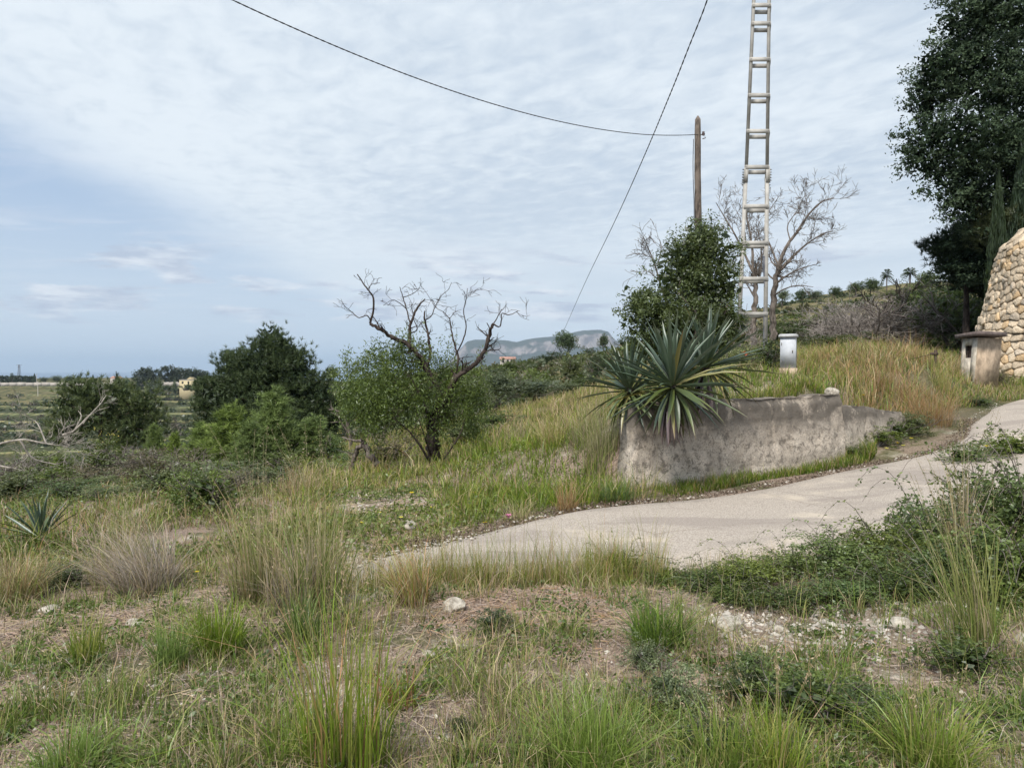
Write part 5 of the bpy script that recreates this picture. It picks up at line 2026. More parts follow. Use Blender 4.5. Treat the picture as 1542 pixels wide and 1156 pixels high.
bl = crown_px([(575, 590, 42, 42, -.2), (600, 560, 34, 32, .2), (625, 600, 50, 50, -.3), (598, 622, 40, 28, -.3), (560, 622, 30, 22, 0), (535, 590, 20, 30, 0), (648, 580, 34, 42, .5),
               (690, 600, 32, 34, .3), (692, 636, 26, 30, .2), (615, 540, 26, 22, 0), (670, 560, 24, 26, .6), (715, 620, 22, 30, .3)], AY)
g = Geo()
P, tn, c, d = clump_points(bl + boughs(bl, 70, 0.22, rg, 1.3, 1.0), 1000, 30, 0.08, rg, 0.35, 1.05, flat=1.7)
leaf_quads(g, P, 0.062, (0.04, 0.07, 0.018), (0.15, 0.22, 0.05), 0.30, up=0.8, rg=rg, shade=tn)
# upright leafy shoots
sh = []
for q in range(90):
    b_ = bl[rg.integers(len(bl))]
    s = np.array(b_[0]) + np.array(b_[1]) * np.array([rg.uniform(-.9, .9), rg.uniform(-.7, .7), 0.45])
    e = s + np.array([rg.normal(0, .08), rg.normal(0, .08), rg.uniform(.3, .75)])
    u_ = rg.random(26)[:, None]
    sh.append(s + (e - s) * u_ + rg.normal(size=(26, 3)) * 0.028)
for (a, b2) in (((520, 560), (518, 525)), ((535, 565), (538, 535)), ((505, 570), (505, 548)), ((545, 545), (556, 530)), ((730, 580), (722, 520)), ((640, 540), (637, 505))):
    for r_ in range(3):
        s, e = at(a[0] + rg.uniform(-6, 6), a[1], AY), at(b2[0] + rg.uniform(-6, 6), b2[1] + rg.uniform(0, 14), AY)
        u_ = rg.random(60)[:, None]
        sh.append(s + (e - s) * u_ + rg.normal(size=(60, 3)) * 0.055)
leaf_quads(g, np.concatenate(sh), 0.065, (0.07, 0.11, 0.03), (0.18, 0.25, 0.07), 0.30, up=1.0, rg=rg)
local(root, g.obj('crown', M_LEAF))

# ------------------------------------------------------------------ dense tree behind the spiky plants, bare tree behind the pylon
rg = np.random.default_rng(51)
b = GY(1045, 16.6)
root = empty('leafy_tree', b, 'dense dark green small tree behind the spiky plants, hiding the foot of the wooden pole', 'tree')
bl = crown_px([(1044, 392, 40, 30, 0), (1075, 382, 32, 34, .3), (1016, 422, 34, 32, 0), (1060, 440, 46, 48, 0), (990, 466, 32, 28, -.2), (1090, 430, 24, 44, .2), (1030, 490, 60, 44, 0),
               (1085, 490, 34, 44, 0), (970, 480, 26, 26, 0), (1055, 362, 24, 22, 0), (1020, 392, 24, 22, 0), (1000, 520, 50, 30, 0), (960, 455, 14, 14, 0)], 16.6)
g = Geo()
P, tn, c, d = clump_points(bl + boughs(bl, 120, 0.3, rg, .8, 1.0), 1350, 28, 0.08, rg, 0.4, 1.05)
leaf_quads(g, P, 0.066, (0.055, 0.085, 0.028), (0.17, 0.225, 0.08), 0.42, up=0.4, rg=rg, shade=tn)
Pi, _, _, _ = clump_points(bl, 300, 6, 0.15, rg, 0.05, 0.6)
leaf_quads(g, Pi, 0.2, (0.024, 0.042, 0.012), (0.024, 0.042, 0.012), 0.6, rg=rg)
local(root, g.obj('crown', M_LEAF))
g = Geo()
lines = []
for q in range(5):
    a_ = rg.uniform(-0.6, 0.6)
    grow(lines, b + (0, 0, -0.2), unit(np.array([a_, rg.uniform(-.3, .3), 1.0])), 1.7, 0.06, 2, rg, 7, 0.12, 4, 0.03, 0.45, 0.6)
lines_geo(g, lines)
local(root, g.obj('trunk', M_BARK_GREY))
limb_tree('bare_branches', [([(1010, 470, 0), (995, 430, 0), (985, 395, 0), (972, 365, 0)], 0.035, 0.008), ([(985, 395, 0), (975, 380, .1), (966, 372, .1)], 0.015, 0.005),
                            ([(995, 425, 0), (978, 410, 0), (968, 408, .2)], 0.015, 0.005), ([(990, 400, 0), (996, 372, 0), (990, 355, .2)], 0.015, 0.005)], 17.6,
          'pale bare twiggy branches poking out left of the dense small tree', 'dead branch', M_TWIG, 12, (2, 4, 0.55), trunk_n=1, twig_every=0.10, tmin=0.005)

BY = 25.0
bare = [
    ([(1163, 512, 0), (1163, 470, 0), (1166, 430, 0), (1172, 398, 0)], 0.15, 0.10),
    ([(1172, 400, 0), (1185, 370, 0), (1200, 350, 0), (1216, 325, 0), (1236, 305, 0), (1256, 298, 0)], 0.085, 0.018),
    ([(1175, 405, 0), (1195, 385, .3), (1218, 365, .5), (1240, 352, .6), (1258, 348, .8)], 0.06, 0.014),
    ([(1167, 428, 0), (1185, 415, -.3), (1205, 405, -.5), (1228, 398, -.6)], 0.055, 0.012),
    ([(1166, 445, 0), (1180, 436, -.3), (1200, 430, -.6), (1225, 432, -.8)], 0.04, 0.01),
    ([(1172, 400, 0), (1162, 375, .2), (1152, 350, .3), (1155, 325, .3), (1170, 300, .4)], 0.05, 0.012),
    ([(1190, 362, 0), (1186, 340, .2), (1200, 318, .3), (1210, 300, .4)], 0.03, 0.008),
    ([(1216, 325, 0), (1228, 330, -.3), (1248, 330, -.4)], 0.022, 0.008),
    ([(1205, 345, 0), (1215, 310, -.2), (1212, 290, -.2)], 0.022, 0.008),
]
limb_tree('bare_tree', bare, BY, 'leafless spreading tree with fine twigs on the bank right of the steel pylon', 'tree', M_BARK_GREY, 13, (3, 4, 0.72), trunk_n=1, twig_every=0.2, tmin=0.0055, wob=0.2, tupw=0.2)
bare2 = [
    ([(1135, 520, 0), (1136, 480, 0), (1138, 440, 0), (1134, 405, 0)], 0.14, 0.08),
    ([(1134, 405, 0), (1132, 370, 0), (1126, 335, 0), (1120, 300, 0), (1118, 285, 0)], 0.06, 0.012),
    ([(1134, 410, 0), (1120, 380, .2), (1105, 350, .3), (1090, 325, .4), (1078, 305, .4)], 0.055, 0.012),
    ([(1138, 430, 0), (1146, 400, -.2), (1146, 372, -.3), (1140, 345, -.4)], 0.045, 0.012),
    ([(1120, 380, .2), (1122, 350, .3), (1110, 320, .4)], 0.03, 0.01),
    ([(1137, 450, 0), (1126, 430, .2), (1112, 415, .3), (1100, 400, .3)], 0.035, 0.01),
]
limb_tree('bare_tree', bare2, 24.0, 'leafless tree standing behind the steel pylon, seen between its legs', 'tree', M_BARK_GREY, 14, (3, 4, 0.7), trunk_n=1, twig_every=0.22, tmin=0.0055, wob=0.2, tupw=0.2)

# bare silvery trees and bushes on the right
for q, (px, Y, w, h, k, nm, lb, ct_) in enumerate([
        (1330, 30, 5.4, 4.3, 'bare', 'bare_almond', 'silvery leafless spreading tree with dark crooked stems, centre of the right hillside', 'tree'),
        (1278, 31, 4.2, 3.0, 'silver', 'bare_shrub', 'silvery leafless shrub left of the leafless spreading tree', 'shrub'),
        (1370, 32, 4.8, 3.7, 'silver', 'bare_shrub', 'silvery leafless shrub between the spreading bare tree and the big green bush', 'shrub'),
        (1318, 35, 5.6, 4.2, 'silver', 'bare_shrub', 'tall silvery twiggy shrub behind the leafless spreading tree', 'shrub'),
        (1240, 33, 3.4, 2.3, 'silver', 'bare_shrub', 'small silvery shrub nearest the cabinet on the right hillside', 'shrub'),
        (1098, 23, 2.6, 2.2, 'silver', 'bare_shrub', 'grey twiggy shrub between the dense small tree and the pylon', 'shrub'),
        (1440, 31, 4.6, 3.9, 'bush_green', 'big_bush', 'large rounded green bush in front of the dark trees, left of the stone tower', 'bush'),
        (1400, 34, 3.6, 3.9, 'bush_dark', 'big_bush', 'large dark green bush left behind the rounded green one', 'bush'),
        (1478, 29, 3.2, 3.0, 'bush_dark', 'big_bush', 'dark bush tucked between the rounded green bush and the stone tower', 'bush'),
        (1215, 36, 3.4, 1.8, 'bush_green', 'big_bush', 'fresh green bush on the slope behind the cabinet', 'bush'),
        (1180, 32, 2.4, 1.3, 'bush_dark', 'big_bush', 'dark green bush on the slope directly behind the cabinet', 'bush'),
        (1260, 27, 2.4, 0.9, 'bush_dark', 'big_bush', 'low dark bush below the silvery shrubs', 'bush'),
        (1132, 15.6, 1.0, 0.68, 'bush_green', 'near_bush', 'green bush hiding the pylon foot beside the red poppy', 'bush'),
        (1112, 14.6, 0.9, 0.7, 'bush_olive', 'near_bush', 'grey-green bush left of the poppy behind the spiky plants', 'bush'),
        (1158, 15.6, 0.8, 0.85, 'bush_dark', 'near_bush', 'dark green bush touching the left side of the cabinet', 'bush')]):
    put(pr(k, q), nm, px, None, Y, w * 1.1, h, lb, ct_, tn=('foliage', 'stems'))

# ------------------------------------------------------------------ tall dark evergreen at the right
rg = np.random.default_rng(61)
DY = 25.0
b = GY(1560, DY + 1.5)
root = empty('evergreen_tree', b, 'tall dense dark evergreen tree filling the upper right corner', 'tree')
bl = crown_px([(1500, -80, 110, 90, 1), (1490, 20, 82, 60, 0), (1450, 55, 50, 40, 0), (1425, 110, 56, 42, 0), (1395, 150, 40, 36, .3), (1480, 120, 90, 70, 0), (1560, 120, 120, 160, 1.5),
               (1400, 205, 46, 40, 0), (1460, 210, 80, 60, -.5), (1530, 250, 100, 80, 0), (1395, 245, 40, 24, .4), (1440, 270, 60, 40, 0), (1475, 310, 62, 46, 0), (1520, 360, 60, 60, .8),
               (1480, 380, 44, 50, 1.0), (1440, 300, 28, 28, 0), (1640, 60, 140, 200, 2), (1600, 300, 110, 140, 2)], DY, 0.7)
g = Geo()
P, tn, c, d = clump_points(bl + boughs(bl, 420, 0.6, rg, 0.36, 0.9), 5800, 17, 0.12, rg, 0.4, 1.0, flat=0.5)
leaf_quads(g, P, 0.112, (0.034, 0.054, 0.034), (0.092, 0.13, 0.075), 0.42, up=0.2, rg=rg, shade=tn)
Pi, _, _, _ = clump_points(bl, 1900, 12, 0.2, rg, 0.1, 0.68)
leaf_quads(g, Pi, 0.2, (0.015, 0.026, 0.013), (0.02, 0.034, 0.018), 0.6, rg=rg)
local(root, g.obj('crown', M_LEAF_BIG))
g = Geo()
lines = []
for q in range(4):
    grow(lines, b + (rg.normal(0, .3), 0, -0.2), unit(np.array([rg.uniform(-.45, .2), rg.uniform(-.2, .2), 1.0])), 5.0, 0.24, 2, rg, 8, 0.1, 5, 0.03, 0.5, 0.7, 0.01)
lines_geo(g, lines)
local(root, g.obj('trunk', M_BARK_DARK))
big_pine(1452, 27.0, [(1428, 368, 26, 22, 0), (1450, 352, 22, 18, 0), (1440, 392, 34, 20, 0), (1475, 385, 36, 30, 0), (1465, 415, 40, 22, .3), (1505, 410, 40, 36, .5)],
         'dark pine with tufted branches below the tall evergreen, left above the stone tower', (0.018, 0.032, 0.016), (0.05, 0.078, 0.035), 1000, 15, 0.2, 0.011, 62)
big_pine(1520, 24.6, [(1520, 335, 34, 14, 0), (1540, 322, 30, 12, 0), (1500, 350, 24, 12, .2), (1560, 340, 40, 30, .4)],
         'sprawling olive-green pine boughs resting over the top of the stone tower', (0.04, 0.055, 0.02), (0.10, 0.12, 0.05), 380, 15, 0.2, 0.010, 63)
for px, yt, w, lb in ((1535, 198, 36, 'pointed green cypress at the right edge in front of the tall evergreen'), (1500, 250, 26, 'narrow dark cypress left of the edge one, sunk in the tall evergreen')):
    c1_ = u_cypress(70 + px, (0.02, 0.038, 0.016), (0.045, 0.078, 0.03))
    putpx(c1_, 'cypress_tree', px, 0, yt, w * 1.3, 24.0, lb, 'cypress')
# ------------------------------------------------------------------ spiky yucca-like plants on the wall
M_YUCCA = foliage('yucca_leaf', 0.08, 0.28, 0.12)


def yleaf(L, w, droop, c_base, c_mid, c_tip, seed, fold=0.35):
    """a stiff folded sword leaf along +X, made once and shared"""
    rg = np.random.default_rng(seed)
    n = 8
    u_ = np.linspace(0, 1, n)
    wid = w * np.interp(u_, [0, .08, .4, .75, 1], [0.55, 0.62, 1.0, 0.7, 0.02])
    x = L * u_
    z = -droop * L * u_ ** 2.2 + rg.normal(0, .004, n)
    V, C = [], []
    for k in range(n):
        cc = np.array(c_base) * max(0, 1 - u_[k] * 4) + np.array(c_mid) * min(1, u_[k] * 4) * (1 - max(0, u_[k] - .75) * 4) + np.array(c_tip) * max(0, u_[k] - .75) * 4
        V += [(x[k], -wid[k] / 2, z[k] + wid[k] * fold), (x[k], 0, z[k]), (x[k], wid[k] / 2, z[k] + wid[k] * fold)]
        C += [cc * 1.05, cc * 0.9, cc * 1.05]
    f = []
    for k in range(n - 1):
        a = k * 3
        f += [[a, a + 3, a + 4, a + 1], [a + 1, a + 4, a + 5, a + 2]]
    g = Geo()
    g.add(V, f, C)
    return g.mesh('leaf', M_YUCCA, smooth=False)


BLUE = ((0.10, 0.125, 0.05), (0.062, 0.10, 0.056), (0.10, 0.12, 0.05))
YEL = ((0.11, 0.13, 0.04), (0.085, 0.12, 0.032), (0.15, 0.14, 0.04))
OLD = ((0.20, 0.17, 0.07), (0.24, 0.22, 0.06), (0.22, 0.14, 0.06))
DEAD = ((0.08, 0.055, 0.05), (0.15, 0.10, 0.095), (0.19, 0.13, 0.12))
LV = {
    'blue': [yleaf(1, .062, d, *BLUE, s) for s, d in ((1, .02), (2, .06), (3, .10))],
    'yel': [yleaf(1, .066, d, *YEL, s) for s, d in ((4, .06), (5, .14), (6, .20))],
    'old': [yleaf(1, .055, d, *OLD, s) for s, d in ((7, .12), (8, .25))],
    'dead': [yleaf(1, .05, d, *DEAD, s, 0.2) for s, d in ((9, .1), (10, .3), (11, .2))],
}


def rosette(name, c, R, n, label, seed, dead=40, stem_to=None, emin=-55, az_bias=None, tilt=(0, 0), deadlen=0.6):
    rg = np.random.default_rng(seed)
    root = empty(name, c, label, 'spiky plant')
    g = Geo()
    st = np.array(stem_to if stem_to is not None else (0, 0, -0.3))
    tube(g, [st, st * 0.5 + np.array([0.01, 0, 0]), (0, 0, 0.02), (0, 0, 0.09)], [0.075, 0.07, 0.06, 0.025], 9, rough=0.1)
    g.obj('stem', M_BARK_DARK, root, smooth=True)
    tl = Matrix.Rotation(tilt[0], 4, 'X') @ Matrix.Rotation(tilt[1], 4, 'Y')
    for k in range(n + dead):
        isdead = k >= n
        if isdead:
            az = rg.uniform(0, 2 * math.pi)
            el = math.radians(rg.uniform(-88, -42))
            kind, L = 'dead', R * deadlen * rg.uniform(0.5, 1.1)
        else:
            f = k / n
            az = k * 2.39996 + rg.normal(0, .12)
            el = math.radians(86 + (emin - 86) * f ** 0.9 + rg.normal(0, 5))
            L = R * rg.uniform(0.82, 1.1) * (0.88 + 0.12 * math.sin(f * 3.1)) * (1 - 0.28 * max(0, -el))
            kind = 'blue' if f < 0.56 or rg.random() < 0.1 else ('yel' if rg.random() < 0.85 else 'old')
            if rg.random() < 0.02:
                kind = 'old'
        me = LV[kind][rg.integers(len(LV[kind]))]
        o = bpy.data.objects.new('dead_leaf' if isdead else 'leaf', me)
        M = tl @ Matrix.Rotation(az, 4, 'Z') @ Matrix.Rotation(-el, 4, 'Y') @ Matrix.Rotation(rg.normal(0, .25), 4, 'X')
        h0 = 0.06 * math.sin(el) - (0.06 if isdead else 0)
        off = Vector((0.045 * math.cos(az) * math.cos(el), 0.045 * math.sin(az) * math.cos(el), h0))
        sc = Matrix.Diagonal((L, R * rg.uniform(0.85, 1.12), R * 1.0, 1))
        o.matrix_local = Matrix.Translation(off) @ M @ sc
        link(o, root)
    return root


rosette('yucca_plant', at(1013, 583, 9.75), 1.04, 96, 'largest spiky rosette, central at the left end of the concrete wall, leaves drooping over it', 3, 75, (0.1, 0.45, -0.4), emin=-58)
rosette('yucca_plant', at(948, 590, 10.35), 0.82, 72, 'smaller spiky rosette on the left, leaning out behind the largest one past the wall end', 4, 30, (0.45, 0.1, -0.5), emin=-50, tilt=(0, -0.25))
rosette('yucca_plant', at(1062, 556, 10.5), 0.95, 80, 'spiky rosette on the right, rising highest behind the largest one', 5, 34, (-0.1, 0.1, -0.6), emin=-40, tilt=(0, 0.15))
# the blue-green agave on the left
ab = G(62, 822)
rosette('agave_plant', ab + (0, 0, 0.06), 0.50, 34, 'blue-green agave rosette behind the dry tussocks at the far left', 6, 4, (0, 0, -0.2), emin=5)


# ------------------------------------------------------------------ grasses
def blades(g, B, h, lean, az, w, c0, c1, c2=None, seg=2, rg=RNG):
    """curved blades; B base points, h heights, lean sideways reach, az direction"""
    n = len(B)
    h = np.broadcast_to(h, (n,))
    lean = np.broadcast_to(lean, (n,))
    lean = lean * np.where(rg.random(n) < 0.15, rg.uniform(1.3, 2.6, n), 1.0)
    lean = np.minimum(lean, 1.5 * h)
    bendp = rg.uniform(1.2, 3.2, n)
    d = np.stack([np.cos(az), np.sin(az), np.zeros(n)], 1)
    ph = rg.uniform(0, np.pi, n)
    s = np.stack([np.cos(ph), np.sin(ph), np.zeros(n)], 1)
    w = np.broadcast_to(w, (n,))[:, None]
    us = [0, .55, 1.0] if seg == 2 else [0, .35, .7, 1.0]
    rows, cols_ = [], []
    c0, c1 = np.asarray(c0, float), np.asarray(c1, float)
    if c0.ndim == 1:
        c0 = np.tile(c0, (n, 1))
    if c1.ndim == 1:
        c1 = np.tile(c1, (n, 1))
    for u_ in us:
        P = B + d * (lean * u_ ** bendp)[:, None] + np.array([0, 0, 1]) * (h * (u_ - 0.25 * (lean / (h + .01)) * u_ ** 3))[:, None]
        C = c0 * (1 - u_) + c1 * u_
        if u_ == 1.0:
            rows.append(P[:, None])
            cols_.append(C[:, None])
        else:
            ww = w * (1.0 if u_ == 0 else (0.85 if u_ < 0.6 else 0.55))
            rows.append(np.stack([P - s * ww / 2, P + s * ww / 2], 1))
            cols_.append(np.stack([C, C], 1))
    V = np.concatenate(rows, 1)
    C = np.concatenate(cols_, 1)
    m_ = V.shape[1]
    i = np.arange(n)[:, None] * m_
    b0 = g.n
    g.add(V.reshape(-1, 3), np.zeros((0, 3), int), C.reshape(-1, 3))
    for k in range(len(us) - 2):
        g.faces(b0 + i + np.array([[2 * k, 2 * k + 1, 2 * k + 3, 2 * k + 2]]))
    k = len(us) - 2
    g.faces(b0 + i + np.array([[2 * k, 2 * k + 1, 2 * k + 2]]))


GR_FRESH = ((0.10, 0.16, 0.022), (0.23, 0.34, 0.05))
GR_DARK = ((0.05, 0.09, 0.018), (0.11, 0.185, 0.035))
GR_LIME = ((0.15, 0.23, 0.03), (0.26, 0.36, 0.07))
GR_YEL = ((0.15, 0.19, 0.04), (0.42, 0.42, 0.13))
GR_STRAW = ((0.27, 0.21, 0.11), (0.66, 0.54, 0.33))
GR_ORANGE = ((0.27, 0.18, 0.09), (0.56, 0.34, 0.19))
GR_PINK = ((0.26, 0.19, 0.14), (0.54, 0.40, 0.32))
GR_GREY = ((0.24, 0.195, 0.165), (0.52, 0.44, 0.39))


def mixcols(pal, n, rg, jit=0.15):
    k = rg.choice(len(pal), n, p=np.array([p_[1] for p_ in pal]) / sum(p_[1] for p_ in pal))
    c0 = np.array([p_[0][0] for p_ in pal])[k]
    c1 = np.array([p_[0][1] for p_ in pal])[k]
    j = 1 + rg.uniform(-jit, jit, (n, 1))
    return c0 * j, c1 * j


_gid = 0


def tussock(px, py, hpx, wpx, n, pal, label, leanaz=None, leanamt=0.0, heads=0, width=0.0045, name='grass_tussock', splay=0.55, Y=None, basef=0.28, group=None, headcol=(0.42, 0.32, 0.22)):
    global _gid
    _gid += 1
    rg = np.random.default_rng(500 + _gid)
    n = int(n * 0.55)
    width = width * 1.35
    b = G(px, py) if Y is None else GY(px, Y)
    s = b[1] / F
    Hm, Wm = hpx * s, wpx * s
    g = Geo()
    a = rg.uniform(0, 2 * np.pi, n)
    r_ = np.sqrt(rg.random(n)) * Wm * basef
    B = np.stack([np.cos(a) * r_, np.sin(a) * r_, np.zeros(n)], 1)
    B[:, 2] = H(B[:, 0] + b[0], B[:, 1] + b[1]) - b[2] - 0.015
    hh = Hm * (0.22 + 0.78 * rg.random(n) ** 1.1)
    az = a + rg.normal(0, 0.9, n)
    ln = Wm * splay * 1.5 * rg.random(n) ** 1.3 * (hh / Hm) * (0.4 + r_ / (Wm * basef + 1e-6))
    if leanaz is not None:
        vx = np.cos(az) * ln + math.cos(leanaz) * leanamt * hh
        vy = np.sin(az) * ln + math.sin(leanaz) * leanamt * hh
        az, ln = np.arctan2(vy, vx), np.hypot(vx, vy)
    c0, c1 = mixcols(pal, n, rg, 0.32)
    blades(g, B, hh, ln, az, width * rg.uniform(0.6, 1.3, n), c0, c1, seg=3, rg=rg)
    # thatch at the foot
    m_ = n // 3
    a2 = rg.uniform(0, 2 * np.pi, m_)
    r2 = np.sqrt(rg.random(m_)) * Wm * basef * 1.5
    B2 = np.stack([np.cos(a2) * r2, np.sin(a2) * r2, np.zeros(m_)], 1)
    B2[:, 2] = H(B2[:, 0] + b[0], B2[:, 1] + b[1]) - b[2] - 0.01
    c0, c1 = mixcols([(GR_PINK, 1), (GR_STRAW, 1)], m_, rg)
    blades(g, B2, Hm * rg.uniform(0.08, 0.3, m_), Wm * rg.uniform(.1, .45, m_), a2 + rg.normal(0, 1, m_), width, c0 * 0.8, c1 * 0.8, rg=rg)
    if heads:
        for q in range(heads):
            a_ = rg.uniform(0, 6.28)
            l_ = Hm * rg.uniform(0.05, 0.35)
            dirx = np.array([math.cos(a_), math.sin(a_), 0]) * l_
            if leanaz is not None:
                dirx = dirx + np.array([math.cos(leanaz), math.sin(leanaz), 0]) * leanamt * Hm * .8
            base = np.array([rg.normal(0, Wm * .12), rg.normal(0, Wm * .12), 0])
            ht = Hm * rg.uniform(0.85, 1.25)
            u_ = np.linspace(0, 1, 8)[:, None]
            pts = base + dirx * u_ ** 2 + np.array([0, 0, 1]) * u_ * ht
            tube(g, pts, np.linspace(0.0016, 0.0008, 8), 3, (0.34, 0.31, 0.14), cap=False)
            m2 = 26
            f = rg.uniform(0.72, 1.0, m2)
            P = np.stack([np.interp(f, u_[:, 0], pts[:, j]) for j in range(3)], 1) + rg.normal(size=(m2, 3)) * 0.006
            leaf_quads(g, P, 0.014, headcol, np.array(headcol) * 1.3, 0.25, up=1.2, rg=rg)
    o = g.obj(name, M_GRASS)
    o.location = tuple(b)
    return tag(o, label, 'grass tussock', group)


tussock(28, 905, 100, 110, 900, [(GR_STRAW, 3), (GR_ORANGE, 1.5), (GR_YEL, 2)], 'straw-coloured tussock at the left edge in front of the agave', leanaz=0.3, leanamt=0.15)
tussock(222, 893, 125, 150, 1300, [(GR_GREY, 4), (GR_PINK, 3), (GR_STRAW, 1)], 'big greyish pink dead tussock leaning left, right of the agave', leanaz=2.9, leanamt=0.45, heads=14, splay=0.6)
tussock(175, 880, 135, 110, 600, [(GR_STRAW, 3), (GR_YEL, 1), (GR_PINK, 1)], 'buff tussock with fine seed heads behind the big dead one', leanaz=2.0, leanamt=0.1, heads=20)
tussock(388, 905, 215, 130, 560, [(GR_YEL, 4), (GR_STRAW, 4), (GR_ORANGE, 1)], 'tall yellow-green tussock, left one of the tall pair in the left middle', heads=16, leanamt=0.1, leanaz=3)
tussock(478, 912, 225, 140, 600, [(GR_YEL, 4), (GR_STRAW, 3), (GR_FRESH, 1)], 'tall yellow-green tussock, right one of the tall pair in the left middle', heads=16)
tussock(440, 915, 140, 130, 420, [(GR_GREY, 3), (GR_STRAW, 3), (GR_PINK, 1)], 'faded straw tussock squeezed between the tall pair')
tussock(445, 745, 62, 90, 500, [(GR_ORANGE, 2), (GR_STRAW, 2)], 'rusty buff tussock on the slope behind the tall pair of tussocks')
tussock(622, 905, 115, 95, 520, [(GR_STRAW, 3), (GR_ORANGE, 2), (GR_YEL, 2)], 'orange and straw tussock in front of the left end of the road', leanaz=2.8, leanamt=0.25)
tussock(130, 1000, 95, 90, 350, [(GR_YEL, 2), (GR_FRESH, 2)], 'thin yellow-green tussock in the left foreground')
tussock(330, 985, 110, 120, 800, [(GR_FRESH, 4), (GR_YEL, 1)], 'broad fresh green tussock in the left foreground below the tall pair')
tussock(258, 1003, 95, 80, 420, [(GR_FRESH, 3), (GR_LIME, 1)], 'bright green tussock left beside the broad fresh green one')
tussock(455, 960, 90, 90, 420, [(GR_FRESH, 2), (GR_DARK, 2)], 'green tussock in front of the tall right tussock')
tussock(520, 1165, 330, 230, 430, [(GR_FRESH, 4), (GR_YEL, 3), (GR_ORANGE, 1)], 'very tall green tussock with reddish blades in the centre-left foreground', heads=14, width=0.0046, splay=0.45)
tussock(440, 1150, 130, 150, 600, [(GR_FRESH, 3), (GR_YEL, 1)], 'low green tussock at the left foot of the very tall foreground one')
tussock(600, 1060, 70, 100, 260, [((GR_ORANGE[0], (0.40, 0.14, 0.10)), 2), (GR_FRESH, 2)], 'small reddish tussock right of the very tall foreground one')
tussock(110, 1165, 100, 160, 800, [(GR_LIME, 2), (GR_FRESH, 3)], 'dense bright green tussock in the bottom left corner')
tussock(890, 1165, 150, 190, 1700, [(GR_LIME, 5), (GR_FRESH, 1)], 'dense lime green feathery tuft at the bottom centre', width=0.003, splay=0.6)
tussock(820, 1150, 70, 110, 900, [(GR_LIME, 4), (GR_FRESH, 1)], 'low lime green tuft left against the dense bottom centre one', width=0.003)
tussock(1095, 1175, 150, 150, 500, [(GR_FRESH, 3), (GR_YEL, 2)], 'tall thin green tussock at the bottom, left of the dark bushes', heads=6)
tussock(1170, 1180, 170, 120, 420, [(GR_FRESH, 2), (GR_YEL, 2)], 'tall thin green tussock at the bottom, right in front of the dark bush', heads=6)
tussock(1405, 1165, 155, 170, 900, [(GR_FRESH, 3), (GR_YEL, 2), (GR_LIME, 1)], 'arching green tussock in the bottom right corner', heads=10, splay=0.7)
tussock(1462, 985, 255, 140, 420, [(GR_YEL, 4), (GR_STRAW, 1), (GR_FRESH, 2)], 'tall sparse yellow-green tussock before the bramble at right', heads=16, leanaz=2.6, leanamt=0.15)
tussock(1450, 840, 190, 80, 260, [(GR_STRAW, 3), (GR_GREY, 1)], 'straw stems sticking out of the bramble at the right edge', heads=10)
tussock(990, 970, 95, 140, 1000, [(GR_DARK, 3), (GR_FRESH, 2)], 'dark green grassy clump between the stony patch and the centre')
tussock(780, 790, 60, 80, 300, [(GR_STRAW, 3), (GR_YEL, 2)], 'small straw tussock on the far road edge left of the pale road')
tussock(853, 775, 72, 50, 380, [(GR_ORANGE, 3), (GR_STRAW, 2)], 'small rusty tussock at the road edge left of the wall')
tussock(925, 758, 52, 85, 900, [(GR_DARK, 3), (GR_FRESH, 1)], 'dense dark green grass mound at the left foot of the wall', splay=0.7)
tussock(782, 668, 52, 60, 320, [(GR_PINK, 2), (GR_STRAW, 2)], 'pinkish tussock with drooping seed heads on the meadow crest', heads=18, leanaz=2.9, leanamt=0.3, headcol=(0.42, 0.28, 0.22))
tussock(835, 670, 70, 70, 520, [(GR_STRAW, 3), (GR_YEL, 2)], 'straw tussock right beside the pinkish one on the meadow crest', heads=10)
tussock(905, 690, 105, 90, 700, [(GR_YEL, 3), (GR_STRAW, 3)], 'tall yellowish tussock left under the spiky plants', heads=10)
tussock(880, 660, 80, 80, 500, [(GR_STRAW, 2), (GR_YEL, 2), (GR_PINK, 1)], 'straw tussock between the meadow crest and the spiky plants')
tussock(1400, 640, 95, 110, 900, [(GR_ORANGE, 4), (GR_STRAW, 1)], 'large rusty orange tussock beyond the lower end of the wall', heads=8, splay=0.6)
tussock(1350, 600, 70, 100, 700, [(GR_ORANGE, 3), (GR_YEL, 1)], 'rusty tussock left behind the large one beyond the wall')
tussock(1420, 590, 62, 60, 400, [(GR_YEL, 3), (GR_STRAW, 1)], 'yellowish tussock right behind the large rusty one')
LB_ = ['buff tall grass tussock on the bank, right beside the cabinet', 'buff tall grass tussock on the bank, second right of the cabinet, in front', 'buff tall grass tussock on the bank, third right of the cabinet', 'buff tall grass tussock on the bank, in the middle, before the iron post', 'buff tall grass tussock on the bank, just left of the iron post', 'buff tall grass tussock on the bank, behind the first two by the cabinet', 'buff tall grass tussock on the bank, behind the middle one, under the silvery shrubs', 'buff tall grass tussock on the bank, farthest back, left of the iron post', 'buff tall grass tussock on the bank, between the iron post and the hutch', 'buff tall grass tussock on the bank, nearest the wall top, in front']
for q, (px, Y, hp, wp) in enumerate([(1215, 15.5, 52, 60), (1255, 16.5, 50, 70), (1290, 16, 52, 70), (1325, 17, 55, 80), (1375, 18, 56, 70), (1235, 18, 42, 70), (1280, 19, 42, 80), (1340, 20, 44, 80), (1430, 18.5, 48, 50), (1310, 14.6, 50, 70)]):
    tussock(px, 0, hp, wp, 340, [(GR_ORANGE, 2 + (q % 3)), (GR_STRAW, 2), (GR_YEL, 2)], LB_[q], Y=Y, group='dry grass tussocks on the bank')


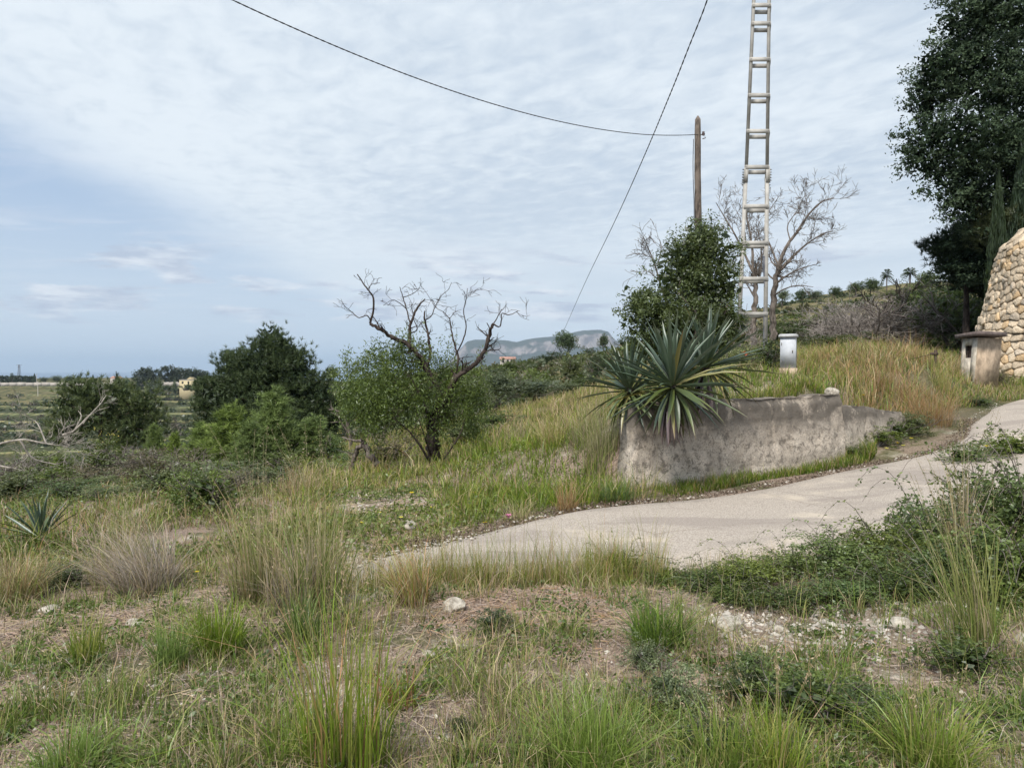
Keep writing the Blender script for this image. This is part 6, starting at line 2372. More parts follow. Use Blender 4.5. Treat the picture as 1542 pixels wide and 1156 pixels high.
# scattered grasses, nobody could count them
def clumps_to(g, X, Yv, n_, hmean, wmean, palf, rg, width=0.0045, hs=0.4, zoff=-0.01, reach=0.5, seg=2):
    """n_ blades at each clump centre; palf gives the palette index weights by place"""
    k = np.repeat(np.arange(len(X)), n_)
    n = len(k)
    sc = rg.uniform(0.55, 1.45, len(X))[k]
    a = rg.uniform(0, 2 * np.pi, n)
    r_ = np.sqrt(rg.random(n)) * wmean * sc
    x, y = X[k] + np.cos(a) * r_, Yv[k] + np.sin(a) * r_
    d, _ = road_dist(x, y)
    ok = d > -0.08
    x, y, k, a, sc = x[ok], y[ok], k[ok], a[ok], sc[ok]
    n = len(x)
    z = H(x, y) + zoff
    hm = np.broadcast_to(hmean, (len(X),))[k]
    h = hm * sc * (1 + hs * rg.normal(size=n)).clip(0.25, 2.0)
    c0, c1 = palf(k, n)
    blades(g, np.stack([x, y, z], 1), h, h * reach * rg.random(n) ** 0.8, a + rg.normal(0, .8, n), width * rg.uniform(0.6, 1.3, n) * np.clip(np.hypot(x, y) / 7, 0.75, 2.6), c0, c1, rg=rg, seg=seg)


def pal_by(weights_per_clump, pals, rg):
    Wt = np.asarray(weights_per_clump)
    Wt = Wt / Wt.sum(1, keepdims=True)
    cum = Wt.cumsum(1)
    A0 = np.array([p_[0] for p_ in pals])
    A1 = np.array([p_[1] for p_ in pals])
    ct = rg.uniform(0.8, 1.2, len(Wt))

    def f(k, n):
        u_ = rg.random(n)
        j = (u_[:, None] > cum[k]).sum(1).clip(0, len(pals) - 1)
        t_ = (ct[k] * rg.uniform(0.7, 1.3, n))[:, None]
        return A0[j] * t_, A1[j] * t_
    return f


def px_of(x, y):
    return PW / 2 + F * x / y


def py_of(x, y, z):
    return HZ + F * (EYE - z) / y


PALS = [GR_FRESH, GR_DARK, GR_YEL, GR_STRAW, GR_PINK, GR_ORANGE]

# foreground verge
rg = np.random.default_rng(101)
N = 3600
pxs_ = rg.uniform(-150, 1700, N)
Ys = 1.0 / rg.uniform(1 / 6.9, 1 / 2.3, N)
X = (pxs_ - PW / 2) / F * Ys
d, _ = road_dist(X, Ys)
near_side = Ys < np.interp(X, RN[:, 0], RN[:, 1]) + 0.1
dens = fbm(X, Ys, 2.3, 21, 3)
pyy = HZ + F * EYE / Ys
bare = np.exp(-((pxs_ - 1210) / 190) ** 2 - ((pyy - 950) / 46) ** 2) + 0.9 * np.exp(-((pxs_ - 820) / 110) ** 2 - ((pyy - 915) / 50) ** 2) \
    + 0.8 * np.exp(-((pxs_ - 130) / 170) ** 2 - ((pyy - 925) / 30) ** 2) + 0.8 * np.exp(-((pxs_ - 640) / 110) ** 2 - ((pyy - 1080) / 50) ** 2) + 0.7 * np.exp(-((pxs_ - 60) / 120) ** 2 - ((pyy - 1080) / 60) ** 2) \
    + 0.7 * np.exp(-((pxs_ - 1480) / 70) ** 2 - ((pyy - 1090) / 60) ** 2)
keep = near_side & (d > 0.02) & (dens - 0.34 * bare > 0.375)
X, Ys, dn = X[keep], Ys[keep], dens[keep]
gm = fbm(X, Ys, 0.9, 33, 2)
wt = np.stack([np.clip(gm * 2.4 - .5, .1, 2), np.clip(gm * 1.5 - .4, .05, 2), np.full(len(X), .7), np.clip(1. - gm * 1.2, .15, 1), np.clip(0.8 - gm, .08, 1), np.full(len(X), .1)], 1)
g = Geo()
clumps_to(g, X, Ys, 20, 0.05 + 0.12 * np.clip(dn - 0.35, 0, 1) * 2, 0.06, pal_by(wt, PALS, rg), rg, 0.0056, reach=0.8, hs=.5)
tag(g.obj('verge_grass', M_GRASS), kind='stuff')
# low broad-leaved weeds matted between the blades
g = Geo()
N = 2300
pxs_ = rg.uniform(-150, 1700, N)
Yw = 1.0 / rg.uniform(1 / 6.6, 1 / 2.3, N)
Xw = (pxs_ - PW / 2) / F * Yw
kp = (Yw < np.interp(Xw, RN[:, 0], RN[:, 1]) - 0.03) & (fbm(Xw, Yw, 2.3, 21, 3) > 0.40) & (fbm(Xw, Yw, 2.1, 12, 2) > 0.42)
Xw, Yw = Xw[kp], Yw[kp]
k = np.repeat(np.arange(len(Xw)), 34)
sc = rg.uniform(.5, 1.5, len(Xw))[k]
x = Xw[k] + rg.normal(0, .045, len(k)) * sc
y = Yw[k] + rg.normal(0, .045, len(k)) * sc
P = np.stack([x, y, H(x, y) + rg.random(len(k)) ** 1.3 * 0.055 * sc], 1)
tn_ = rg.random(len(Xw))[k]
leaf_quads(g, P, 0.022 * (0.7 + 0.5 * sc), (0.05, 0.09, 0.02), (0.15, 0.23, 0.05), 0.5, up=0.2, rg=rg, shade=tn_)
tag(g.obj('low_weeds', M_LEAF), kind='stuff')
# weeds on the meadow side and the slope
g = Geo()
N = 3000
pxs_ = rg.uniform(-120, 980, N)
Yw = np.exp(rg.uniform(math.log(6.8), math.log(16), N))
Xw = (pxs_ - PW / 2) / F * Yw
dd_, _ = road_dist(Xw, Yw)
kp = ((Yw > np.interp(Xw, RF[:, 0], RF[:, 1])) | (Xw < -2.6)) & (dd_ > .15) & (fbm(Xw, Yw, 0.9, 23, 3) > 0.42) & (Xw < 1.2)
Xw, Yw = Xw[kp], Yw[kp]
k = np.repeat(np.arange(len(Xw)), 20)
sc = rg.uniform(.6, 1.8, len(Xw))[k]
x = Xw[k] + rg.normal(0, .09, len(k)) * sc
y = Yw[k] + rg.normal(0, .09, len(k)) * sc
P = np.stack([x, y, H(x, y) + rg.random(len(k)) ** 1.2 * 0.10 * sc], 1)
tn_ = rg.random(len(Xw))[k]
leaf_quads(g, P, 0.038 * (0.7 + 0.4 * sc), (0.05, 0.08, 0.022), (0.15, 0.20, 0.06), 0.5, up=0.2, rg=rg, shade=tn_)
tag(g.obj('meadow_weeds', M_LEAF), kind='stuff')
# thin tall stalks standing above it
N = 420
pxs_ = rg.uniform(-100, 1650, N)
Ys = 1.0 / rg.uniform(1 / 6.4, 1 / 2.5, N)
X = (pxs_ - PW / 2) / F * Ys
g = Geo()
keep = (Ys < np.interp(X, RN[:, 0], RN[:, 1])) & (fbm(X, Ys, 0.8, 55, 2) > 0.42)
X, Ys = X[keep], Ys[keep]
k = np.repeat(np.arange(len(X)), 3)
x, y = X[k] + rg.normal(0, .03, len(k)), Ys[k] + rg.normal(0, .03, len(k))
h = rg.uniform(0.16, 0.42, len(k))
c0, c1 = mixcols([(GR_YEL, 4), (GR_STRAW, 2), (GR_ORANGE, 1)], len(k), rg)
blades(g, np.stack([x, y, H(x, y) - .01], 1), h, h * rg.uniform(.05, .35, len(k)), rg.uniform(0, 6.28, len(k)), 0.0028, c0, c1, rg=rg, seg=3)
tag(g.obj('grass_stalks', M_GRASS), kind='stuff')
# fringe along the near road edge: tall thin grasses against the pale road
g = Geo()
N = 330
pxs_ = np.concatenate([rg.uniform(430, 1000, N), rg.uniform(1000, 1350, 60)])
X = (pxs_ - PW / 2) / F * 5.8
Ys = np.interp(X, RN[:, 0], RN[:, 1]) - rg.uniform(0.02, 0.5, len(X))
wt = np.stack([np.full(len(X), .7), np.full(len(X), .5), np.full(len(X), 1.5), np.full(len(X), 1.1), np.full(len(X), .3), np.full(len(X), .3)], 1)
clumps_to(g, X, Ys, 26, np.where(pxs_ > 1000, .14, rg.uniform(0.14, 0.34, len(X))), 0.07, pal_by(wt, PALS, rg), rg, 0.0035, reach=0.4, seg=3)
tag(g.obj('roadside_grass', M_GRASS), kind='stuff')

# meadow beyond the road, left of the wall
N = 5600
pxs_ = rg.uniform(440, 985, N)
Ys = np.exp(rg.uniform(math.log(7.0), math.log(36), N))
X = (pxs_ - PW / 2) / F * Ys
d, _ = road_dist(X, Ys)
far_side = Ys > np.interp(X, RF[:, 0], RF[:, 1])
stony = np.exp(-((pxs_ - 580) / 130) ** 2 - ((Ys - 8.6) / 3.2) ** 2)
dens = fbm(X, Ys, 0.6, 41, 3)
keep = far_side & (d > 0.15) & ((wall_delta(X, Ys) < 0.5) | (X < 1.4)) & (dens - 0.36 * stony > 0.24)
X, Ys, st_, px2 = X[keep], Ys[keep], stony[keep], pxs_[keep]
lush = np.exp(-((px2 - 800) / 120) ** 2) * sstep(Ys, 22, 12)
gm = fbm(X, Ys, 0.5, 62, 2)
wt = np.stack([0.9 + 1.8 * lush, 0.3 + 1.2 * lush * gm, 1.1 - .5 * lush, np.clip(1.1 - lush, .15, 1) + 1.4 * (Ys > 12.5) * (px2 > 740), .3 * (1 - lush) + .3 * st_, .12 + 0 * X], 1)
g = Geo()
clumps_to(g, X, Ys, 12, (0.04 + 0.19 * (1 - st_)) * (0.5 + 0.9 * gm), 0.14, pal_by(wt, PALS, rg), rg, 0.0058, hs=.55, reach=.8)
tag(g.obj('meadow_grass', M_GRASS), kind='stuff')

# grass on the bank behind the wall
N = 5100
pxs_ = rg.uniform(930, 1570, N)
Ys = np.exp(rg.uniform(math.log(10.3), math.log(36), N))
X = (pxs_ - PW / 2) / F * Ys
d, _ = road_dist(X, Ys)
wd = wall_delta(X, Ys)
far_side = (Ys > np.interp(X, RF[:, 0], RF[:, 1]) + 0.1)
tdist = np.hypot(X - TC[0], Ys - TC[1])
keep = far_side & (d > 0.12) & (tdist > 3.6) & ((wd > 0.93) | (X > 5.2) | (Ys > 14))
_dw = (WALL_B - WALL_A) / np.linalg.norm(WALL_B - WALL_A)
bw = -(X - WALL_A[0]) * _dw[1] + (Ys - WALL_A[1]) * _dw[0]
keep = far_side & (d > 0.12) & (tdist > 3.6) & ((bw > 0.42) | (X > 5.5))
X, Ys, px2 = X[keep], Ys[keep], pxs_[keep]
rust = np.exp(-((px2 - 1350) / 90) ** 2) * sstep(Ys, 30, 20) * sstep(Ys, 12, 13.5)
fr = sstep(Ys, 15, 12)
gm = fbm(X, Ys, 0.4, 72, 2)
wt = np.stack([1.0 + 1.2 * fr, .5 + .9 * fr + 0 * X, 1.2 + 0 * X, .8 - .6 * fr, .25 + 0 * X, .15 + 2.6 * rust], 1)
g = Geo()
lowg = np.exp(-((px2 - 1170) / 90) ** 2) * sstep(Ys, 16.5, 14.5)
clumps_to(g, X, Ys, 14, ((0.10 + 0.16 * gm) * (1 - .25 * fr) + .10 * rust) * (1 - .3 * lowg), 0.16, pal_by(wt, PALS, rg), rg, 0.0056, hs=.5, reach=.8)
tag(g.obj('bank_grass', M_GRASS), kind='stuff')

# dead stems lying tangled through the verge
N = 7000
pxs_ = rg.uniform(-120, 1660, N)
Ys = 1.0 / rg.uniform(1 / 6.4, 1 / 2.4, N)
X = (pxs_ - PW / 2) / F * Ys
kp = (Ys < np.interp(X, RN[:, 0], RN[:, 1])) & (fbm(X, Ys, 1.7, 141, 2) > 0.4)
X, Ys = X[kp], Ys[kp]
g = Geo()
c0, c1 = mixcols([(GR_STRAW, 3), (GR_PINK, 3), (GR_GREY, 2), (GR_YEL, 1)], len(X), rg, .3)
hh_ = rg.uniform(.03, .14, len(X))
blades(g, np.stack([X, Ys, H(X, Ys) - .005], 1), hh_, hh_ * rg.uniform(.6, 1.5, len(X)), rg.uniform(0, 6.28, len(X)), .0035, c0, c1, rg=rg, seg=3)
tag(g.obj('dead_stems', M_DRY), kind='stuff')

# foot of the wall and its top edge
g = Geo()
dvec = (WALL_B - WALL_A) / np.linalg.norm(WALL_B - WALL_A)
nv = np.array([-dvec[1], dvec[0]])
N = 420
s = rg.uniform(0.1, 4.4, N)
o_ = -rg.uniform(0.14, 0.5, N)
X, Ys = WALL_A[0] + dvec[0] * s + nv[0] * o_, WALL_A[1] + dvec[1] * s + nv[1] * o_
wt = np.tile([1.0, 1.6, .5, .25, .2, .1], (N, 1))
clumps_to(g, X, Ys, 26, 0.10 * np.clip(0.6 + 0.8 * vnoise(s, s * 0, 1.4, 3), .4, 1.6), 0.09, pal_by(wt, PALS, rg), rg, 0.0045)
N = 380
s = rg.uniform(4.3, 7.6, N)
X, Ys = WALL_A[0] + dvec[0] * s - nv[0] * rg.uniform(0.1, .6, N), WALL_A[1] + dvec[1] * s + nv[1] * -rg.uniform(0.1, .6, N)
clumps_to(g, X, Ys, 30, 0.2, 0.12, pal_by(wt, PALS, rg), rg, 0.0045)
N = 200
s = rg.uniform(0.9, 4.3, N)
X, Ys = WALL_A[0] + dvec[0] * s + nv[0] * rg.uniform(0.42, .6, N), WALL_A[1] + dvec[1] * s + nv[1] * rg.uniform(0.42, .6, N)
clumps_to(g, X, Ys, 26, 0.14, 0.09, pal_by(np.tile([1.0, .9, 1.2, .5, .2, .1], (N, 1)), PALS, rg), rg, 0.0045)
tag(g.obj('wall_foot_grass', M_GRASS), kind='stuff')

# left slope
N = 4200
pxs_ = rg.uniform(-150, 520, N)
Ys = np.exp(rg.uniform(math.log(5.4), math.log(30), N))
X = (pxs_ - PW / 2) / F * Ys
d, _ = road_dist(X, Ys)
keep = (d > 0.05) & (fbm(X, Ys, 0.7, 81, 3) > 0.34) & ~((Ys < 5.9) & (fbm(X, Ys, 1.1, 21, 3) < .45))
X, Ys = X[keep], Ys[keep]
gm = fbm(X, Ys, 0.5, 91, 3)
wt = np.stack([gm * 1.3, gm * 1.5, .8 + 0 * X, 1.1 - gm, .8 + 0 * X, .4 + 0 * X], 1)
g = Geo()
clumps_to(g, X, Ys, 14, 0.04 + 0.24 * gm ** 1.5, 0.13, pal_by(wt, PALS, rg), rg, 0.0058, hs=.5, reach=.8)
tag(g.obj('slope_grass', M_GRASS), kind='stuff')

# right side ground, between tower track and bramble
N = 900
pxs_ = rg.uniform(1380, 1700, N)
Ys = rg.uniform(5, 18, N)
X = (pxs_ - PW / 2) / F * Ys
d, _ = road_dist(X, Ys)
keep = d > 0.05
X, Ys = X[keep], Ys[keep]
g = Geo()
clumps_to(g, X, Ys, 22, 0.13, 0.12, pal_by(np.tile([1.0, .9, .9, .5, .3, .3], (len(X), 1)), PALS, rg), rg, 0.0048)
tag(g.obj('trackside_grass', M_GRASS), kind='stuff')

# ------------------------------------------------------------------ broadleaf herbs and brambles
BR = []
for s_ in (201, 202, 203, 204):
    c1_, c2_ = ((0.045, 0.075, 0.018), (0.14, 0.20, 0.05)) if s_ % 2 else ((0.06, 0.09, 0.022), (0.18, 0.24, 0.065))
    rg = np.random.default_rng(s_)
    shape = [((rg.uniform(-.3, .3), rg.uniform(-.3, .3), rg.uniform(.15, .55)), (rg.uniform(.16, .3), rg.uniform(.16, .3), rg.uniform(.15, .4))) for _ in range(9)] + [((0, 0, .22), (.42, .42, .45))]
    g = Geo()
    P, tn, c, d = clump_points(shape, 330, 15, 0.04, rg, 0.5, 1.1, -0.03)
    leaf_quads(g, P, 0.042, c1_, c2_, 0.55, up=0.3, rg=rg, shade=tn)
    # arching sprays
    lines = []
    for q in range(16):
        a = rg.uniform(0, 6.28)
        e = np.array([math.cos(a), math.sin(a), 0])
        u_ = np.linspace(0, 1, 8)[:, None]
        R, hz_ = rg.uniform(.45, .78), rg.uniform(.5, 1.15)
        pts = e * R * u_ + np.array([0, 0, 1]) * (np.sin(u_ * rg.uniform(1.6, 2.6)) * hz_)
        lines.append((pts, np.linspace(.006, .002, 8), 1))
        f = rg.random(34)
        Pq = np.stack([np.interp(f, u_[:, 0], pts[:, j]) for j in range(3)], 1) + rg.normal(size=(34, 3)) * 0.022
        leaf_quads(g, Pq, 0.042, c1_, c2_, 0.5, up=0.4, rg=rg)
    cm = g.mesh('foliage', M_LEAF)
    g = Geo()
    lines_geo(g, lines)
    BR.append((cm, g.mesh('stems', M_TWIG), M_LEAF))

for q, (px, py, w, h, lb) in enumerate([
        (932, 872, .50, .30, 'isolated dark green herb clump against the near edge of the road'),
        (1000, 878, .50, .16, 'low leafy ground cover right of the isolated dark clump'),
        (1065, 885, .60, .20, 'low bramble at the near road edge, leftmost of the continuous row'),
        (1130, 880, .62, .26, 'bramble in the roadside row, behind the stony patch at its left'),
        (1100, 905, .50, .16, 'low leafy mat in front of the roadside bramble row, above the white rubble'),
        (1195, 872, .66, .30, 'bramble in the middle of the roadside row'),
        (1180, 910, .55, .16, 'low leafy mat in front of the middle of the roadside row'),
        (1262, 862, .72, .36, 'taller bramble right of the middle of the roadside row'),
        (1260, 905, .6, .2, 'leafy mat behind the single round white boulder'),
        (1330, 850, .78, .46, 'bramble where the roadside row starts to rise to the right'),
        (1340, 900, .7, .28, 'leafy bramble below the rising part of the roadside row'),
        (1405, 838, .85, .66, 'big bramble reaching over the road edge at right'),
        (1420, 890, .75, .42, 'bramble in front of the big one at right'),
        (1478, 825, .95, .86, 'tallest bramble mass near the right edge'),
        (1490, 890, .85, .55, 'bramble in front of the tallest mass near the right edge'),
        (1560, 830, 1.1, .95, 'bramble mass cut by the right edge of the picture'),
        (1555, 900, .9, .5, 'lower bramble cut by the right edge of the picture')]):
    put(BR[q % 4], 'bramble_bush', px, py, None, w, h, lb, 'bramble', tn=('foliage', 'stems'), sink=0.01)
for q, (px, py, w, h, lb) in enumerate([
        (1520, 690, 1.1, .55, 'leafy bush on the right between the bramble mass and the tower track'),
        (1450, 700, .9, .42, 'leafy bush with yellow flowers above the bramble, beyond the road bend'),
        (1320, 672, 1.0, .42, 'leafy green clump at the foot of the lower wall end'),
        (1345, 662, 1.0, .5, 'leafy green clump hiding the tapering tip of the lower wall'),
        (1285, 690, .6, .28, 'small leafy clump at the joint of the two wall sections'),
        (1375, 655, .9, .6, 'feathery grey-green clump before the rusty tussock'),
        (1475, 612, .8, .3, 'low green clump on the track before the stone tower'),
        (1500, 578, .9, .45, 'dry brownish bush at the foot of the hutch')]):
    k = 'bush_brown' if 'brownish' in lb else ('bush_olive' if 'feathery' in lb else 'bush_green')
    put(pr(k, q), 'verge_bush', px, py, None, w, h, lb, 'bush', tn=('foliage', 'stems'))
for q, (px, py, w, h, k, lb) in enumerate([
        (742, 952, .32, .20, 'bush_dark', 'small dark green herb right of the pale boulder in the middle foreground'),
        (1005, 1075, .42, .34, 'bush_olive', 'grey-green herb bush left of the larger foreground bush'),
        (970, 1010, .30, .22, 'bush_olive', 'small grey-green herb behind the lime green tuft'),
        (1215, 1085, .62, .34, 'bush_green', 'larger dark green bush in the right foreground below the stony patch'),
        (1120, 1060, .40, .26, 'bush_dark', 'dark herb joining the left side of the larger foreground bush'),
        (1290, 1090, .40, .22, 'bush_green', 'low herb at the right side of the larger foreground bush'),
        (1455, 1015, .52, .26, 'bush_green', 'green herb bush under the tall sparse tussock at right'),
        (1080, 1140, .36, .2, 'bush_dark', 'dark herb at the bottom behind the tall thin tussocks'),
        (690, 1110, .16, .12, 'bush_dark', 'tiny grey-green herb on the bare soil at the bottom'),
        (105, 885, .55, .30, 'bush_olive', 'grey-green herb bush with dried flower heads below the agave'),
        (1130, 1020, .26, .2, 'bush_green', 'small green herb at the left of the gravelly patch')]):
    put(pr(k, q), 'herb_bush', px, py, None, w, h, lb, 'herb', tn=('foliage', 'stems'))

# ------------------------------------------------------------------ stones, gravel, straw
for q, (px, py, wpx, hpx, lb) in enumerate([
        (684, 918, 30, 24, 'pale squarish boulder in the middle foreground right of the straw tussock'),
        (1097, 945, 50, 22, 'flat white rubble block at the left of the stony patch'),
        (1355, 945, 32, 22, 'single round white boulder below the bramble'),
        (1540, 972, 26, 24, 'white stone at the right edge of the picture'),
        (75, 922, 34, 14, 'long flat cream stone below the left edge tussock'),
        (201, 945, 20, 18, 'small bright white stone in the left foreground'),
        (776, 948, 14, 12, 'small white stone right of the small dark herb'),
        (646, 986, 18, 10, 'low white stone below the pale squarish boulder'),
        (1172, 950, 18, 12, 'small white stone right beside the flat rubble block'),
        (1320, 995, 14, 10, 'little white stone below the round white boulder'),
        (1330, 905, 18, 14, 'white stone just above the round white boulder'),
        (616, 796, 24, 18, 'cream stone on the stony strip beyond the left end of the road'),
        (30, 1098, 16, 9, 'small white stone in the bottom left foreground'),
        (365, 1120, 18, 9, 'small grey-white stone near the bottom below the bright green tussock'),
        (672, 1112, 18, 11, 'small white stone by the tiny herb at the bottom'),
        (900, 764, 8, 6, 'tiny white stone on the far edge of the road near the wall'),
        (1488, 1106, 18, 8, 'small white stone in the bottom right corner')]):
    b = G(px, py)
    s = b[1] / F
    rock('stone', b + (0, 0, hpx * s * 0.22), 1.0, (wpx * s * .62, wpx * s * .5, hpx * s * .62), 300 + q, lb, cat='stone', rz=q * 1.3)

# pebbles and rubble
g = Geo()
rg = np.random.default_rng(77)
octv = np.array([[1, 0, 0], [-1, 0, 0], [0, 1, 0], [0, -1, 0], [0, 0, 1], [0, 0, -1.]])
octf = np.array([[0, 2, 4], [2, 1, 4], [1, 3, 4], [3, 0, 4]])


def pebbles(px, py, Y, smin, smax, tone_=(0.45, 0.85)):
    n = len(px)
    X = (px - PW / 2) / F * Y
    d, _ = road_dist(X, Y)
    ok = d > -0.05
    X, Yq = X[ok], Y[ok]
    n = len(X)
    z = H(X, Yq)
    sz = smin + (smax - smin) * rg.random(n) ** 4
    V = octv[None] * (1 + rg.uniform(-.35, .35, (n, 6, 1))) * sz[:, None, None] * rg.uniform(.6, 1.2, (n, 1, 3)) * np.array([1, 1, .8])
    a = rg.uniform(0, 6.28, n)
    c_, s_ = np.cos(a)[:, None], np.sin(a)[:, None]
    V = np.stack([V[..., 0] * c_ - V[..., 1] * s_, V[..., 0] * s_ + V[..., 1] * c_, V[..., 2]], -1)
    V += np.stack([X, Yq, z - sz * .05], 1)[:, None]
    f = (np.arange(n)[:, None, None] * 6 + octf[None]).reshape(-1, 3)
    t_ = rg.uniform(*tone_, (n, 1)) * np.array([[1, .93, .83]])
    g.add(V.reshape(-1, 3), f, np.repeat(t_, 6, 0) * 0.8)


n = 5200
pebbles(rg.uniform(-100, 1650, n), None, 1.0 / rg.uniform(1 / 6.9, 1 / 2.4, n), 0.003, 0.018, (0.28, 0.8))
n = 2600
pebbles(rg.normal(1230, 135, n), None, EYE * F / (rg.normal(958, 34, n).clip(890, 1100) - HZ), 0.003, 0.026, (0.25, 0.7))
n = 240
pebbles(rg.normal(1095, 28, n), None, EYE * F / (rg.normal(938, 9, n) - HZ), 0.006, 0.03, (0.45, 0.85))
n = 900
pebbles(rg.normal(1350, 90, n), None, EYE * F / (rg.normal(915, 14, n) - HZ), 0.004, 0.026, (0.35, 0.85))
for E_, sg_, n in ((RF, 1, 1500), (RN, -1, 700)):
    k = rg.integers(10, 190, n)
    off = np.abs(rg.normal(0, .16, n))
    q_ = E_[k] + sg_ * ((RF - RN)[k] / np.linalg.norm((RF - RN)[k], axis=1)[:, None]) * (off - .12)[:, None]
    x_, y_ = q_[:, 0] + rg.normal(0, .05, n), q_[:, 1] + rg.normal(0, .05, n)
    sz = 0.004 + 0.02 * rg.random(n) ** 4
    V_ = octv[None] * (1 + rg.uniform(-.35, .35, (n, 6, 1))) * sz[:, None, None] * np.array([1, 1, .6])
    zz_ = np.maximum(H(x_, y_), np.where(off < .12, q_[:, 2] + .012, -99))
    V_ = V_ + np.stack([x_, y_, zz_ - sz * .1], 1)[:, None]
    t_ = rg.uniform(.25, .75, (n, 1)) * np.array([[1, .92, .82]]) * .8
    g.add(V_.reshape(-1, 3), (np.arange(n)[:, None, None] * 6 + octf[None]).reshape(-1, 3), np.repeat(t_, 6, 0))
n = 1400
pebbles(rg.normal(580, 90, n), None, rg.uniform(7.3, 11, n), 0.006, 0.03, (0.4, 0.9))
m, t = mat('pebble')
at_ = t.n('ShaderNodeAttribute', attribute_name='tint').outputs['Color']
M_PEB = finish(m, t, at_, 0.9, None, spec=0.1)
tag(g.obj('gravel', M_PEB), kind='stuff')

# straw litter
g = Geo()


def litter(X, Y, lmin, lmax, cols_, wd=0.0028):
    n = len(X)
    z = H(X, Y) + rg.uniform(0.002, 0.02, n)
    a = rg.uniform(0, 6.28, n)
    L = rg.uniform(lmin, lmax, n)[:, None] / 2
    tz = rg.normal(0, .12, n)
    d = np.stack([np.cos(a), np.sin(a), tz], 1) * L
    s = np.stack([-np.sin(a), np.cos(a), rg.normal(0, .5, n)], 1) * wd / 2
    P = np.stack([X, Y, z], 1)
    bend = rg.normal(0, .12, (n, 1)) * L * np.stack([-np.sin(a), np.cos(a), 0 * a], 1)
    V = np.stack([P - d - s, P + bend - s, P + d - s, P + d + s, P + bend + s, P - d + s], 1)
    i = np.arange(n)[:, None] * 6
    c0, c1 = mixcols(cols_, n, rg, .25)
    b0 = g.n
    g.add(V.reshape(-1, 3), np.zeros((0, 3), int), np.repeat((c0 + c1) / 2, 6, 0))
    g.faces(b0 + i + np.array([[0, 1, 4, 5]]))
    g.faces(b0 + i + np.array([[1, 2, 3, 4]]))


n = 18000
pq = rg.uniform(-120, 1660, n)
Y = 1.0 / rg.uniform(1 / 6.6, 1 / 2.4, n)
X = (pq - PW / 2) / F * Y
k = (Y < np.interp(X, RN[:, 0], RN[:, 1]) + .03) & (fbm(X, Y, 1.6, 131, 2) > 0.36)
litter(X[k], Y[k], 0.03, 0.13, [(GR_PINK, 3), (GR_STRAW, 1.6), (GR_GREY, 2), ((np.array(GR_ORANGE[0]) * .6, np.array(GR_ORANGE[1]) * .6), 1)])
n = 6500
Y = EYE * F / (rg.normal(915, 32, n).clip(862, 1010) - HZ)
X = (rg.normal(810, 90, n) - PW / 2) / F * Y
litter(X, Y, 0.05, 0.17, [(GR_PINK, 4), (GR_ORANGE, 1), (GR_GREY, 1)])
n = 3500
Y = EYE * F / (rg.normal(930, 22, n).clip(880, 1010) - HZ)
X = (rg.normal(150, 130, n) - PW / 2) / F * Y
litter(X, Y, 0.05, 0.17, [(GR_PINK, 4), (GR_STRAW, 2), (GR_GREY, 2)])
n = 9000
pq = rg.uniform(380, 960, n)
Y = np.exp(rg.uniform(math.log(6.9), math.log(13), n))
X = (pq - PW / 2) / F * Y
k = (Y > np.interp(X, RF[:, 0], RF[:, 1]) - .1) & (X < 1.5)
litter(X[k], Y[k], 0.04, 0.14, [(GR_PINK, 2), (GR_STRAW, 2), (GR_GREY, 1)], 0.005)
tag(g.obj('straw_litter', M_DRY), kind='stuff')

# dark dead leaves and soil crumbs gathered along the far edge of the road
g = Geo()
n = 5200
k = rg.integers(60, 175, n)
w_ = rg.normal(0.02, 0.10, n) * (0.5 + vnoise(k / 6.0, k * 0))
E = RF[k] + (RF[k] - RN[k]) / np.linalg.norm((RF[k] - RN[k]), axis=1)[:, None] * (w_ + 0.07)[:, None]
P = E + rg.normal(size=(n, 3)) * np.array([.05, .05, 0])
P[:, 2] = np.maximum(H(P[:, 0], P[:, 1]), E[:, 2] - 0.03) + rg.uniform(0.0, 0.03, n)
leaf_quads(g, P, 0.028, (0.09, 0.06, 0.045), (0.26, 0.19, 0.14), 0.7, rg=rg)
tag(g.obj('leaf_litter', M_DRY), kind='stuff')


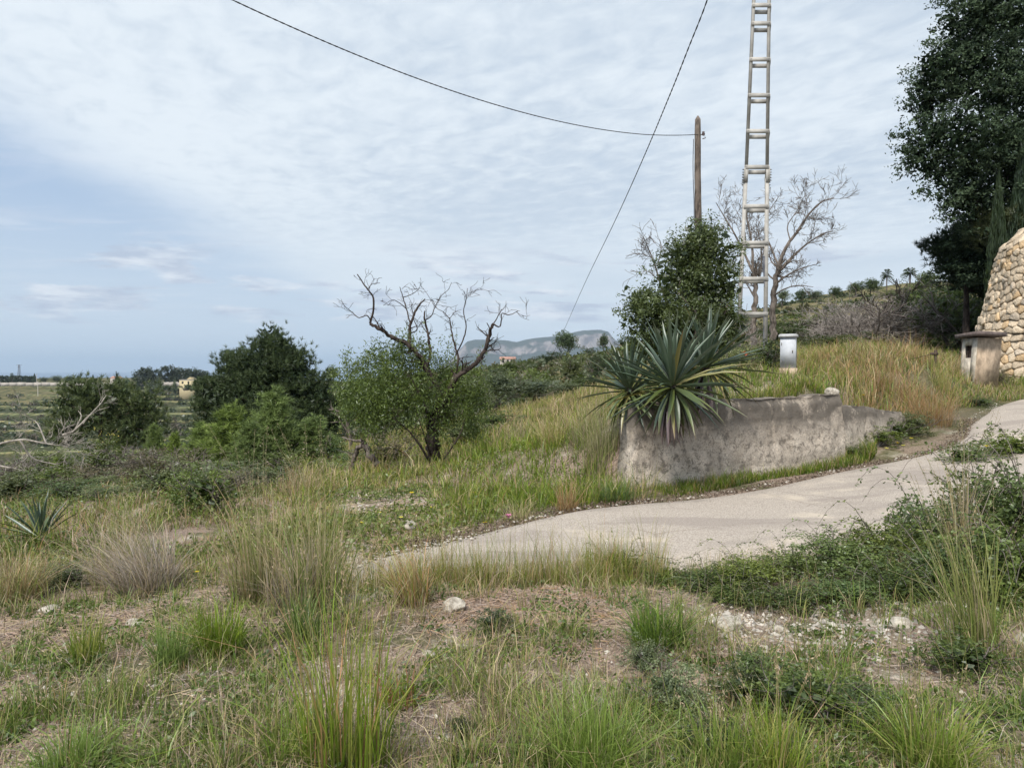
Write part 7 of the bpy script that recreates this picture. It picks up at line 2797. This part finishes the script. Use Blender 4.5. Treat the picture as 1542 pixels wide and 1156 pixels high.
# ------------------------------------------------------------------ flowers
def flower(px, py, Y, hpx, r_px, col, label, cat='flower', group=None, petals=7, name='flower', cup=0.35):
    b = G(px, py + hpx) if Y is None else GY(px, Y)
    Yb = b[1]
    top = at(px, py, Yb)
    root = empty(name, b, label, cat, group)
    h = max(0.03, top[2] - b[2])
    g = Geo()
    tube(g, [(0, 0, -0.02), (0.01, 0, h * .5), (0, 0, h)], 0.0025, 4, (0.08, 0.12, 0.03), cap=False)
    g.obj('stem', M_GRASS, root)
    r = r_px * Yb / F
    g = Geo()
    for q in range(petals):
        a = q * 6.283 / petals + 0.3
        e, s = np.array([math.cos(a), math.sin(a), 0]), np.array([-math.sin(a), math.cos(a), 0])
        c_ = np.array([0, 0, h])
        z = np.array([0, 0, 1.0])
        g.add([c_, c_ + e * r * .6 + s * r * .35 + z * r * cup * .7, c_ + e * r + z * r * cup, c_ + e * r * .6 - s * r * .35 + z * r * cup * .7], [[0, 1, 2, 3]], col)
    tube(g, [(0, 0, h - .002), (0, 0, h + r * .25)], r * .25, 6, tuple(c * .8 for c in col))
    g.obj('petals', M_LEAF, root)
    return root


YEL_ = (0.75, 0.60, 0.02)
flower(1123, 535, 13.6, 40, 7.5, (0.70, 0.075, 0.03), 'red poppy beside the green bush at the foot of the pylon', 'poppy', petals=5, cup=0.9)
flower(766, 779, None, 14, 6, (0.60, 0.22, 0.36), 'pink wildflower on the far edge of the road, left of the pale lane', petals=8, cup=0.9)
flower(1487, 262 + 410, 9.0, 20, 4.5, YEL_, 'yellow flower high in the leafy bush near the right edge')
flower(1391, 822, 6.0, 20, 5, YEL_, 'yellow flower standing above the bramble over the pale road')
flower(1371, 876, 5.6, 14, 4, (0.42, 0.36, 0.55), 'small pale violet flower low in the bramble')
YG = 'yellow wildflowers in the short grass left of the road'
for px, py, lb in ((571, 772, 'second from the left'), (650, 764, 'straight below the almond trunk'), (604, 779, 'third from the left, lowest of its neighbours'), (714, 742, 'highest one, on the right'), (730, 787, 'close above the road edge'), (545, 787, 'farthest left'), (690, 756, 'between the highest one and the almond trunk'), (620, 742, 'highest on the left side')):
    flower(px, py, None, 10, 4, YEL_, 'small yellow wildflower in the short grass, ' + lb, group=YG)
YG2 = 'yellow wildflowers at the wall end'
for px, py, lb in ((1352, 667, 'upper one of the touching pair'), (1360, 671, 'lower one of the touching pair'), (1340, 655, 'highest in the cluster'), (1316, 668, 'farthest left'), (1335, 675, 'lowest, near the road'), (1300, 595, 'alone on the bank above the wall'), (1372, 660, 'farthest right')):
    flower(px, py, None, 9, 3.6, YEL_, 'small yellow wildflower by the lower wall end, ' + lb, group=YG2)
for px, py, lb in ((1056, 668 + 442, 'yellow speck of a flower beside the bottom centre tuft'), (810, 1065, 'left orange-yellow flower on the soil above the lime green tuft'), (826, 1068, 'right orange-yellow flower on the soil above the lime green tuft'),
                   (681, 1138, 'single yellow flower at the bottom below the white stone'), (297, 861, 'yellow flower beside the fresh green bush at left')):
    flower(px, py, None, 10, 4, YEL_ if 'orange' not in lb else (0.7, 0.36, 0.03), lb)
